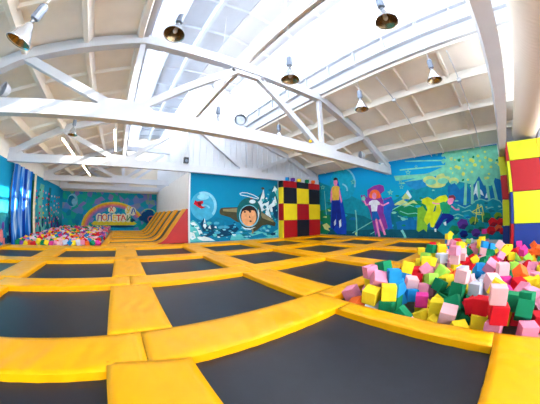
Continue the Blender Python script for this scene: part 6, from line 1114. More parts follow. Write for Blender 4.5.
FOAM_REST = """
0.22 3.28 -2.16 -0.04 0.0 -0.0 1.4
0.23 3.29 -1.64 -0.04 0.0 0.0 0.4
0.22 3.24 -1.41 -0.05 2.7 1.6 0.0
0.23 3.31 1.80 -0.14 1.3 0.3 -3.0
0.23 3.56 -2.10 -0.04 -1.6 0.0 1.6
0.23 3.58 -1.84 -0.12 1.3 0.7 2.7
0.23 3.73 1.86 -0.02 -2.4 1.6 -0.3
0.21 4.11 -1.75 -0.17 -0.1 2.3 -0.1
0.22 4.09 -1.28 -0.07 -0.6 -1.6 -1.3
0.21 4.12 -1.03 -0.13 -1.6 1.7 -0.6
0.23 4.00 2.22 -0.10 0.9 0.1 1.8
0.21 4.42 -2.14 -0.08 -1.6 0.1 -2.3
0.21 4.52 -1.54 -0.11 3.0 -0.2 -0.6
0.23 4.53 -1.25 -0.06 0.8 -1.6 -1.4
0.23 4.60 -0.80 -0.19 -2.4 0.3 -1.6
0.23 4.50 0.50 -0.08 1.6 -1.9 0.5
0.22 4.68 1.52 -0.14 0.7 1.9 0.1
0.22 4.66 1.80 -0.13 0.8 1.8 -0.8
0.22 4.41 2.07 -0.08 -0.2 -1.7 0.8
0.21 5.03 -0.49 -0.13 -0.8 1.6 1.0
0.23 5.02 -0.08 -0.11 1.6 -0.0 1.8
0.23 4.71 0.28 -0.11 0.9 -2.0 0.8
0.23 4.97 1.76 -0.10 -1.4 -1.6 1.7
0.23 5.25 -1.70 -0.14 1.1 -1.6 -0.8
0.23 5.53 -1.34 -0.15 0.2 -1.0 -0.5
0.23 5.38 -0.89 -0.14 -1.6 -1.6 -0.3
0.21 5.31 -0.54 -0.17 -0.1 -1.6 2.0
0.22 5.26 -0.25 -0.16 0.5 -1.3 -2.7
0.21 5.32 0.74 -0.13 -1.6 -0.0 -2.3
0.22 5.38 1.56 -0.16 -0.0 -0.0 -1.6
0.22 5.23 1.81 -0.17 1.2 2.9 0.2
0.23 5.76 -2.01 -0.15 0.3 1.5 -1.5
0.23 5.95 -1.76 -0.16 -1.6 0.0 -0.2
0.23 5.55 0.65 -0.16 -0.5 1.3 0.4
0.22 5.97 1.03 -0.19 -0.0 3.1 1.2
0.21 5.86 1.79 -0.19 1.7 0.3 0.2
0.23 6.12 -2.10 -0.17 -0.7 -1.8 1.1
0.22 6.19 -1.69 -0.18 -2.3 1.6 -0.7
0.23 6.23 -1.43 -0.18 -0.1 -0.0 2.9
0.23 6.21 -0.92 -0.19 0.4 -1.6 -0.9
0.23 6.25 0.99 -0.17 -0.0 0.0 2.0
0.21 6.17 1.76 -0.18 -1.5 -0.0 1.5
0.21 6.46 -2.15 -0.18 1.4 -1.4 -1.9
0.23 6.47 -1.75 -0.16 0.5 -1.6 1.4
0.22 6.62 -1.42 -0.17 1.2 -1.6 -1.2
0.23 6.56 -0.38 -0.16 1.4 1.6 0.7
0.21 6.43 0.07 -0.18 1.5 -0.1 -0.9
0.21 6.52 0.34 -0.18 0.5 1.6 0.1
0.21 6.43 1.16 -0.20 -0.7 -1.6 -0.7
0.23 6.93 -1.82 -0.17 0.1 -1.5 0.7
0.21 6.93 -1.30 -0.18 1.2 -1.6 -0.7
0.21 6.78 0.35 -0.19 1.1 -1.8 0.1
0.23 6.88 1.94 -0.17 0.0 0.0 2.9
0.22 7.39 -2.06 -0.20 -1.6 0.0 0.6
0.21 7.19 -1.35 -0.18 0.7 -1.5 -2.3
0.22 7.31 0.31 -0.18 -0.3 1.6 1.3
0.21 7.29 2.30 -0.19 0.0 -3.1 1.2
0.21 7.66 -2.14 -0.19 0.7 -1.7 1.6
0.21 7.82 -1.69 -0.18 -0.8 -1.6 1.1
0.22 7.59 0.42 -0.18 1.5 0.0 1.2
0.20 7.55 2.29 -0.18 0.5 -1.4 1.6
0.23 7.93 1.26 -0.18 -1.4 0.3 2.6
0.23 8.12 2.29 -0.16 0.7 1.6 0.7
0.21 8.64 -1.68 -0.20 -2.1 1.8 0.3
0.22 8.64 1.37 -0.17 -1.6 0.0 -1.5
0.20 8.52 2.00 -0.18 1.6 -0.0 1.1
0.23 8.56 2.28 -0.19 0.0 -0.0 -1.1
0.23 9.04 -2.18 -0.20 0.8 1.6 -0.8
0.21 8.95 -1.81 -0.18 1.0 -1.6 1.6
0.22 8.85 -0.85 -0.18 -0.7 -1.6 2.1
0.21 8.99 1.20 -0.17 0.8 1.6 -2.0
0.23 8.96 1.46 -0.18 -3.1 -0.0 1.6
0.22 8.87 2.31 -0.16 0.8 1.3 -0.8
0.21 9.39 0.31 -0.20 1.1 -1.6 -1.8
0.22 9.55 -2.00 -0.20 -0.2 -0.5 -0.3
0.23 9.69 -0.81 -0.20 -1.0 -2.0 0.7
0.22 9.67 0.22 -0.18 0.0 0.0 0.8
0.23 9.86 0.65 -0.18 -2.2 1.8 0.5
0.23 9.94 1.73 -0.20 1.6 -0.1 -2.0
0.21 9.75 1.84 -0.19 0.4 -1.6 -0.9
0.21 9.78 2.08 -0.19 -0.2 1.6 1.2
0.21 10.27 -1.86 -0.18 0.5 -0.3 1.7
0.23 10.07 -0.07 -0.16 -0.7 -1.6 -1.5
0.22 10.15 1.63 -0.18 0.0 -3.1 1.1
0.23 10.04 1.99 -0.17 -0.0 3.1 -1.2
0.23 10.09 2.27 -0.19 -0.0 -1.6 -1.1
0.22 10.54 0.66 -0.16 0.4 1.6 2.3
0.22 10.55 1.47 -0.20 1.0 -1.6 0.8
0.22 10.46 2.31 -0.18 0.4 -1.3 1.2
0.21 11.18 0.67 -0.19 -0.4 0.8 0.9
0.21 11.35 1.56 -0.20 1.2 -1.6 0.3
0.23 11.43 1.98 -0.18 0.2 -0.0 2.9
0.22 11.31 2.27 -0.18 0.0 -0.0 -3.0
0.21 11.63 1.83 -0.19 -0.7 -1.8 0.4
0.23 11.68 2.16 -0.18 -0.0 0.1 1.8
0.21 12.24 0.63 -0.19 -0.4 1.6 2.5
0.21 12.20 2.27 -0.20 -2.6 1.1 -0.7
0.23 3.27 -2.15 0.18 -0.0 -0.0 -2.6
0.23 3.34 -1.73 0.18 1.6 -0.0 0.5
0.22 3.21 -1.39 0.17 0.0 -0.0 -1.9
0.23 3.80 -2.10 -0.03 1.6 3.0 0.0
0.21 3.57 -1.89 0.17 -0.1 -1.4 1.0
0.22 3.76 -0.42 -0.05 3.1 -1.4 0.1
0.23 4.32 -1.75 -0.08 -0.9 0.4 1.1
0.21 4.01 -1.32 0.15 0.0 -0.0 1.0
0.21 4.14 1.99 -0.07 0.3 1.6 -2.1
0.22 4.31 -2.14 0.13 -1.2 -1.7 0.7
0.21 4.42 -1.50 0.13 -1.6 1.2 0.4
0.21 4.53 -1.24 0.16 -0.2 -1.6 1.6
0.23 4.67 -0.60 -0.10 0.3 0.2 0.0
0.23 4.40 1.98 0.14 -0.4 1.7 -1.7
0.23 4.86 -2.10 -0.10 -2.2 -1.7 0.1
0.23 4.96 -1.78 -0.13 2.3 -0.2 -0.2
0.22 5.21 -1.41 -0.16 2.8 -1.1 -0.6
0.21 4.86 0.58 -0.14 -0.4 -0.1 -3.0
0.23 5.06 2.25 -0.11 -3.1 -0.0 -0.6
0.21 5.13 -2.19 -0.08 0.1 -1.4 -0.1
0.23 5.22 -1.76 0.09 -0.0 3.1 -0.7
0.23 5.70 -1.43 -0.01 1.7 -1.0 -0.5
0.22 5.15 0.91 -0.09 0.8 -0.2 -0.6
0.22 5.76 -1.99 0.07 0.3 -1.6 -1.5
0.23 5.88 -1.72 0.07 -1.6 -3.1 -0.0
0.22 5.37 0.01 -0.11 -0.8 -0.1 -1.6
0.23 6.02 -2.16 0.04 -1.1 -1.8 1.1
0.21 6.20 -1.68 0.03 1.6 -0.0 2.0
0.23 6.19 -1.40 0.05 -1.2 -1.6 1.9
0.23 5.86 -0.44 -0.15 1.2 0.8 0.2
0.21 6.25 0.29 -0.19 -0.8 1.6 1.9
0.22 6.24 1.81 0.04 -1.6 -0.1 -2.9
0.21 6.44 -2.19 0.03 0.5 -1.5 -2.1
0.21 6.52 -1.72 0.06 1.6 -0.0 -0.8
0.21 6.58 -0.08 -0.14 0.8 -1.8 -0.1
0.21 6.87 -1.32 0.03 -1.6 -0.0 -2.3
0.23 6.58 0.80 -0.12 0.4 0.3 -2.4
0.21 6.93 1.93 0.05 0.2 1.6 2.0
0.22 7.35 -2.16 0.03 1.6 -0.0 2.8
0.22 7.22 -1.35 0.04 -0.0 -0.1 1.1
0.21 7.11 -0.27 -0.17 0.6 0.7 -1.5
0.22 7.25 1.09 -0.17 -1.6 -0.2 2.7
0.21 7.27 1.54 -0.15 -0.3 0.9 -3.0
0.21 7.54 1.75 -0.03 0.1 2.2 1.0
0.22 7.21 2.07 -0.08 -0.8 1.0 -0.8
0.23 7.63 -2.11 0.04 1.7 -0.1 0.4
0.23 7.80 -1.82 0.04 1.4 -0.2 2.5
0.21 7.77 0.26 -0.07 1.2 1.1 -0.7
0.22 7.67 2.13 0.01 0.8 -1.2 1.2
0.23 8.10 -2.19 -0.18 1.6 -2.1 -0.0
0.22 8.37 -1.76 -0.18 -0.7 -2.9 0.8
0.23 8.13 1.44 0.05 -1.2 -1.6 0.6
0.21 8.22 1.70 -0.20 -0.1 3.0 0.9
0.23 8.64 -1.66 0.02 0.0 -0.2 -3.0
0.21 8.27 0.02 -0.11 -1.7 -0.6 -0.4
0.22 8.42 0.25 -0.14 -0.6 0.0 -2.4
0.23 8.71 1.33 0.05 0.7 1.6 -0.2
0.23 8.71 1.82 -0.08 -1.4 -0.6 -0.5
0.23 8.54 2.25 0.04 -2.2 1.6 0.4
0.21 9.10 -2.12 0.03 1.8 -1.6 -0.8
0.21 8.91 -1.75 0.02 0.4 1.6 -2.6
0.22 8.67 -0.72 -0.01 -2.3 -0.7 -1.3
0.23 8.99 -0.04 -0.14 0.3 1.2 2.2
0.21 8.95 1.43 0.04 -2.5 1.6 -0.4
0.23 8.84 2.07 -0.03 -1.9 -0.2 -0.2
0.22 9.22 -1.85 -0.15 0.6 0.3 -3.0
0.23 9.46 0.34 0.02 1.6 -0.0 2.2
0.22 9.25 1.40 -0.06 -0.0 2.4 -1.0
0.23 9.46 -1.82 -0.04 -2.2 -0.1 0.4
0.21 9.51 -1.53 -0.13 0.7 2.4 0.1
0.22 9.74 -0.24 -0.09 -0.9 0.5 -2.2
0.23 9.81 2.28 -0.03 0.5 0.5 -1.8
0.22 10.31 -2.15 0.02 -0.0 -3.1 1.0
0.23 10.18 -1.62 -0.15 -1.6 0.0 1.9
0.21 10.12 -0.09 0.06 -0.5 1.6 1.1
0.21 9.72 1.48 -0.17 0.0 -0.5 2.5
0.21 10.11 1.65 0.03 1.0 -1.5 1.4
0.21 10.75 -0.21 -0.04 -1.8 0.6 -0.4
0.22 10.46 0.70 0.06 0.6 1.6 2.3
0.22 10.82 0.71 -0.17 -0.0 -1.4 2.9
0.22 11.11 2.00 -0.19 1.3 0.3 -1.1
0.21 11.67 0.34 -0.20 -1.9 -0.0 1.3
0.23 11.01 0.58 -0.06 -0.3 -2.4 -1.8
0.21 11.47 2.00 0.03 -1.5 0.2 1.4
0.21 11.37 2.28 0.03 1.1 1.6 0.7
0.22 11.74 0.65 -0.17 1.5 1.2 -0.3
0.21 11.66 1.79 0.02 0.8 1.4 0.4
0.21 12.43 2.05 -0.01 0.3 -0.1 2.5
0.21 12.06 2.34 -0.04 -0.6 1.1 -0.7
0.23 3.17 -1.92 0.27 -1.9 -1.2 -0.7
0.23 3.35 -1.71 0.42 -0.6 1.6 -1.2
0.22 3.46 -1.30 -0.09 1.9 -0.3 0.3
0.21 3.57 -0.96 0.01 -0.6 1.3 -1.8
0.21 4.06 -2.18 -0.05 -1.2 1.6 0.2
0.22 3.61 -1.81 0.38 -1.5 0.1 1.5
0.22 3.62 -1.57 -0.01 -1.3 2.2 -1.0
0.22 4.27 -0.83 0.08 0.1 0.1 0.6
0.23 4.52 -1.78 0.03 -1.3 -0.7 2.7
0.22 4.20 -1.13 0.13 2.9 0.4 0.8
0.22 4.41 -0.61 -0.05 0.8 3.1 0.4
0.23 3.97 1.91 0.20 -1.4 1.3 -1.7
0.23 4.08 2.18 0.20 1.2 2.5 1.0
0.23 4.29 -2.14 0.36 -2.6 1.4 0.7
0.23 4.80 -1.49 -0.04 1.5 1.1 -0.0
0.21 4.61 -0.35 -0.13 0.8 0.3 -1.6
0.21 4.90 -2.13 0.13 1.1 -1.7 0.1
0.23 4.80 -1.85 0.10 -0.1 2.3 -2.2
0.22 4.99 -1.22 -0.10 1.5 -0.3 -0.8
0.22 4.84 -1.06 0.28 -1.7 1.1 1.4
0.21 4.79 -0.32 -0.14 1.0 2.6 -1.1
0.22 5.47 -2.19 -0.17 2.6 0.0 1.6
0.22 5.21 -1.81 0.31 0.4 1.6 2.6
0.22 5.81 -1.49 0.18 -2.1 0.1 -1.6
0.23 4.99 0.14 -0.19 2.2 -0.3 -0.6
0.22 5.77 -1.99 0.29 -0.3 -1.6 -1.5
0.23 5.62 -1.10 -0.15 -3.0 -0.4 -0.1
0.23 5.70 -0.18 -0.04 -0.0 -2.6 2.0
0.22 5.61 0.31 -0.18 -0.0 -3.1 -1.2
0.21 5.49 1.15 -0.06 1.1 -0.9 0.7
0.22 5.99 -2.15 0.28 1.4 3.0 0.0
0.21 6.16 -1.74 0.23 1.5 -1.6 1.5
0.22 6.08 -1.47 0.09 -1.5 2.3 0.8
0.21 6.06 -1.18 -0.19 -2.9 0.9 0.5
0.23 6.66 -1.94 -0.06 0.3 2.2 0.9
0.23 6.49 -1.75 0.28 1.6 0.0 2.9
0.21 6.52 -1.46 -0.11 -2.4 -0.0 1.6
0.23 7.08 -2.03 -0.13 -0.2 0.0 0.7
0.21 7.03 -1.54 0.02 2.2 -0.9 -1.4
0.22 6.89 0.04 -0.14 0.5 -1.3 2.4
0.23 6.97 0.77 -0.16 -0.3 1.3 2.5
0.22 6.94 2.17 -0.15 0.2 -0.0 1.5
0.21 7.37 -2.10 0.24 0.0 0.0 -1.0
0.22 7.25 -1.44 0.26 -0.4 -1.6 0.9
0.21 7.25 1.74 0.00 1.9 0.6 0.4
0.21 7.42 2.09 0.04 0.8 -2.6 -1.3
0.23 7.92 -2.10 0.00 -1.5 1.0 0.5
0.22 7.79 -1.90 0.25 -0.5 -1.8 1.9
0.23 7.54 0.99 -0.09 1.7 -0.9 1.7
0.21 7.78 1.06 -0.10 0.3 1.0 -1.0
0.21 7.87 1.37 0.05 -1.0 -1.6 1.3
0.23 7.71 1.92 -0.12 -0.9 2.8 -0.2
0.21 8.08 -1.64 -0.10 1.4 -0.4 -0.1
0.23 7.99 -0.09 -0.18 3.1 -0.0 0.2
0.21 8.03 0.22 -0.08 1.7 -2.2 -0.5
0.23 8.13 2.18 0.07 1.1 -1.5 -1.6
0.23 8.60 -1.65 0.27 -1.7 0.2 -0.3
0.22 8.87 -2.05 0.08 -1.4 -0.6 0.8
0.21 8.86 -1.52 0.14 0.1 -0.8 -1.5
0.22 8.77 -0.48 0.01 -3.1 -0.1 1.3
0.23 9.27 0.03 -0.16 0.2 -0.4 -1.7
0.23 9.15 -1.75 0.07 -1.4 -0.4 -1.5
0.23 9.22 -0.72 -0.17 -0.1 2.5 -0.9
0.23 9.46 -0.60 -0.15 -1.6 0.1 -1.0
0.23 9.54 -0.03 -0.10 -1.3 -1.2 1.8
0.22 9.68 0.49 -0.02 -1.2 -2.3 -1.2
0.22 9.59 0.72 -0.18 -0.1 3.1 0.6
0.23 9.75 0.94 -0.11 -2.8 -0.5 0.7
0.23 9.35 2.30 0.04 3.0 -0.2 0.4
0.23 9.38 -1.65 0.11 0.3 -0.6 -1.6
0.23 9.36 -1.42 -0.01 2.4 -0.5 0.2
0.22 10.11 1.24 -0.20 -1.3 2.2 0.6
0.23 9.91 -0.93 -0.18 -2.0 -2.0 0.0
0.22 10.23 -0.41 -0.16 2.8 0.1 1.8
0.22 10.12 0.73 -0.18 -0.1 -1.9 -0.7
0.23 10.32 -0.15 -0.17 -1.6 0.0 1.2
0.21 10.48 0.40 -0.19 -1.6 0.2 -0.4
0.22 10.55 1.73 -0.17 1.5 0.1 -1.6
0.22 10.28 2.10 -0.17 -0.7 1.5 -1.4
0.23 10.76 2.25 -0.17 -3.1 0.2 -0.0
0.23 10.93 0.31 -0.19 1.4 0.9 -0.8
0.22 11.09 1.50 -0.07 0.9 2.5 -0.6
0.23 11.21 1.97 0.01 -1.2 -0.0 1.4
0.21 10.76 0.41 -0.06 0.0 2.4 -0.7
0.22 11.28 2.25 0.24 1.0 1.6 0.6
0.23 12.38 0.84 -0.17 -0.1 -1.3 -0.3
0.21 12.28 1.76 -0.18 -1.0 -1.4 1.6
0.22 3.88 -1.55 -0.09 0.9 2.9 0.4
0.23 3.88 -1.85 -0.01 -3.1 1.4 0.1
0.21 4.19 -1.52 0.03 2.7 0.0 1.9
0.23 4.61 -0.95 0.10 0.8 1.9 0.7
0.21 4.12 0.09 -0.12 -1.2 -2.2 -1.0
0.21 4.26 2.27 -0.09 0.1 -0.1 -2.6
0.23 4.57 -2.18 0.40 -0.5 -0.0 1.6
0.23 4.59 -1.71 0.28 -0.2 -0.4 -2.5
0.22 4.39 -1.05 -0.07 -0.0 -1.7 -2.2
0.21 4.20 -0.34 -0.08 -0.3 0.1 -2.0
0.22 4.67 -2.18 0.13 -1.2 -1.5 -0.4
0.21 4.70 -1.96 0.27 0.3 2.5 1.4
0.23 4.78 -1.26 0.16 0.0 -0.3 1.5
0.21 5.28 -1.13 -0.11 0.5 -1.0 2.7
0.21 4.72 -0.02 -0.04 0.4 -0.1 -2.8
0.21 4.76 2.12 -0.14 -2.7 0.8 -0.2
0.21 5.43 -2.15 -0.06 0.5 1.8 0.7
0.21 5.47 -1.89 -0.13 -2.0 0.5 0.7
0.23 5.32 -1.46 0.02 -0.9 2.1 -0.6
0.21 5.53 -0.36 -0.17 -0.8 -0.5 3.0
0.21 5.37 0.29 -0.18 -2.9 0.4 -1.3
0.22 5.76 -1.97 0.51 -1.4 1.5 -1.5
0.23 5.87 -1.76 0.30 -1.6 0.0 -0.1
0.21 5.55 -1.11 0.06 -1.1 -0.0 -1.3
0.23 5.65 -0.72 -0.16 -0.0 -0.0 2.0
0.22 5.99 -0.12 -0.14 -2.2 0.1 0.7
0.21 5.77 0.09 -0.16 -0.7 0.5 -0.7
0.21 6.04 1.26 -0.13 1.6 -0.3 2.8
0.22 5.66 1.62 -0.13 -0.1 2.5 1.6
0.23 6.18 -1.69 0.45 0.5 1.6 1.5
0.22 6.35 -1.19 -0.17 -0.0 -2.7 -1.8
0.22 5.84 0.39 -0.05 0.4 0.6 3.1
0.23 6.45 -1.77 0.51 -0.8 -1.6 -1.8
0.21 6.10 0.10 -0.03 0.4 -0.1 -2.5
0.21 6.75 -2.19 -0.00 2.7 -0.0 1.6
0.22 6.76 -1.60 0.18 -1.2 -0.1 0.1
0.22 7.21 -1.64 -0.15 -1.8 -2.2 -0.4
0.21 6.94 1.02 -0.15 -1.5 -0.2 -0.1
0.21 7.94 2.01 0.05 -2.2 0.1 0.8
0.21 8.01 1.82 -0.13 0.8 -2.5 -0.6
0.21 7.76 -2.18 0.26 1.6 -0.1 1.6
0.23 7.85 -1.93 0.35 -0.2 2.6 -0.7
0.22 7.39 0.07 -0.02 0.5 0.3 -0.1
0.23 7.46 1.16 0.07 1.1 0.4 0.8
0.23 8.04 1.15 0.08 0.1 -0.1 -2.9
0.21 8.40 -2.15 -0.18 -0.6 2.6 -0.0
0.23 8.39 1.37 0.05 1.6 -0.0 0.8
0.22 8.30 2.04 -0.17 -0.1 0.2 -2.0
0.21 8.26 1.81 0.03 3.0 0.1 -1.5
0.23 8.78 -2.17 -0.18 2.0 -1.4 -0.5
0.21 8.49 -1.93 0.01 0.8 1.1 -1.8
0.22 8.57 1.57 0.03 -1.4 0.2 2.1
0.21 8.38 2.02 0.00 0.5 2.7 0.3
0.23 8.60 -2.13 0.03 1.2 -0.4 0.8
0.22 8.78 -1.83 0.24 -0.7 -1.7 1.6
0.21 8.67 0.06 -0.14 -2.8 1.2 -0.3
0.23 9.05 1.99 0.04 -0.9 1.3 0.4
0.23 9.15 -1.03 -0.13 0.8 2.8 -0.1
0.23 9.41 -0.98 -0.10 2.5 1.1 0.7
0.23 9.03 -0.58 -0.07 1.0 0.4 1.4
0.23 9.17 1.66 -0.01 -0.7 2.5 0.1
0.23 9.31 1.93 -0.01 -0.2 -2.9 1.4
0.22 9.54 2.13 -0.03 1.1 -0.2 -1.1
0.21 9.97 -1.89 -0.17 -1.4 -0.0 -0.4
0.20 9.65 -0.49 -0.19 -0.2 1.6 2.0
0.22 10.44 1.20 -0.18 -3.1 0.1 -0.8
0.22 9.47 1.63 -0.18 0.7 0.7 1.6
0.21 10.30 -2.12 0.23 -1.5 0.0 1.9
0.22 10.26 0.50 -0.14 3.0 0.0 -0.8
0.22 10.32 1.83 -0.03 -0.8 -0.6 0.9
0.21 10.51 2.00 -0.20 0.3 0.4 -2.2
0.22 10.77 1.58 0.01 0.2 -0.2 -0.7
0.23 11.09 -0.07 -0.17 -1.5 0.1 1.1
0.22 10.84 0.04 -0.13 -2.9 -0.5 -0.7
0.21 10.94 1.76 -0.09 -2.9 0.6 0.7
0.21 11.70 -0.16 -0.19 -1.6 0.0 2.0
0.22 12.44 1.59 -0.15 -1.9 -0.4 -0.9
"""
# ------------------------------------------------------------------ building shell
XL, XR, YB, YF, YN = -4.32, 9.45, 17.3, 8.62, -5.0      # left / right wall, back wall, front mural wall, rear wall (camera heights)
XM = 2.46
def rz(x):
    d = abs(x-2.45)
    return 5.73-.1*d if d < 2.5 else 3.74-.322*(d-2.5)
fl = MB(); fl.hbox((XL-.1, YN-.1, -1.5), (XR+.1, YB+.1, -1.43)); struct(fl.build('floor', 'concrete'))
# raised deck carrying the trampolines, with the two foam pits left open
dk_ = MB(); dk_.hbox((XL, YN, -1.425), (2.2, 8.62, -1.087)); dk_.hbox((2.2, 1.75, -1.425), (XR, 8.62, -1.087)); dk_.hbox((2.2, YN, -1.425), (XR, -1.68, -1.087)); dk_.hbox((-.85, 8.62, -1.425), (XM, YB, -1.087))
struct(dk_.build('floor', 'concrete'))
def gable(name, y0, y1, xa, xb, material, step=.35):
    m = MB(); x = xa
    cuts = sorted(set([xa, xb]+[c for c in (-.05, 2.45, 4.95) if xa < c < xb]))
    for a, b in zip(cuts, cuts[1:]):
        za = rz(a+1e-4); zb = rz(b-1e-4)
        p = [(a, y0, -1.42), (b, y0, -1.42), (b, y1, -1.42), (a, y1, -1.42), (a, y0, za), (b, y0, zb), (b, y1, zb), (a, y1, za)]
        m.hexa([V(*q) for q in p])
    return struct(m.build(name, material))
gable('wall_front', YF, YF+.12, XM, XR, 'siding_white')
gable('wall_back', YB, YB+.12, XL, XM, 'cream_wall')
wl = MB(); wl.hbox((XL-.12, YN, -1.42), (XL, YB, rz(XL))); struct(wl.build('wall_left', 'white_paint'))
wr = MB(); wr.hbox((XR, YN, -1.42), (XR+.12, YF+.12, rz(XR))); struct(wr.build('wall_right', 'white_paint'))
wm = MB(); wm.hbox((XM, YF+.12, -1.42), (XM+.1, YB, 5.7))
struct(wm.build('wall_middle', 'white_paint'))
# rear wall with an unseen band of windows, added for the front fill light
m = MB()
m.hbox((XL, YN-.12, -1.42), (XR, YN, -.1)); m.hbox((XL, YN-.12, 2.0), (XR, YN, rz(XL)))
for a, b in ((XL, -3.6), (8.7, XR)): m.hbox((a, YN-.12, -.1), (b, YN, 2.0))
for k in range(5): x = -3.6+12.3*(k+.5)/5; 
cuts = [XL, -.05, 2.45, 4.95, XR]
for a, b in zip(cuts, cuts[1:]):
    m.hexa([V(*q) for q in [(a, YN-.12, rz(XL)), (b, YN-.12, rz(XL)), (b, YN, rz(XL)), (a, YN, rz(XL)), (a, YN-.12, rz(a+1e-4)), (b, YN-.12, rz(b-1e-4)), (b, YN, rz(b-1e-4)), (a, YN, rz(a+1e-4))]])
struct(m.build('wall_rear', 'white_paint'))
m = MB(); m.hbox((-3.6, YN-.1, -.1), (8.7, YN-.09, 2.0)); wn = struct(m.build('window_3', 'frosted_glazing'))
m = MB()
for k in range(9): x = -3.6+12.3*k/8; m.hbox((x-.04, YN-.12, -.1), (x+.04, YN-.02, 2.0))
for z in (-.1, .95, 2.0): m.hbox((-3.6, YN-.12, z-.04), (8.7, YN-.02, z+.04))
m.build('window_frame', 'mullion', wn)
# corrugated siding on the upper part of the front wall and the middle wall
m = MB(); x = XM+.1
while x < XR-.05:
    z = rz(x)-.04
    m.hbox((x, YF-.035, 1.72), (x+.075, YF, z)); x += .27
s_ = m.build('siding_ribs', 'siding_white'); struct(s_); s_.name = 'trim_1'
m = MB(); y = YF+.2
while y < YB-.1:
    m.hbox((XM-.035, y, 1.72), (XM, y+.075, 5.6)); y += .27
m.hbox((XM-.045, YF-.04, -1.0), (XM+.02, YF+.02, 5.6))
struct(m.build('trim_2', 'siding_white'))
m = MB()     # cream boarding above the back mural
m.hbox((XL, YB-.5, 1.62), (XM, YB, 1.95)); m.hbox((XL, YB-.06, 1.95), (XM, YB, 2.3))
for k in range(7): x = XL+.3+k*1.05; m.hbox((x, YB-.56, 1.6), (x+.12, YB-.5, 1.97))
struct(m.build('trim_3', 'cream_wall'))
# ceiling: ribbed slabs on both slopes
def slope(name, xs, mat_, ribs, y0, y1, side):
    m = MB(); a, b = xs
    za, zb = rz(a), rz(b)
    m.hexa([V(*q) for q in [(a, y0, za), (b, y0, zb), (b, y1, zb), (a, y1, za), (a, y0, za+.1), (b, y0, zb+.1), (b, y1, zb+.1), (a, y1, za+.1)]])
    ob = struct(m.build(name, mat_))
    m = MB()
    for r in ribs:
        z = rz(r); m.hexa([V(*q) for q in [(r-.05, y0, z-.17), (r+.05, y0, z-.17), (r+.05, y1, z-.17), (r-.05, y1, z-.17), (r-.11, y0, z+.02), (r+.11, y0, z+.02), (r+.11, y1, z+.02), (r-.11, y1, z+.02)]])
    y = y0+.4-(.4-.68+5) % 1.22 if False else -4.2
    while y < y1:
        if y > y0:
            p = [(a, -.09), (b, -.09)]
            m.hexa([V(*q) for q in [(a, y-.03, za-.08), (b, y-.03, zb-.08), (b, y+.03, zb-.08), (a, y+.03, za-.08), (a, y-.05, za+.01), (b, y-.05, zb+.01), (b, y+.05, zb+.01), (a, y+.05, za+.01)]])
        y += 1.22
    o2 = m.build('slab_ribs', mat_, ob)
    return ob
slope('ceiling', (4.97, XR+.1), 'slab_cream', (5.05, 6.1, 7.28, 8.43), YN, YF, 1)
slope('ceiling', (XL-.1, -.07), 'slab_cream', (-.15, -1.2, -2.38, -3.53), YN, YB, -1)
slope('ceiling', (-.045, 2.45), 'slab_grey', (.75, 1.6), YN, YB, 1)
slope('ceiling', (2.47, 4.945), 'skylight_sheet', (3.3, 4.15), YN, YF, 1)
# monitor kerbs and glazing
for k, (x, s, yend) in enumerate(((4.95, 1, YF), (-.05, -1, YB))):
    m = MB()
    m.hbox((x, YN, 3.62), (x+s*.1, yend, 4.5)); m.hbox((x-s*.1, YN, 4.44), (x+s*.1, yend, 4.52)); m.hbox((x-s*.12, YN, 3.98), (x, yend, 4.05)); m.hbox((x-s*.06, YN, 3.6), (x+s*.16, yend, 3.72))
    y = YN+.2
    while y < yend: m.hbox((x-s*.07, y, 4.03), (x, y+.05, 4.46)); y += .95
    kb = struct(m.build('trim_%d' % (4+k), 'kerb_grey'))
    m = MB(); m.hbox((x+s*.04, YN, 4.5), (x+s*.05, yend, 5.5)); wdw = struct(m.build('window_%d' % (k+1), 'frosted_glazing'))
    m = MB(); y = YN+.2
    while y < yend: m.hbox((x, y, 4.5), (x+s*.08, y+.06, 5.5)); y += 1.22
    m.hbox((x, YN, 4.97), (x+s*.08, yend, 5.03)); m.hbox((x-s*.04, YN, 5.4), (x+s*.1, yend, 5.5))
    m.build('window_frame', 'mullion', wdw)
# ridge rail: perforated channel tying the trusses together
m = MB(); m.hbox((2.40, YN, 3.78), (2.51, YF, 3.80)); m.hbox((2.40, YN, 3.74), (2.41, YF, 3.80)); m.hbox((2.50, YN, 3.74), (2.51, YF, 3.80))
y = YN+.3
rail = tag(m.build('ridge_rail', 'rail_grey'), 'long grey steel channel running along the ridge over the trusses', 'rail')
while y < YF: m = MB(); m.lathe([(.022, 0), (.022, .014)], 8, V(2.46, y, 3.768)); m.build('bolt_head', 'steel_white', rail); y += .36
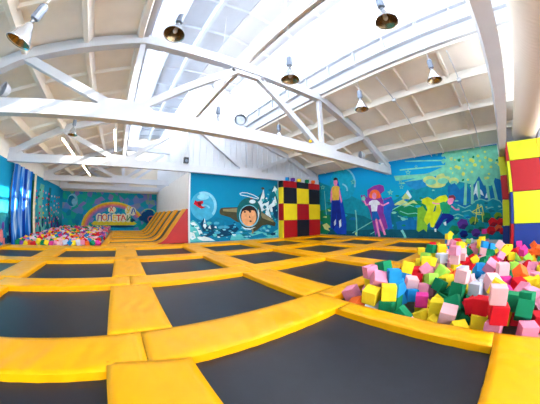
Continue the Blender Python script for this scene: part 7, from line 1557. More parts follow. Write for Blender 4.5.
# ------------------------------------------------------------------ trusses
TR = [(-.31, 'plain white tie beam nearest overhead, running down the upper right of the picture'), (4.29, 'big white roof truss crossing the whole picture above the trampolines'),
      (8.52, 'white roof truss resting along the top of the spaceship mural wall'), (12.9, 'white roof truss hanging over the left foam pit, second back from the spaceship mural wall'), (16.4, 'white roof truss farthest back, just before the rainbow mural')]
def truss(y, label):
    half = y > 8.7
    x1 = XM if half else XR-.12
    x0 = XL+.02
    root = empty('roof_truss' if y > 0 else 'tie_beam', V(2.45 if not half else -1, y, 1.66), label, 'truss' if y > 0 else 'beam', 'roof trusses' if y > 0 else None)
    org = root.location.copy()
    def part(name, mb): 
        o = mb.build(name, 'steel_white', root); o.location = -org; return o
    wY = .19*S
    m = MB(); m.hbox((x0, y-.095, 1.66), (x1, y+.095, 1.93)); part('bottom_chord', m)
    pts = [(x0+.05, 1.93), (-2.4, 2.84), (-.05, 3.55), (4.95, 3.55), (7.3, 2.84), (XR-.17, 1.93)]
    if y < 0: return
    m = MB()
    for a, b in zip(pts, pts[1:]):
        if half and a[0] > XM: break
        if half and b[0] > XM: b = (XM, 3.55)
        m.beam(V(a[0], y, a[1]), V(b[0], y, b[1]), wY*.95, .23*S, up=(0, 1, 0)) if False else m.beam(V(a[0], y, a[1]), V(b[0], y, b[1]), wY*.95, .23*S)
    part('top_chord', m)
    def mem(name, a, b, t=.13, wd=.12):
        if half and max(a[0], b[0]) > XM: return
        mm = MB(); mm.beam(V(a[0], y, a[1]), V(b[0], y, b[1]), wd*S, t*S); part(name, mm)
    for s in (1, -1):
        X = lambda x: 2.45+s*(x-2.45)
        mem('post', (X(-.05), 1.9), (X(-.05), 3.5), .11)
        mem('diagonal', (X(-.35), 1.93), (X(-2.35), 2.8), .16)
        mem('diagonal', (X(.1), 1.95), (X(2.1), 3.36), .15)
    if not half: mem('apex_plate', (2.0, 3.38), (2.9, 3.38), .12)
    for s in (1, -1):
        X = lambda x: 2.45+s*(x-2.45)
        if half and s < 0: continue
        for (xa, za, ra, rb) in ((-.12, 1.96, .62, .3), (-4.1, 1.95, .42, .4)):
            p = [(X(xa)-ra, 1.9), (X(xa)+ra, 1.9), (X(xa)+ra*.55, 1.9+rb*.55), (X(xa)-ra*.55, 1.9+rb*.55)]
            p = [(max(min(q[0], x1), x0), q[1]) for q in p]
            m = MB(); m.hexa([V(q[0], y-.07, q[1]) for q in p]+[V(q[0], y+.07, q[1]) for q in p]); part('gusset', m)
for y, lb in TR: truss(y, lb)
# conduits running down the right roof slope
for y, lb in ((.42, 'thin white conduit running down the right roof slope, nearer one'), (2.35, 'thin white conduit running down the right roof slope, farther one')):
    m = MB(); m.tube([V(x, y, rz(x)-.2) for x in (5.1, 6.4, 7.8, 9.3)], .016*S, 6); m.hbox((6.0, y-.05, rz(6)-.26), (6.1, y+.05, rz(6)-.17))
    tag(m.build('conduit', 'steel_white'), lb, 'pipe')
# ------------------------------------------------------------------ trampoline deck
BX = [(-4.025, -2.425), (-1.825, -.225), (.375, 1.975), (2.575, 4.175), (4.775, 6.375), (6.975, 8.575)]
SX = [(-4.3, -4.025), (-2.425, -1.825), (-.225, .375), (1.975, 2.575), (4.175, 4.775), (6.375, 6.975), (8.575, 9.4)]
BY = [(-.07, 1.49), (2.04, 3.585), (4.135, 5.68), (6.23, 7.78)]
RY = [(-.62, -.07), (1.49, 2.04), (3.585, 4.135), (5.68, 6.23), (7.78, 8.56)]
COLW = ['far left', 'second', 'third', 'fourth', 'fifth', 'sixth']
ROWW = ['nearest row', 'second row', 'third row', 'farthest row']
def bed(x0, x1, y0, y1, label):
    m = MB(); m.hbox((x0-.03, y0-.03, -1.085), (x1+.03, y1+.03, -1.072))
    c = V((x0+x1)/2, (y0+y1)/2, -1.085)
    o = m.build('trampoline_bed', 'mat_black', origin=c)
    return tag(o, label, 'trampoline', 'black trampoline beds in the deck')
def pad(x0, x1, y0, y1, label, along, name='edge_pad', top=0, group='yellow edge pads on the deck', z0=-.12, origin=None, skew=(0, 0)):
    """puffy rectangular vinyl pad, metres; slight crown, sewn ends, soft creases"""
    x0, x1, y0, y1 = x0*S+.004, x1*S-.004, y0*S+.004, y1*S-.004
    nx = max(3, min(30, int((x1-x0)/.09))); ny = max(3, min(30, int((y1-y0)/.09)))
    rnd = random.random()*50
    m = MB(); cx, cy = (x0+x1)/2, (y0+y1)/2
    def h(i, j):
        u, v = i/nx, j/ny; e = min(u, 1-u)*(x1-x0); g = min(v, 1-v)*(y1-y0)
        edge = min(1, min(e, g)/.04)
        x, y = x0+u*(x1-x0), y0+v*(y1-y0)
        wv = .006*math.sin(x*7+rnd+2*math.sin(y*3+rnd))+.005*math.sin(y*8+rnd*2+1.5*math.sin(x*4))
        return top-.012*(1-edge)**2+wv*edge
    idx = {}
    for i in range(nx+1):
        for j in range(ny+1):
            idx[i, j] = len(m.v); m.v.append((x0+(x1-x0)*i/nx, y0+(y1-y0)*j/ny+(skew[0]+(skew[1]-skew[0])*i/nx)*(j/ny)**3, h(i, j)))
    for i in range(nx):
        for j in range(ny): m.f.append((idx[i, j], idx[i+1, j], idx[i+1, j+1], idx[i, j+1])); m.mi.append(0)
    rim = [(i, 0) for i in range(nx)]+[(nx, j) for j in range(ny)]+[(i, ny) for i in range(nx, 0, -1)]+[(0, j) for j in range(ny, 0, -1)]
    low = []
    for i, j in rim:
        p = m.v[idx[i, j]]; ww = .004*math.sin(i*2.1+j*1.7+rnd)
        low.append(len(m.v)); m.v.append((p[0]+(ww if i in (0, nx) else 0), p[1]+(ww if j in (0, ny) else 0), z0))
    for k in range(len(rim)):
        a, b = rim[k], rim[(k+1) % len(rim)]
        m.f.append((idx[b], idx[a], low[k], low[(k+1) % len(rim)])); m.mi.append(0)
    m.f.append(tuple(low)); m.mi.append(0)
    o = m.build(name, 'vinyl_yellow', origin=(cx, cy, z0), smooth=True)
    for p in o.data.polygons: p.use_smooth = abs(p.normal.z) > .7
    return tag(o, label, 'pad', group)
for j, (y0, y1) in enumerate(BY):
    for i, (x0, x1) in enumerate(BX):
        if j == 0 and i > 2: continue
        bed(x0, x1, y0, y1, 'black trampoline bed, %s, %s column from left' % (ROWW[j], COLW[i]))
        if False: pass
    for i, (x0, x1) in enumerate(SX):
        if j == 0 and i > 2: continue
        if j == 3 and i == 6: x1 = 9.4
        if i == 6 and j == 0: continue
        yy1 = y1+.09 if (j == 0 and i == 2) else y1
        t = .016 if (j == 0 and i == 2) else 0
        edge = 'against the left wall' if i == 0 else ('against the right mural' if i == 6 else 'between %s and %s columns' % (COLW[i-1], COLW[i]))
        pad(x0, x1, y0, yy1, 'yellow lengthwise edge pad, %s, %s' % (ROWW[j], edge), 'y', top=t, skew=(.03, -.14) if t else (0, 0))
RW = ['just in front of the camera position', 'second', 'third', 'fourth', 'against the spaceship mural wall']
mids = [-4.3]+[(a+b)/2 for a, b in SX[1:-1]]+[9.4]
RLAB = ['nearest crossing line of pads', 'second crossing line of pads', 'third crossing line of pads', 'fourth crossing line of pads', 'last crossing line of pads']
for j, (y0, y1) in enumerate(RY):
    for i in range(6):
        x0, x1 = mids[i], mids[i+1]
        if j == 0:
            if i > 2: continue
            if i == 2: x1 = 2.2
            if i == 1: x1 = .375
            if i == 2: x0 = .375
        ya, yb = y0, y1
        if j == 1:
            if i == 2: x1 = 2.2
            if i == 3: x0 = 2.2
            if i >= 3: ya = 1.75
        if j == 4:
            if i == 2: x1 = XM-.03; 
            if i == 3: x0 = XM-.03
            if x0 >= 6.3: yb = 8.27
            if i == 4: x1 = 6.66
            if i == 5: x0 = 6.66
            if i <= 2 and i < 2: yb = 8.6
        pad(x0, x1, ya, yb, 'yellow crosswise pad, %s, %s trampoline column from left' % (RLAB[j], COLW[i]), 'x')
pad(1.93, 2.2, -.07, 1.49, 'yellow pad along the right foam pit beside the nearest big black bed', 'y')
# ------------------------------------------------------------------ left back: ramp lanes, pit edge
pad(XM-2.86-.0, XM-.03, 8.64, 8.95, 'yellow pad before the curved trampoline ramp lanes', 'x') if False else None
prof = []
for k in range(9):
    t = math.radians(54)*k/8; prof.append((1.12+.62*math.sin(t), -1.0+.62*(1-math.cos(t))))
prof.append((2.37, prof[-1][1]+(2.37-prof[-1][0])*math.tan(math.radians(54))))
def lane(y0, y1, thick, lift, name, material, label, cat, group, inset=0):
    m = MB(); P_ = [(-.55, -1.0)]+prof
    n = len(P_)
    up = []
    for k, (x, z) in enumerate(P_):
        a = P_[max(0, k-1)]; b = P_[min(n-1, k+1)]; d = Vector((b[0]-a[0], 0, b[1]-a[1])).normalized(); nn = Vector((-d.z, 0, d.x)); up.append(nn)
    for k in range(n-1):
        q = []
        for (kk) in (k, k+1):
            x, z = P_[kk]; nn = up[kk]
            q.append([(x+nn.x*(lift-thick), z+nn.z*(lift-thick)), (x+nn.x*lift, z+nn.z*lift)])
        lo0, hi0 = q[0]; lo1, hi1 = q[1]
        m.hexa([V(lo0[0], y0, lo0[1]), V(lo1[0], y0, lo1[1]), V(lo1[0], y1, lo1[1]), V(lo0[0], y1, lo0[1]), V(hi0[0], y0, hi0[1]), V(hi1[0], y0, hi1[1]), V(hi1[0], y1, hi1[1]), V(hi0[0], y1, hi0[1])])
    o = m.build(name, material)
    return tag(o, label, cat, group)
y = 8.72
for k in range(6):
    w_ = .68 if k < 5 else .5
    lane(y, y+w_, .085, .0, 'ramp_pad', 'vinyl_yellow', 'curved yellow ramp pad climbing the side wall, %s counted from the red triangle' % ORD[k], 'pad', 'curved yellow ramp pads')
    y += w_
    if k < 5:
        lane(y, y+.88, .015, -.06, 'ramp_trampoline', 'mat_black', 'curved black ramp trampoline strip, %s counted from the red triangle' % ORD[k], 'trampoline', 'curved ramp trampolines')
        y += .88
m = MB(); side = [V(1.25, 8.64, -1.0)]+[V(a, 8.64, b) for a, b in prof[2:]]+[V(2.43, 8.64, prof[-1][1]), V(2.43, 8.64, -1.0)]
n = len(side); back = [p+Vector((0, .05, 0)) for p in side]
m.face(side); m.face(list(reversed(back)))
for i in range(n): m.face([side[i], back[i], back[(i+1) % n], side[(i+1) % n]])
tag(m.build('ramp_side_panel', 'pad_red'), 'red triangular padded panel closing the near end of the curved ramp', 'panel')
pad(-.8, -.56, 8.62, 17.0, 'long yellow pad between the left foam pit and the black ramp lanes', 'y')
# ------------------------------------------------------------------ padded climbing towers
def tower1():
    root = empty('climbing_tower', V(7.8, 8.3, -1.085), 'checkered tower of red, black and yellow pads in the corner by the spaceship mural', 'climbing wall')
    inv = -root.location
    def P_(name, mb, mt): o = mb.build(name, mt, root, bevel=.012); o.location = inv; return o
    m = MB(); m.hbox((6.76, 8.36, -1.08), (9.2, 8.6, 1.62)); P_('tower_core', m, 'pad_black')
    xs = [6.76, 7.58, 8.4, 9.22]; zs = [-1.07, -.2, .58, 1.34, 1.65]
    grid = [['red', 'black', 'red'], ['signal_yellow', 'red', 'signal_yellow'], ['black', 'signal_yellow', 'black'], ['red', 'black', 'red']]
    grid[1] = ['yellow', 'red', 'yellow']; grid[2] = ['black', 'yellow', 'black']
    for r in range(4):
        for c in range(3):
            m = MB(); m.hbox((xs[c]+.006, 8.28, zs[r]+.006), (xs[c+1]-.006, 8.36, zs[r+1]-.006)); P_('panel', m, 'pad_'+grid[r][c])
    for r, c in enumerate(['yellow', 'red', 'yellow', 'black']):
        m = MB(); m.hbox((6.68, 8.3, zs[r]+.006), (6.76, 8.58, zs[r+1]-.006)); P_('side_panel', m, 'pad_'+c)
tower1()
def tower2():
    root = empty('climbing_tower', V(8.4, -1.2, -1.085), 'tall yellow, red and blue padded tower at the right edge behind the foam pit', 'climbing wall')
    inv = -root.location
    def P_(name, mb, mt): o = mb.build(name, mt, root, bevel=.012); o.location = inv; return o
    m = MB(); m.hbox((7.7, -3.2, -1.08), (8.6, -.52, 1.8)); m.hbox((8.7, -3.2, -1.08), (9.4, -.24, 1.62)); P_('tower_core', m, 'pad_blue')
    zs = [-1.07, -.39, .46, 1.30, 1.82]
    for yy, cols in ((-.47, ['blue', 'lime', 'red', 'lime']), (-1.36, ['red', 'signal_yellow', 'blue', 'signal_yellow']), (-2.25, ['blue', 'lime', 'red', 'lime'])):
        for r in range(4):
            m = MB(); m.hbox((7.6, yy-.88, zs[r]+.006), (7.7, yy-.0, zs[r+1]-.006)); P_('panel', m, 'pad_'+cols[r])
    for r, c in enumerate(['red', 'blue', 'lime', 'red']):
        m = MB(); m.hbox((7.6, -.46, zs[r]+.006), (8.6, -.38, zs[r+1]-.006)); P_('side_panel', m, 'pad_'+c)
    z2 = [-1.07, -.5, .3, 1.05, 1.64]
    for r, c in enumerate(['blue', 'lime', 'red', 'lime']):
        m = MB(); m.hbox((8.62, -.48, z2[r]+.006), (8.7, -.16, z2[r+1]-.006)); P_('panel', m, 'pad_'+c)
tower2()
# ------------------------------------------------------------------ murals
def mural(name, label, ground, x0, x1, z0, z1, frame, data=None, extra=None):
    """a painted wall: thin ground slab plus the painted figures as flat layers. frame maps (u, v, depth) to a point"""
    m = MB(); m.hexa([frame(*q) for q in [(x0, z0, -.03), (x1, z0, -.03), (x1, z1, -.03), (x0, z1, -.03), (x0, z0, 0), (x1, z0, 0), (x1, z1, 0), (x0, z1, 0)]])
    mats = [ground]; layer = .0008
    rows = []
    if data:
        for ln in data.strip().split('\n'):
            c, ps = ln.split('|'); rows.append((c, [tuple(float(t) for t in p.split(',')) for p in ps.split()]))
    rows += extra or []
    for c, ps in rows:
        if c not in mats: mats.append(c)
        ps = [(min(max(u, x0+.002), x1-.002), min(max(v, z0+.002), z1-.002)) for u, v in ps]
        from mathutils.geometry import tessellate_polygon
        tri = tessellate_polygon([[Vector((u, v, 0)) for u, v in ps]])
        for t in tri: m.face([frame(ps[k][0], ps[k][1], layer) for k in t], mats.index(c))
        layer += .00015
    me = bpy.data.meshes.new(name); me.from_pydata([tuple(p) for p in m.v], [], m.f)
    for c in mats: me.materials.append(M(c))
    for p, i in zip(me.polygons, m.mi): p.material_index = i
    ob = bpy.data.objects.new(name, me); COL.objects.link(ob)
    return tag(ob, label, 'mural')
mural('mural', 'painted mural of a pilot boy in a winged space capsule above icy waves', 'mural_space', XM*S+.01, 6.66*S, 0, 2.66*S, lambda u, v, d: Vector((u, (YF-.0)*S-.031-d, v)), MURAL_FRONT)
mural('mural', 'long painted mural of three flying children with stars and clouds on the right wall', 'mural_sky', -.2*S, 8.55*S, 0, 3.24*S, lambda u, v, d: Vector((XR*S-.031-d, u, v)), MURAL_SIDE)
# back mural: mosaic, rainbow, lettering, island
ex = []
def arc(cx, cz, r0, r1, a0, a1, n, c):
    for i in range(n):
        t0 = math.radians(a0+(a1-a0)*i/n); t1 = math.radians(a0+(a1-a0)*(i+1)/n)
        ex.append((c, [(cx+r0[0]*math.cos(t0), cz+r0[1]*math.sin(t0)), (cx+r1[0]*math.cos(t0), cz+r1[1]*math.sin(t0)), (cx+r1[0]*math.cos(t1), cz+r1[1]*math.sin(t1)), (cx+r0[0]*math.cos(t1), cz+r0[1]*math.sin(t1))]))
def disc(cx, cz, rx, rz_, c, n=18): ex.append((c, [(cx+rx*math.cos(2*math.pi*i/n), cz+rz_*math.sin(2*math.pi*i/n)) for i in range(n)]))
disc(-5.0, 2.75, .5, .62, 'pale_blue'); disc(-5.1, 2.7, .38, .5, 'mid_blue'); disc(-4.85, 2.62, .25, .3, 'pale_blue')
for k, c in enumerate(['rainbow_yellow', 'rainbow_orange', 'rainbow_rose', 'rainbow_violet']):
    arc(-.9, .1, (3.25-.18*k, 2.62-.13*k), (3.07-.18*k, 2.49-.13*k), 30, 180, 26, c)
disc(-.9, .6, 2.1, 1.3, 'sky_teal', 24)
ex.append(('rainbow_yellow', [(-3.1, .62), (-2.8, .86), (1.1, .86), (1.4, .66), (1.1, .5), (-2.9, .48)]))
disc(-.3, .38, 1.6, .12, 'navy')
for cx, cz, r in ((2.3, 1.5, .42), (2.7, 1.75, .4), (1.95, 1.2, .35), (2.5, 1.1, .5), (3.0, 1.4, .35)): disc(cx, cz, r, r*.8, 'tree_blue', 12)
arc(2.6, 1.6, (.75, .55), (.66, .46), 20, 170, 10, 'cloud_cream'); arc(2.9, 1.1, (.4, .35), (.3, .25), 60, 250, 8, 'rainbow_rose')
disc(.95, .98, .36, .22, 'navy', 4)
TXT = []
def glyph(ch, x, z, h, c, rot=0):
    cu = bpy.data.curves.new('t', 'FONT'); cu.body = ch; cu.size = h/.7; cu.offset = .016; o = bpy.data.objects.new('t', cu); COL.objects.link(o)
    me = o.to_mesh(); mb = bmesh.new(); mb.from_mesh(me); bmesh.ops.triangulate(mb, faces=mb.faces)
    cr, sr = math.cos(rot), math.sin(rot)
    for f in mb.faces: ex.append((c, [(x+v.co.x*cr-v.co.y*sr, z+v.co.x*sr+v.co.y*cr) for v in f.verts]))
    mb.free(); o.to_mesh_clear(); COL.objects.unlink(o); bpy.data.objects.remove(o)
x = -2.55
for ch, c, dx in (('П', 'letter_purple', .5), ('О', 'letter_orange', .5), ('Л', 'letter_blue', .5), ('Е', 'letter_yellow', .42), ('Т', 'letter_red', .46), ('А', 'letter_red', .5), ('Й', 'letter_green', .5)):
    disc(x+.22, 1.2, .32, .42, 'letter_cream', 14); x += dx
x = -2.55
for k, (ch, c, dx) in enumerate((('П', 'letter_purple', .5), ('О', 'letter_orange', .5), ('Л', 'letter_blue', .5), ('Е', 'letter_yellow', .42), ('Т', 'letter_red', .46), ('А', 'letter_red', .5), ('Й', 'letter_green', .5))):
    glyph(ch, x, .92+.03*(k % 2), .52, c, .08*((k % 3)-1)); x += dx
disc(-1.05, 1.95, .4, .32, 'letter_cream', 14); disc(.55, 1.9, .32, .42, 'letter_cream', 14); disc(1.0, 1.85, .34, .42, 'letter_cream', 14)
glyph('Х', -1.3, 1.78, .42, 'letter_red', .1); glyph('И', -.5, 1.75, .36, 'letter_blue', -.2); glyph('У', .32, 1.66, .56, 'letter_yellow', 0); glyph('А', .8, 1.62, .54, 'letter_blue', 0)
mural('mural', 'back wall mural with a rainbow, coloured lettering and an island tree on a mosaic ground', 'mural_mosaic', XL*S+.02, XM*S-.02, 0, 2.57*S, lambda u, v, d: Vector((u, YB*S-.031-d, v)), None, ex)
# left wall mural: reef and waterfall stripes
ex = []
for (a, b, c, wv) in ((12.6, 13.1, 'letter_cream', .2), (13.6, 13.9, 'foam_teal', .1), (14.4, 14.6, 'navy', .1), (15.2, 16.4, 'foam_green', .5), (17.2, 18.3, 'foam_pale', .5), (19.4, 20.2, 'deep_teal', .5)):
    n = 8
    L = [(a+wv*math.sin(i*.9)*.4, .2+3.2*i/n) for i in range(n+1)]; R = [(b+wv*math.sin(i*.9+.6)*.4-(.25*i/n), .2+3.2*i/n) for i in range(n+1)]
    for i in range(n): ex.append((c, [L[i], R[i], R[i+1], L[i+1]]))
for k in range(70):
    u = random.uniform(11.5, 23.5); v = random.uniform(.1, 1.2)*random.random()**.5; r = random.uniform(.15, .5)
    disc(u, v, r*.7, r, random.choice(['navy', 'deep_teal', 'foam_teal', 'tree_blue', 'cube_violet', 'rainbow_rose', 'mid_blue']), 9)
mural('mural', 'left wall mural of a blue reef and pale waterfalls behind the climbing holds', 'mural_reef', -4.6*S, YB*S-.03, 0, 2.72*S, lambda u, v, d: Vector((XL*S+.031+d, u, v)), None, ex)
# ------------------------------------------------------------------ curtain
m = MB()
def curtain(ya, yb, name, label, mt, z1=2.68):
    m = MB(); n = int((yb-ya)*16); X0 = (XL+.18)*S; pts = []
    for i in range(n+1):
        y = ya+(yb-ya)*i/n; pts.append((X0+.09*math.sin(y*9)+.04*math.sin(y*23+1), y))
    zs = [-.09, .6, 1.3, 2.1, 2.9, z1*S]
    for i in range(n):
        for k in range(len(zs)-1):
            f0 = 1-.25*k/5; f1 = 1-.25*(k+1)/5
            a, b = pts[i], pts[i+1]
            q = lambda p, z, f: (X0+(p[0]-X0)*f, p[1], z)
            m.face([q(a, zs[k], f0), q(b, zs[k], f0), q(b, zs[k+1], f1), q(a, zs[k+1], f1)])
    me = m.build(name, mt, smooth=True)
    sd = me.modifiers.new('thickness', 'SOLIDIFY'); sd.thickness = .012
    return tag(me, label, 'curtain')
curtain(12.3, 15.0, 'curtain', 'blue curtain with painted sun streaks, hanging in folds beside the left wall', 'curtain_blue_sun_streaks')
curtain(15.4, 16.0, 'curtain', 'narrow pale curtain strip hanging right of the wide blue curtain', 'letter_cream')
# climbing holds
hm = []
def hold(u, v, c, k):
    m = MB(); m.lathe([(.02, 0), (.085, .01), (.07, .05), (.03, .075)], 7, (0, 0, 0), 'x')
    o = m.build('climbing_hold', 'foam_'+c, smooth=True); o.location = (XL*S+.055, u, v); o.rotation_euler = (k, 0, 0)
    return o
cl = ['red', 'yellow', 'orange', 'green', 'pink', 'white', 'magenta']
protos = {c: hold(16.5, 1, c, 0) for c in cl}; used = set()
rr = random.Random(3)
cnt = {}
spots = []
for u_i in range(9):
    for v_i in range(6):
        spots.append((16.4+u_i*.78+rr.uniform(-.2, .2), .75+v_i*.42+rr.uniform(-.14, .14), rr.choice(cl)))
for u, v, c in spots:
    if c in used: o = protos[c].copy(); COL.objects.link(o)
    else: o = protos[c]; used.add(c)
    o.location = (XL*S+.055, u, v); o.rotation_euler = (rr.uniform(0, 6), 0, 0)
    row = min(5, int((v-.6)/.42)); key = (c, row); cnt[key] = cnt.get(key, 0)+1
    rowt = ['bottom row', 'second row up', 'third row up', 'fourth row up', 'fifth row up', 'top row'][row]
    tag(o, '%s climbing hold, %s, %s %s one from the curtain' % (c, rowt, ORD[cnt[key]-1], c), 'climbing hold', 'climbing holds on the left wall')
for c in cl:
    if c not in used: bpy.data.objects.remove(protos[c])
# ------------------------------------------------------------------ lamps
def lamp(pos, tilt, label, cable_to=None, sc=1.0):
    root = empty('high_bay_lamp', pos, label, 'lamp', 'high bay lamps', rot=tilt); root.scale = (sc, sc, sc)
    m = MB()
    m.lathe([(.06, .20), (.085, .16), (.12, .08), (.17, .0), (.215, -.10), (.23, -.125), (.225, -.125), (.21, -.10), (.165, .0), (.115, .075), (.08, .15), (.05, .185)], 28, caps=False)
    refl = m.build('reflector', 'lamp_shell', root, smooth=True)
    m = MB(); m.lathe([(.222, -.118), (.206, -.095), (.160, .005), (.110, .075), (.075, .15), (.01, .165)], 28, caps=False); m.build('gold_lining', 'lamp_gold', refl, smooth=True)['label'] = 'golden mirrored inside of the reflector'
    m = MB(); m.lathe([(.005, .13), (.03, .12), (.045, .05), (.05, -.02), (.03, -.06), (.005, -.07)], 14); m.build('bulb', 'lamp_glass', root, smooth=True)
    m = MB(); m.lathe([(.035, .20), (.04, .28), (.035, .29)], 12); m.build('neck', 'galvanised', root, smooth=True)
    m = MB(); m.lathe([(.065, .29), (.075, .30), (.075, .56), (.06, .575)], 20)
    for k in range(10):
        t = 2*math.pi*k/10; m.box((.075*math.cos(t)-.006, .075*math.sin(t)-.006, .31), (.075*math.cos(t)+.006, .075*math.sin(t)+.006, .55))
    m.build('ballast_housing', 'ballast', root)
    m = MB(); ring = [(.028*math.cos(t), 0, .60+.028*math.sin(t)) for t in [2*math.pi*i/12 for i in range(13)]]; m.tube(ring, .006, 6); m.build('hook', 'galvanised', root)
    if cable_to is not None:
        m = MB(); root_m = Matrix.LocRotScale(Vector(pos), Euler(tilt), Vector((sc, sc, sc))); inv = root_m.inverted()
        m.tube([(0, 0, .62), tuple(inv @ Vector(cable_to))], .008, 6); m.build('hanging_cable', 'cable', root)
    return root
LAMPS = [(((-1.19, 1.91, 1.49)), (.12, .30, 0), 'tilted silver lamp with a golden inside hanging at the top left', .84),
 ((.29, 2.25, 2.12), (-.10, .12, 0), 'silver lamp hanging above the left part of the big truss, second one from the left', .8),
 ((2.16, 2.42, 2.20), (0, 0, 0), 'silver lamp hanging in front of the bright skylight near the top centre', .92),
 ((2.08, .67, 2.14), (0, 0, 0), 'silver lamp seen from below at the top edge, right of centre', .84),
 ((4.14, 2.38, 2.30), (0, 0, 0), 'silver lamp hanging right of the big truss under the cream roof slope', .92),
 ((4.28, .75, 2.47), (0, 0, 0), 'silver lamp hanging near the overhead truss in the upper right', .92),
 ((-1.64, 6.96, 2.26), (0, 0, 0), 'small far silver lamp seen under the big truss at the left', .92),
 ((1.95, 4.75, 2.18), (0, 0, 0), 'grey lamp half hidden behind the big truss chord beside the round spotlight', .92),
 ((4.1, 5.2, 2.35), (0, 0, 0), 'grey lamp half hidden behind the big truss chord, near the inner diagonal', .92)]
for p, t, lb, s_ in LAMPS:
    P0 = V(*p); top = Vector((P0.x, P0.y, (rz(p[0])+1)*S-.02))
    if p[0] == -1.19: top = V(-1.02, 1.80, rz(-1.02)-.02)
    lamp(P0, t, lb, top, s_)
# linear tube lights over the left pit
for x, ya, yb, z, lb in ((-2.2, 7.95, 10.3, 2.35, 'long warm tube light over the left foam pit, leftmost and nearest'), (-2.13, 12.1, 15.2, 2.35, 'long warm tube light over the left foam pit, leftmost and farthest'), (-.4, 6.75, 9.0, 2.35, 'long warm tube light left of the white truss post'), (.96, 9.35, 10.4, 2.35, 'short warm tube light nearest the white middle wall')):
    root = empty('tube_light', V(x, (ya+yb)/2, z), lb, 'light', 'linear tube lights')
    L = (yb-ya)/2*S
    m = MB(); m.box((-.05, -L, .02), (.05, L, .08)); m.build('housing', 'steel_white', root, bevel=.006)
    m = MB(); m.lathe([(.035, -L+.03), (.035, L-.03)], 12, (0, 0, -.01), 'y'); m.build('tube', 'tube_light', root, smooth=True)
    h = (rz(x)-z)*S
    for yy in (-L*.8, L*.8): m = MB(); m.tube([(0, yy, .08), (0, yy, h-.05)], .006, 5); m.build('hanging_cable', 'cable', root)
# round spotlights on the chord
def spot(pos, rot, label):
    root = empty('spotlight', pos, label, 'spotlight', 'round white spotlights', rot=rot)
    m = MB(); m.lathe([(.06, -.12), (.12, -.08), (.17, .02), (.2, .1), (.205, .12), (.19, .12), (.185, .1)], 26, axis='y', caps=False); m.build('housing', 'steel_white', root, smooth=True)
    m = MB(); m.lathe([(.01, .085), (.1, .095), (.186, .09), (.186, .08), (.01, .075)], 26, axis='y', caps=False); m.build('lens', 'galvanised', root, smooth=True)
    m = MB(); m.tube([(-.21, 0, 0), (-.21, 0, -.16), (0, 0, -.21), (.21, 0, -.16), (.21, 0, 0)], .012, 6); m.build('bracket', 'steel_white', root)
spot(V(-2.53, 4.27, 2.09), (0, 0, 2.55), 'round white spotlight on the big truss at the left edge')
spot(V(2.29, 4.27, 2.085), (0, 0, 2.7), 'round white spotlight standing on the big truss below the skylight')
spot(V(7.1, 4.27, 2.085), (0, 0, 1.2), 'white spotlight near the right end of the big truss')
# speaker box on the corner
root = empty('loudspeaker', V(2.2, 8.3, 2.05), 'small black box speaker on the white wall corner above the mural', 'speaker')
m = MB(); m.box((-.12, -.1, -.15), (.12, .1, .15)); m.build('cabinet', 'black_plastic', root, bevel=.01)
m = MB(); m.lathe([(.02, -.115), (.07, -.112), (.085, -.103), (.085, -.095)], 18, (0, 0, -.04), 'y'); m.build('speaker_cone', 'ballast', root, smooth=True)
m = MB(); m.box((-.02, .08, -.04), (.02, .42, .0)); m.build('bracket', 'steel_white', root)
# ventilation duct
m = MB(); pr = []; x = -3.2
while x < 8.75: pr += [(.395*S, x*S), (.40*S, x*S+.02), (.405*S, x*S+.05), (.40*S, x*S+.08)]; x += .075
pr = [(.2, pr[0][1]-.03)]+pr+[(.36*S, pr[-1][1]+.05), (.2*S, pr[-1][1]+.1), (.01, pr[-1][1]+.12)]
m.lathe(pr, 40, (0, -1.18*S, (2.30+1)*S), 'x')
dk = tag(m.build('air_duct', 'duct_cloth', smooth=True), 'fat cream ribbed air duct at the right edge, ending above the tower', 'duct')
for x in (-2, 0, 2, 4, 6, 8): m = MB(); m.tube([V(x, -1.18, 2.69), V(x, -1.18, rz(x)-.02)], .008, 5); m.build('duct_hanger', 'cable', dk)
# small yellow tag on the truss, cubes on top of the tower
m = MB(); m.box((-.05, -.03, -.05), (.05, .03, .05)); o = m.build('warning_sticker', 'pad_signal_yellow', bevel=.01); o.location = V(4.35, 4.19, 1.98); o.location.y -= .03; tag(o, 'tiny yellow box on the front of the big truss chord', 'box')
# ------------------------------------------------------------------ foam cubes
def cube_mesh(name, s, c, wedge=False):
    m = MB(); h = s/2
    if wedge:
        m.face([(-h, -h, -h), (h, -h, -h), (-h, -h, h)]); m.face([(-h, h, -h), (-h, h, h), (h, h, -h)]); m.face([(-h, -h, -h), (-h, h, -h), (h, h, -h), (h, -h, -h)]); m.face([(-h, -h, -h), (-h, -h, h), (-h, h, h), (-h, h, -h)]); m.face([(h, -h, -h), (h, h, -h), (-h, h, h), (-h, -h, h)])
    else: m.box((-h, -h, -h), (h, h, h))
    r = random.Random(hash((name, round(s*1000), c)) % 1000)
    m.v = [tuple(q+r.uniform(-.009, .009) for q in p) if False else p for p in m.v]
    return m.build(name, 'foam_'+c, bevel=.010, seg=2)
CM = {}
def foam(k, w_, s, x, y, z, a, b, c_, col):
    key = (w_, col, int(s*1000)//8)
    if key not in CM:
        o = cube_mesh('foam_cube' if not w_ else 'foam_wedge', s, col, w_); CM[key] = o
    else: o = CM[key].copy(); COL.objects.link(o)
    o.location = (x, y, z); o.rotation_euler = (a, b, c_)
    return o
BANDN = ['back edge', 'sixth band', 'fifth band', 'fourth band', 'third band', 'second band', 'front band']
count = {}
items = []
for ln in FOAM_DATA.strip().split('\n'):
    t = ln.split(); items.append((int(t[0]), int(t[1]), float(t[2]), *[float(q) for q in t[3:9]], t[9], int(t[10])))
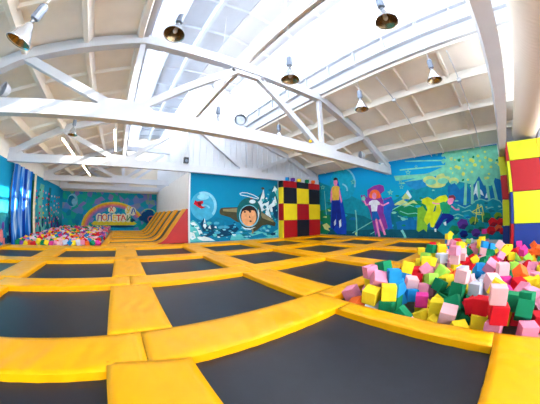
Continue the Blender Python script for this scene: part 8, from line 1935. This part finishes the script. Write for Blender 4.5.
for (vis, w_, s, x, y, z, a, b, c_, col, band) in items:
    o = foam(0, w_, s, x, y, z, a, b, c_, col)
    kind = 'wedge' if w_ else 'cube'
    key = (col, band, w_); count[key] = count.get(key, 0)+1
    n = count[key]
    if vis: tag(o, '%s foam %s in the right pit, %s, %s %s from left' % (col, kind, BANDN[band], ORD[n-1] if n <= 20 else str(n)+'th', col), 'foam cube', 'foam cubes in the right pit')
    else: tag(o, 'foam cube buried deep in the right pit', 'foam cube', 'buried foam cubes')
def stuff_cubes(name, recs, label):
    cols = sorted(set(r[-1] for r in recs)); m = MB()
    for s, x, y, z, a, b, c_, col in recs:
        R_ = Euler((a, b, c_)).to_matrix(); h = s/2
        P_ = [Vector((x, y, z))+R_ @ Vector(q) for q in [(-h, -h, -h), (h, -h, -h), (h, h, -h), (-h, h, -h), (-h, -h, h), (h, -h, h), (h, h, h), (-h, h, h)]]
        m.hexa(P_, cols.index(col))
    me = bpy.data.meshes.new(name); me.from_pydata([tuple(p) for p in m.v], [], m.f)
    for c in cols: me.materials.append(M('foam_'+c))
    for p, i in zip(me.polygons, m.mi): p.material_index = i
    o = bpy.data.objects.new(name, me); COL.objects.link(o)
    return tag(o, label, 'foam cubes', None, 'stuff')
rc = random.Random(11)
PAL = ['pink']*3+['rose']*3+['yellow']*5+['red']*5+['green']*4+['blue']*3+['magenta']*2+['orange']*2+['white']*2+['purple']
recs = []
for ln in FOAM_REST.strip().split('\n'):
    t = [float(q) for q in ln.split()]; recs.append((*t, rc.choice(PAL)))
stuff_cubes('foam_cubes', recs, 'rest of the foam cubes lying deep inside the right foam pit')
recs = []
y = 8.75*S+.1
while y < 17.1*S:
    x = (XL+.3)*S+.1
    while x < -.85*S-.1:
        d = min(1, (y-8.75*S)/5.0)
        recs.append((rc.uniform(.2, .23), x+rc.uniform(-.05, .05), y+rc.uniform(-.05, .05), -.02+.12*d+rc.uniform(0, .14+.1*d), rc.uniform(0, 6), rc.uniform(0, 6), rc.uniform(0, 6), rc.choice(PAL)))
        x += .235
    y += .235
m = MB(); m.hbox((XL+.05, 8.64, -1.42), (-.87, 17.2, -1.1)); m.box((XL*S+.45, 9.6*S, -.12), (-.87*S, 17.2*S, -.02)); tag(m.build('foam_bed', 'foam_white'), 'pale foam base under the cubes of the left pit', 'foam base')
stuff_cubes('foam_cubes', recs, 'heap of small coloured foam cubes filling the left pit below the rainbow mural')
# cubes lying on top of the checkered tower
for x, c, lb in ((7.0, 'blue', 'blue foam cube lying on top of the checkered tower, leftmost'), (7.35, 'purple', 'dark purple foam cube on top of the checkered tower'), (7.75, 'yellow', 'yellow foam cube on top of the checkered tower, left of the green one'), (8.3, 'green', 'green foam cube on top of the checkered tower'), (8.75, 'orange', 'orange foam cube on top of the checkered tower, rightmost')):
    o = foam(0, 0, .22, x*S, 8.22*S, (1.72+1)*S+.1, 0, 0, x*3, c); o.location.y = 8.3*S; o.location.z = (1.655+1)*S+.112; tag(o, lb, 'foam cube', 'foam cubes on the checkered tower')
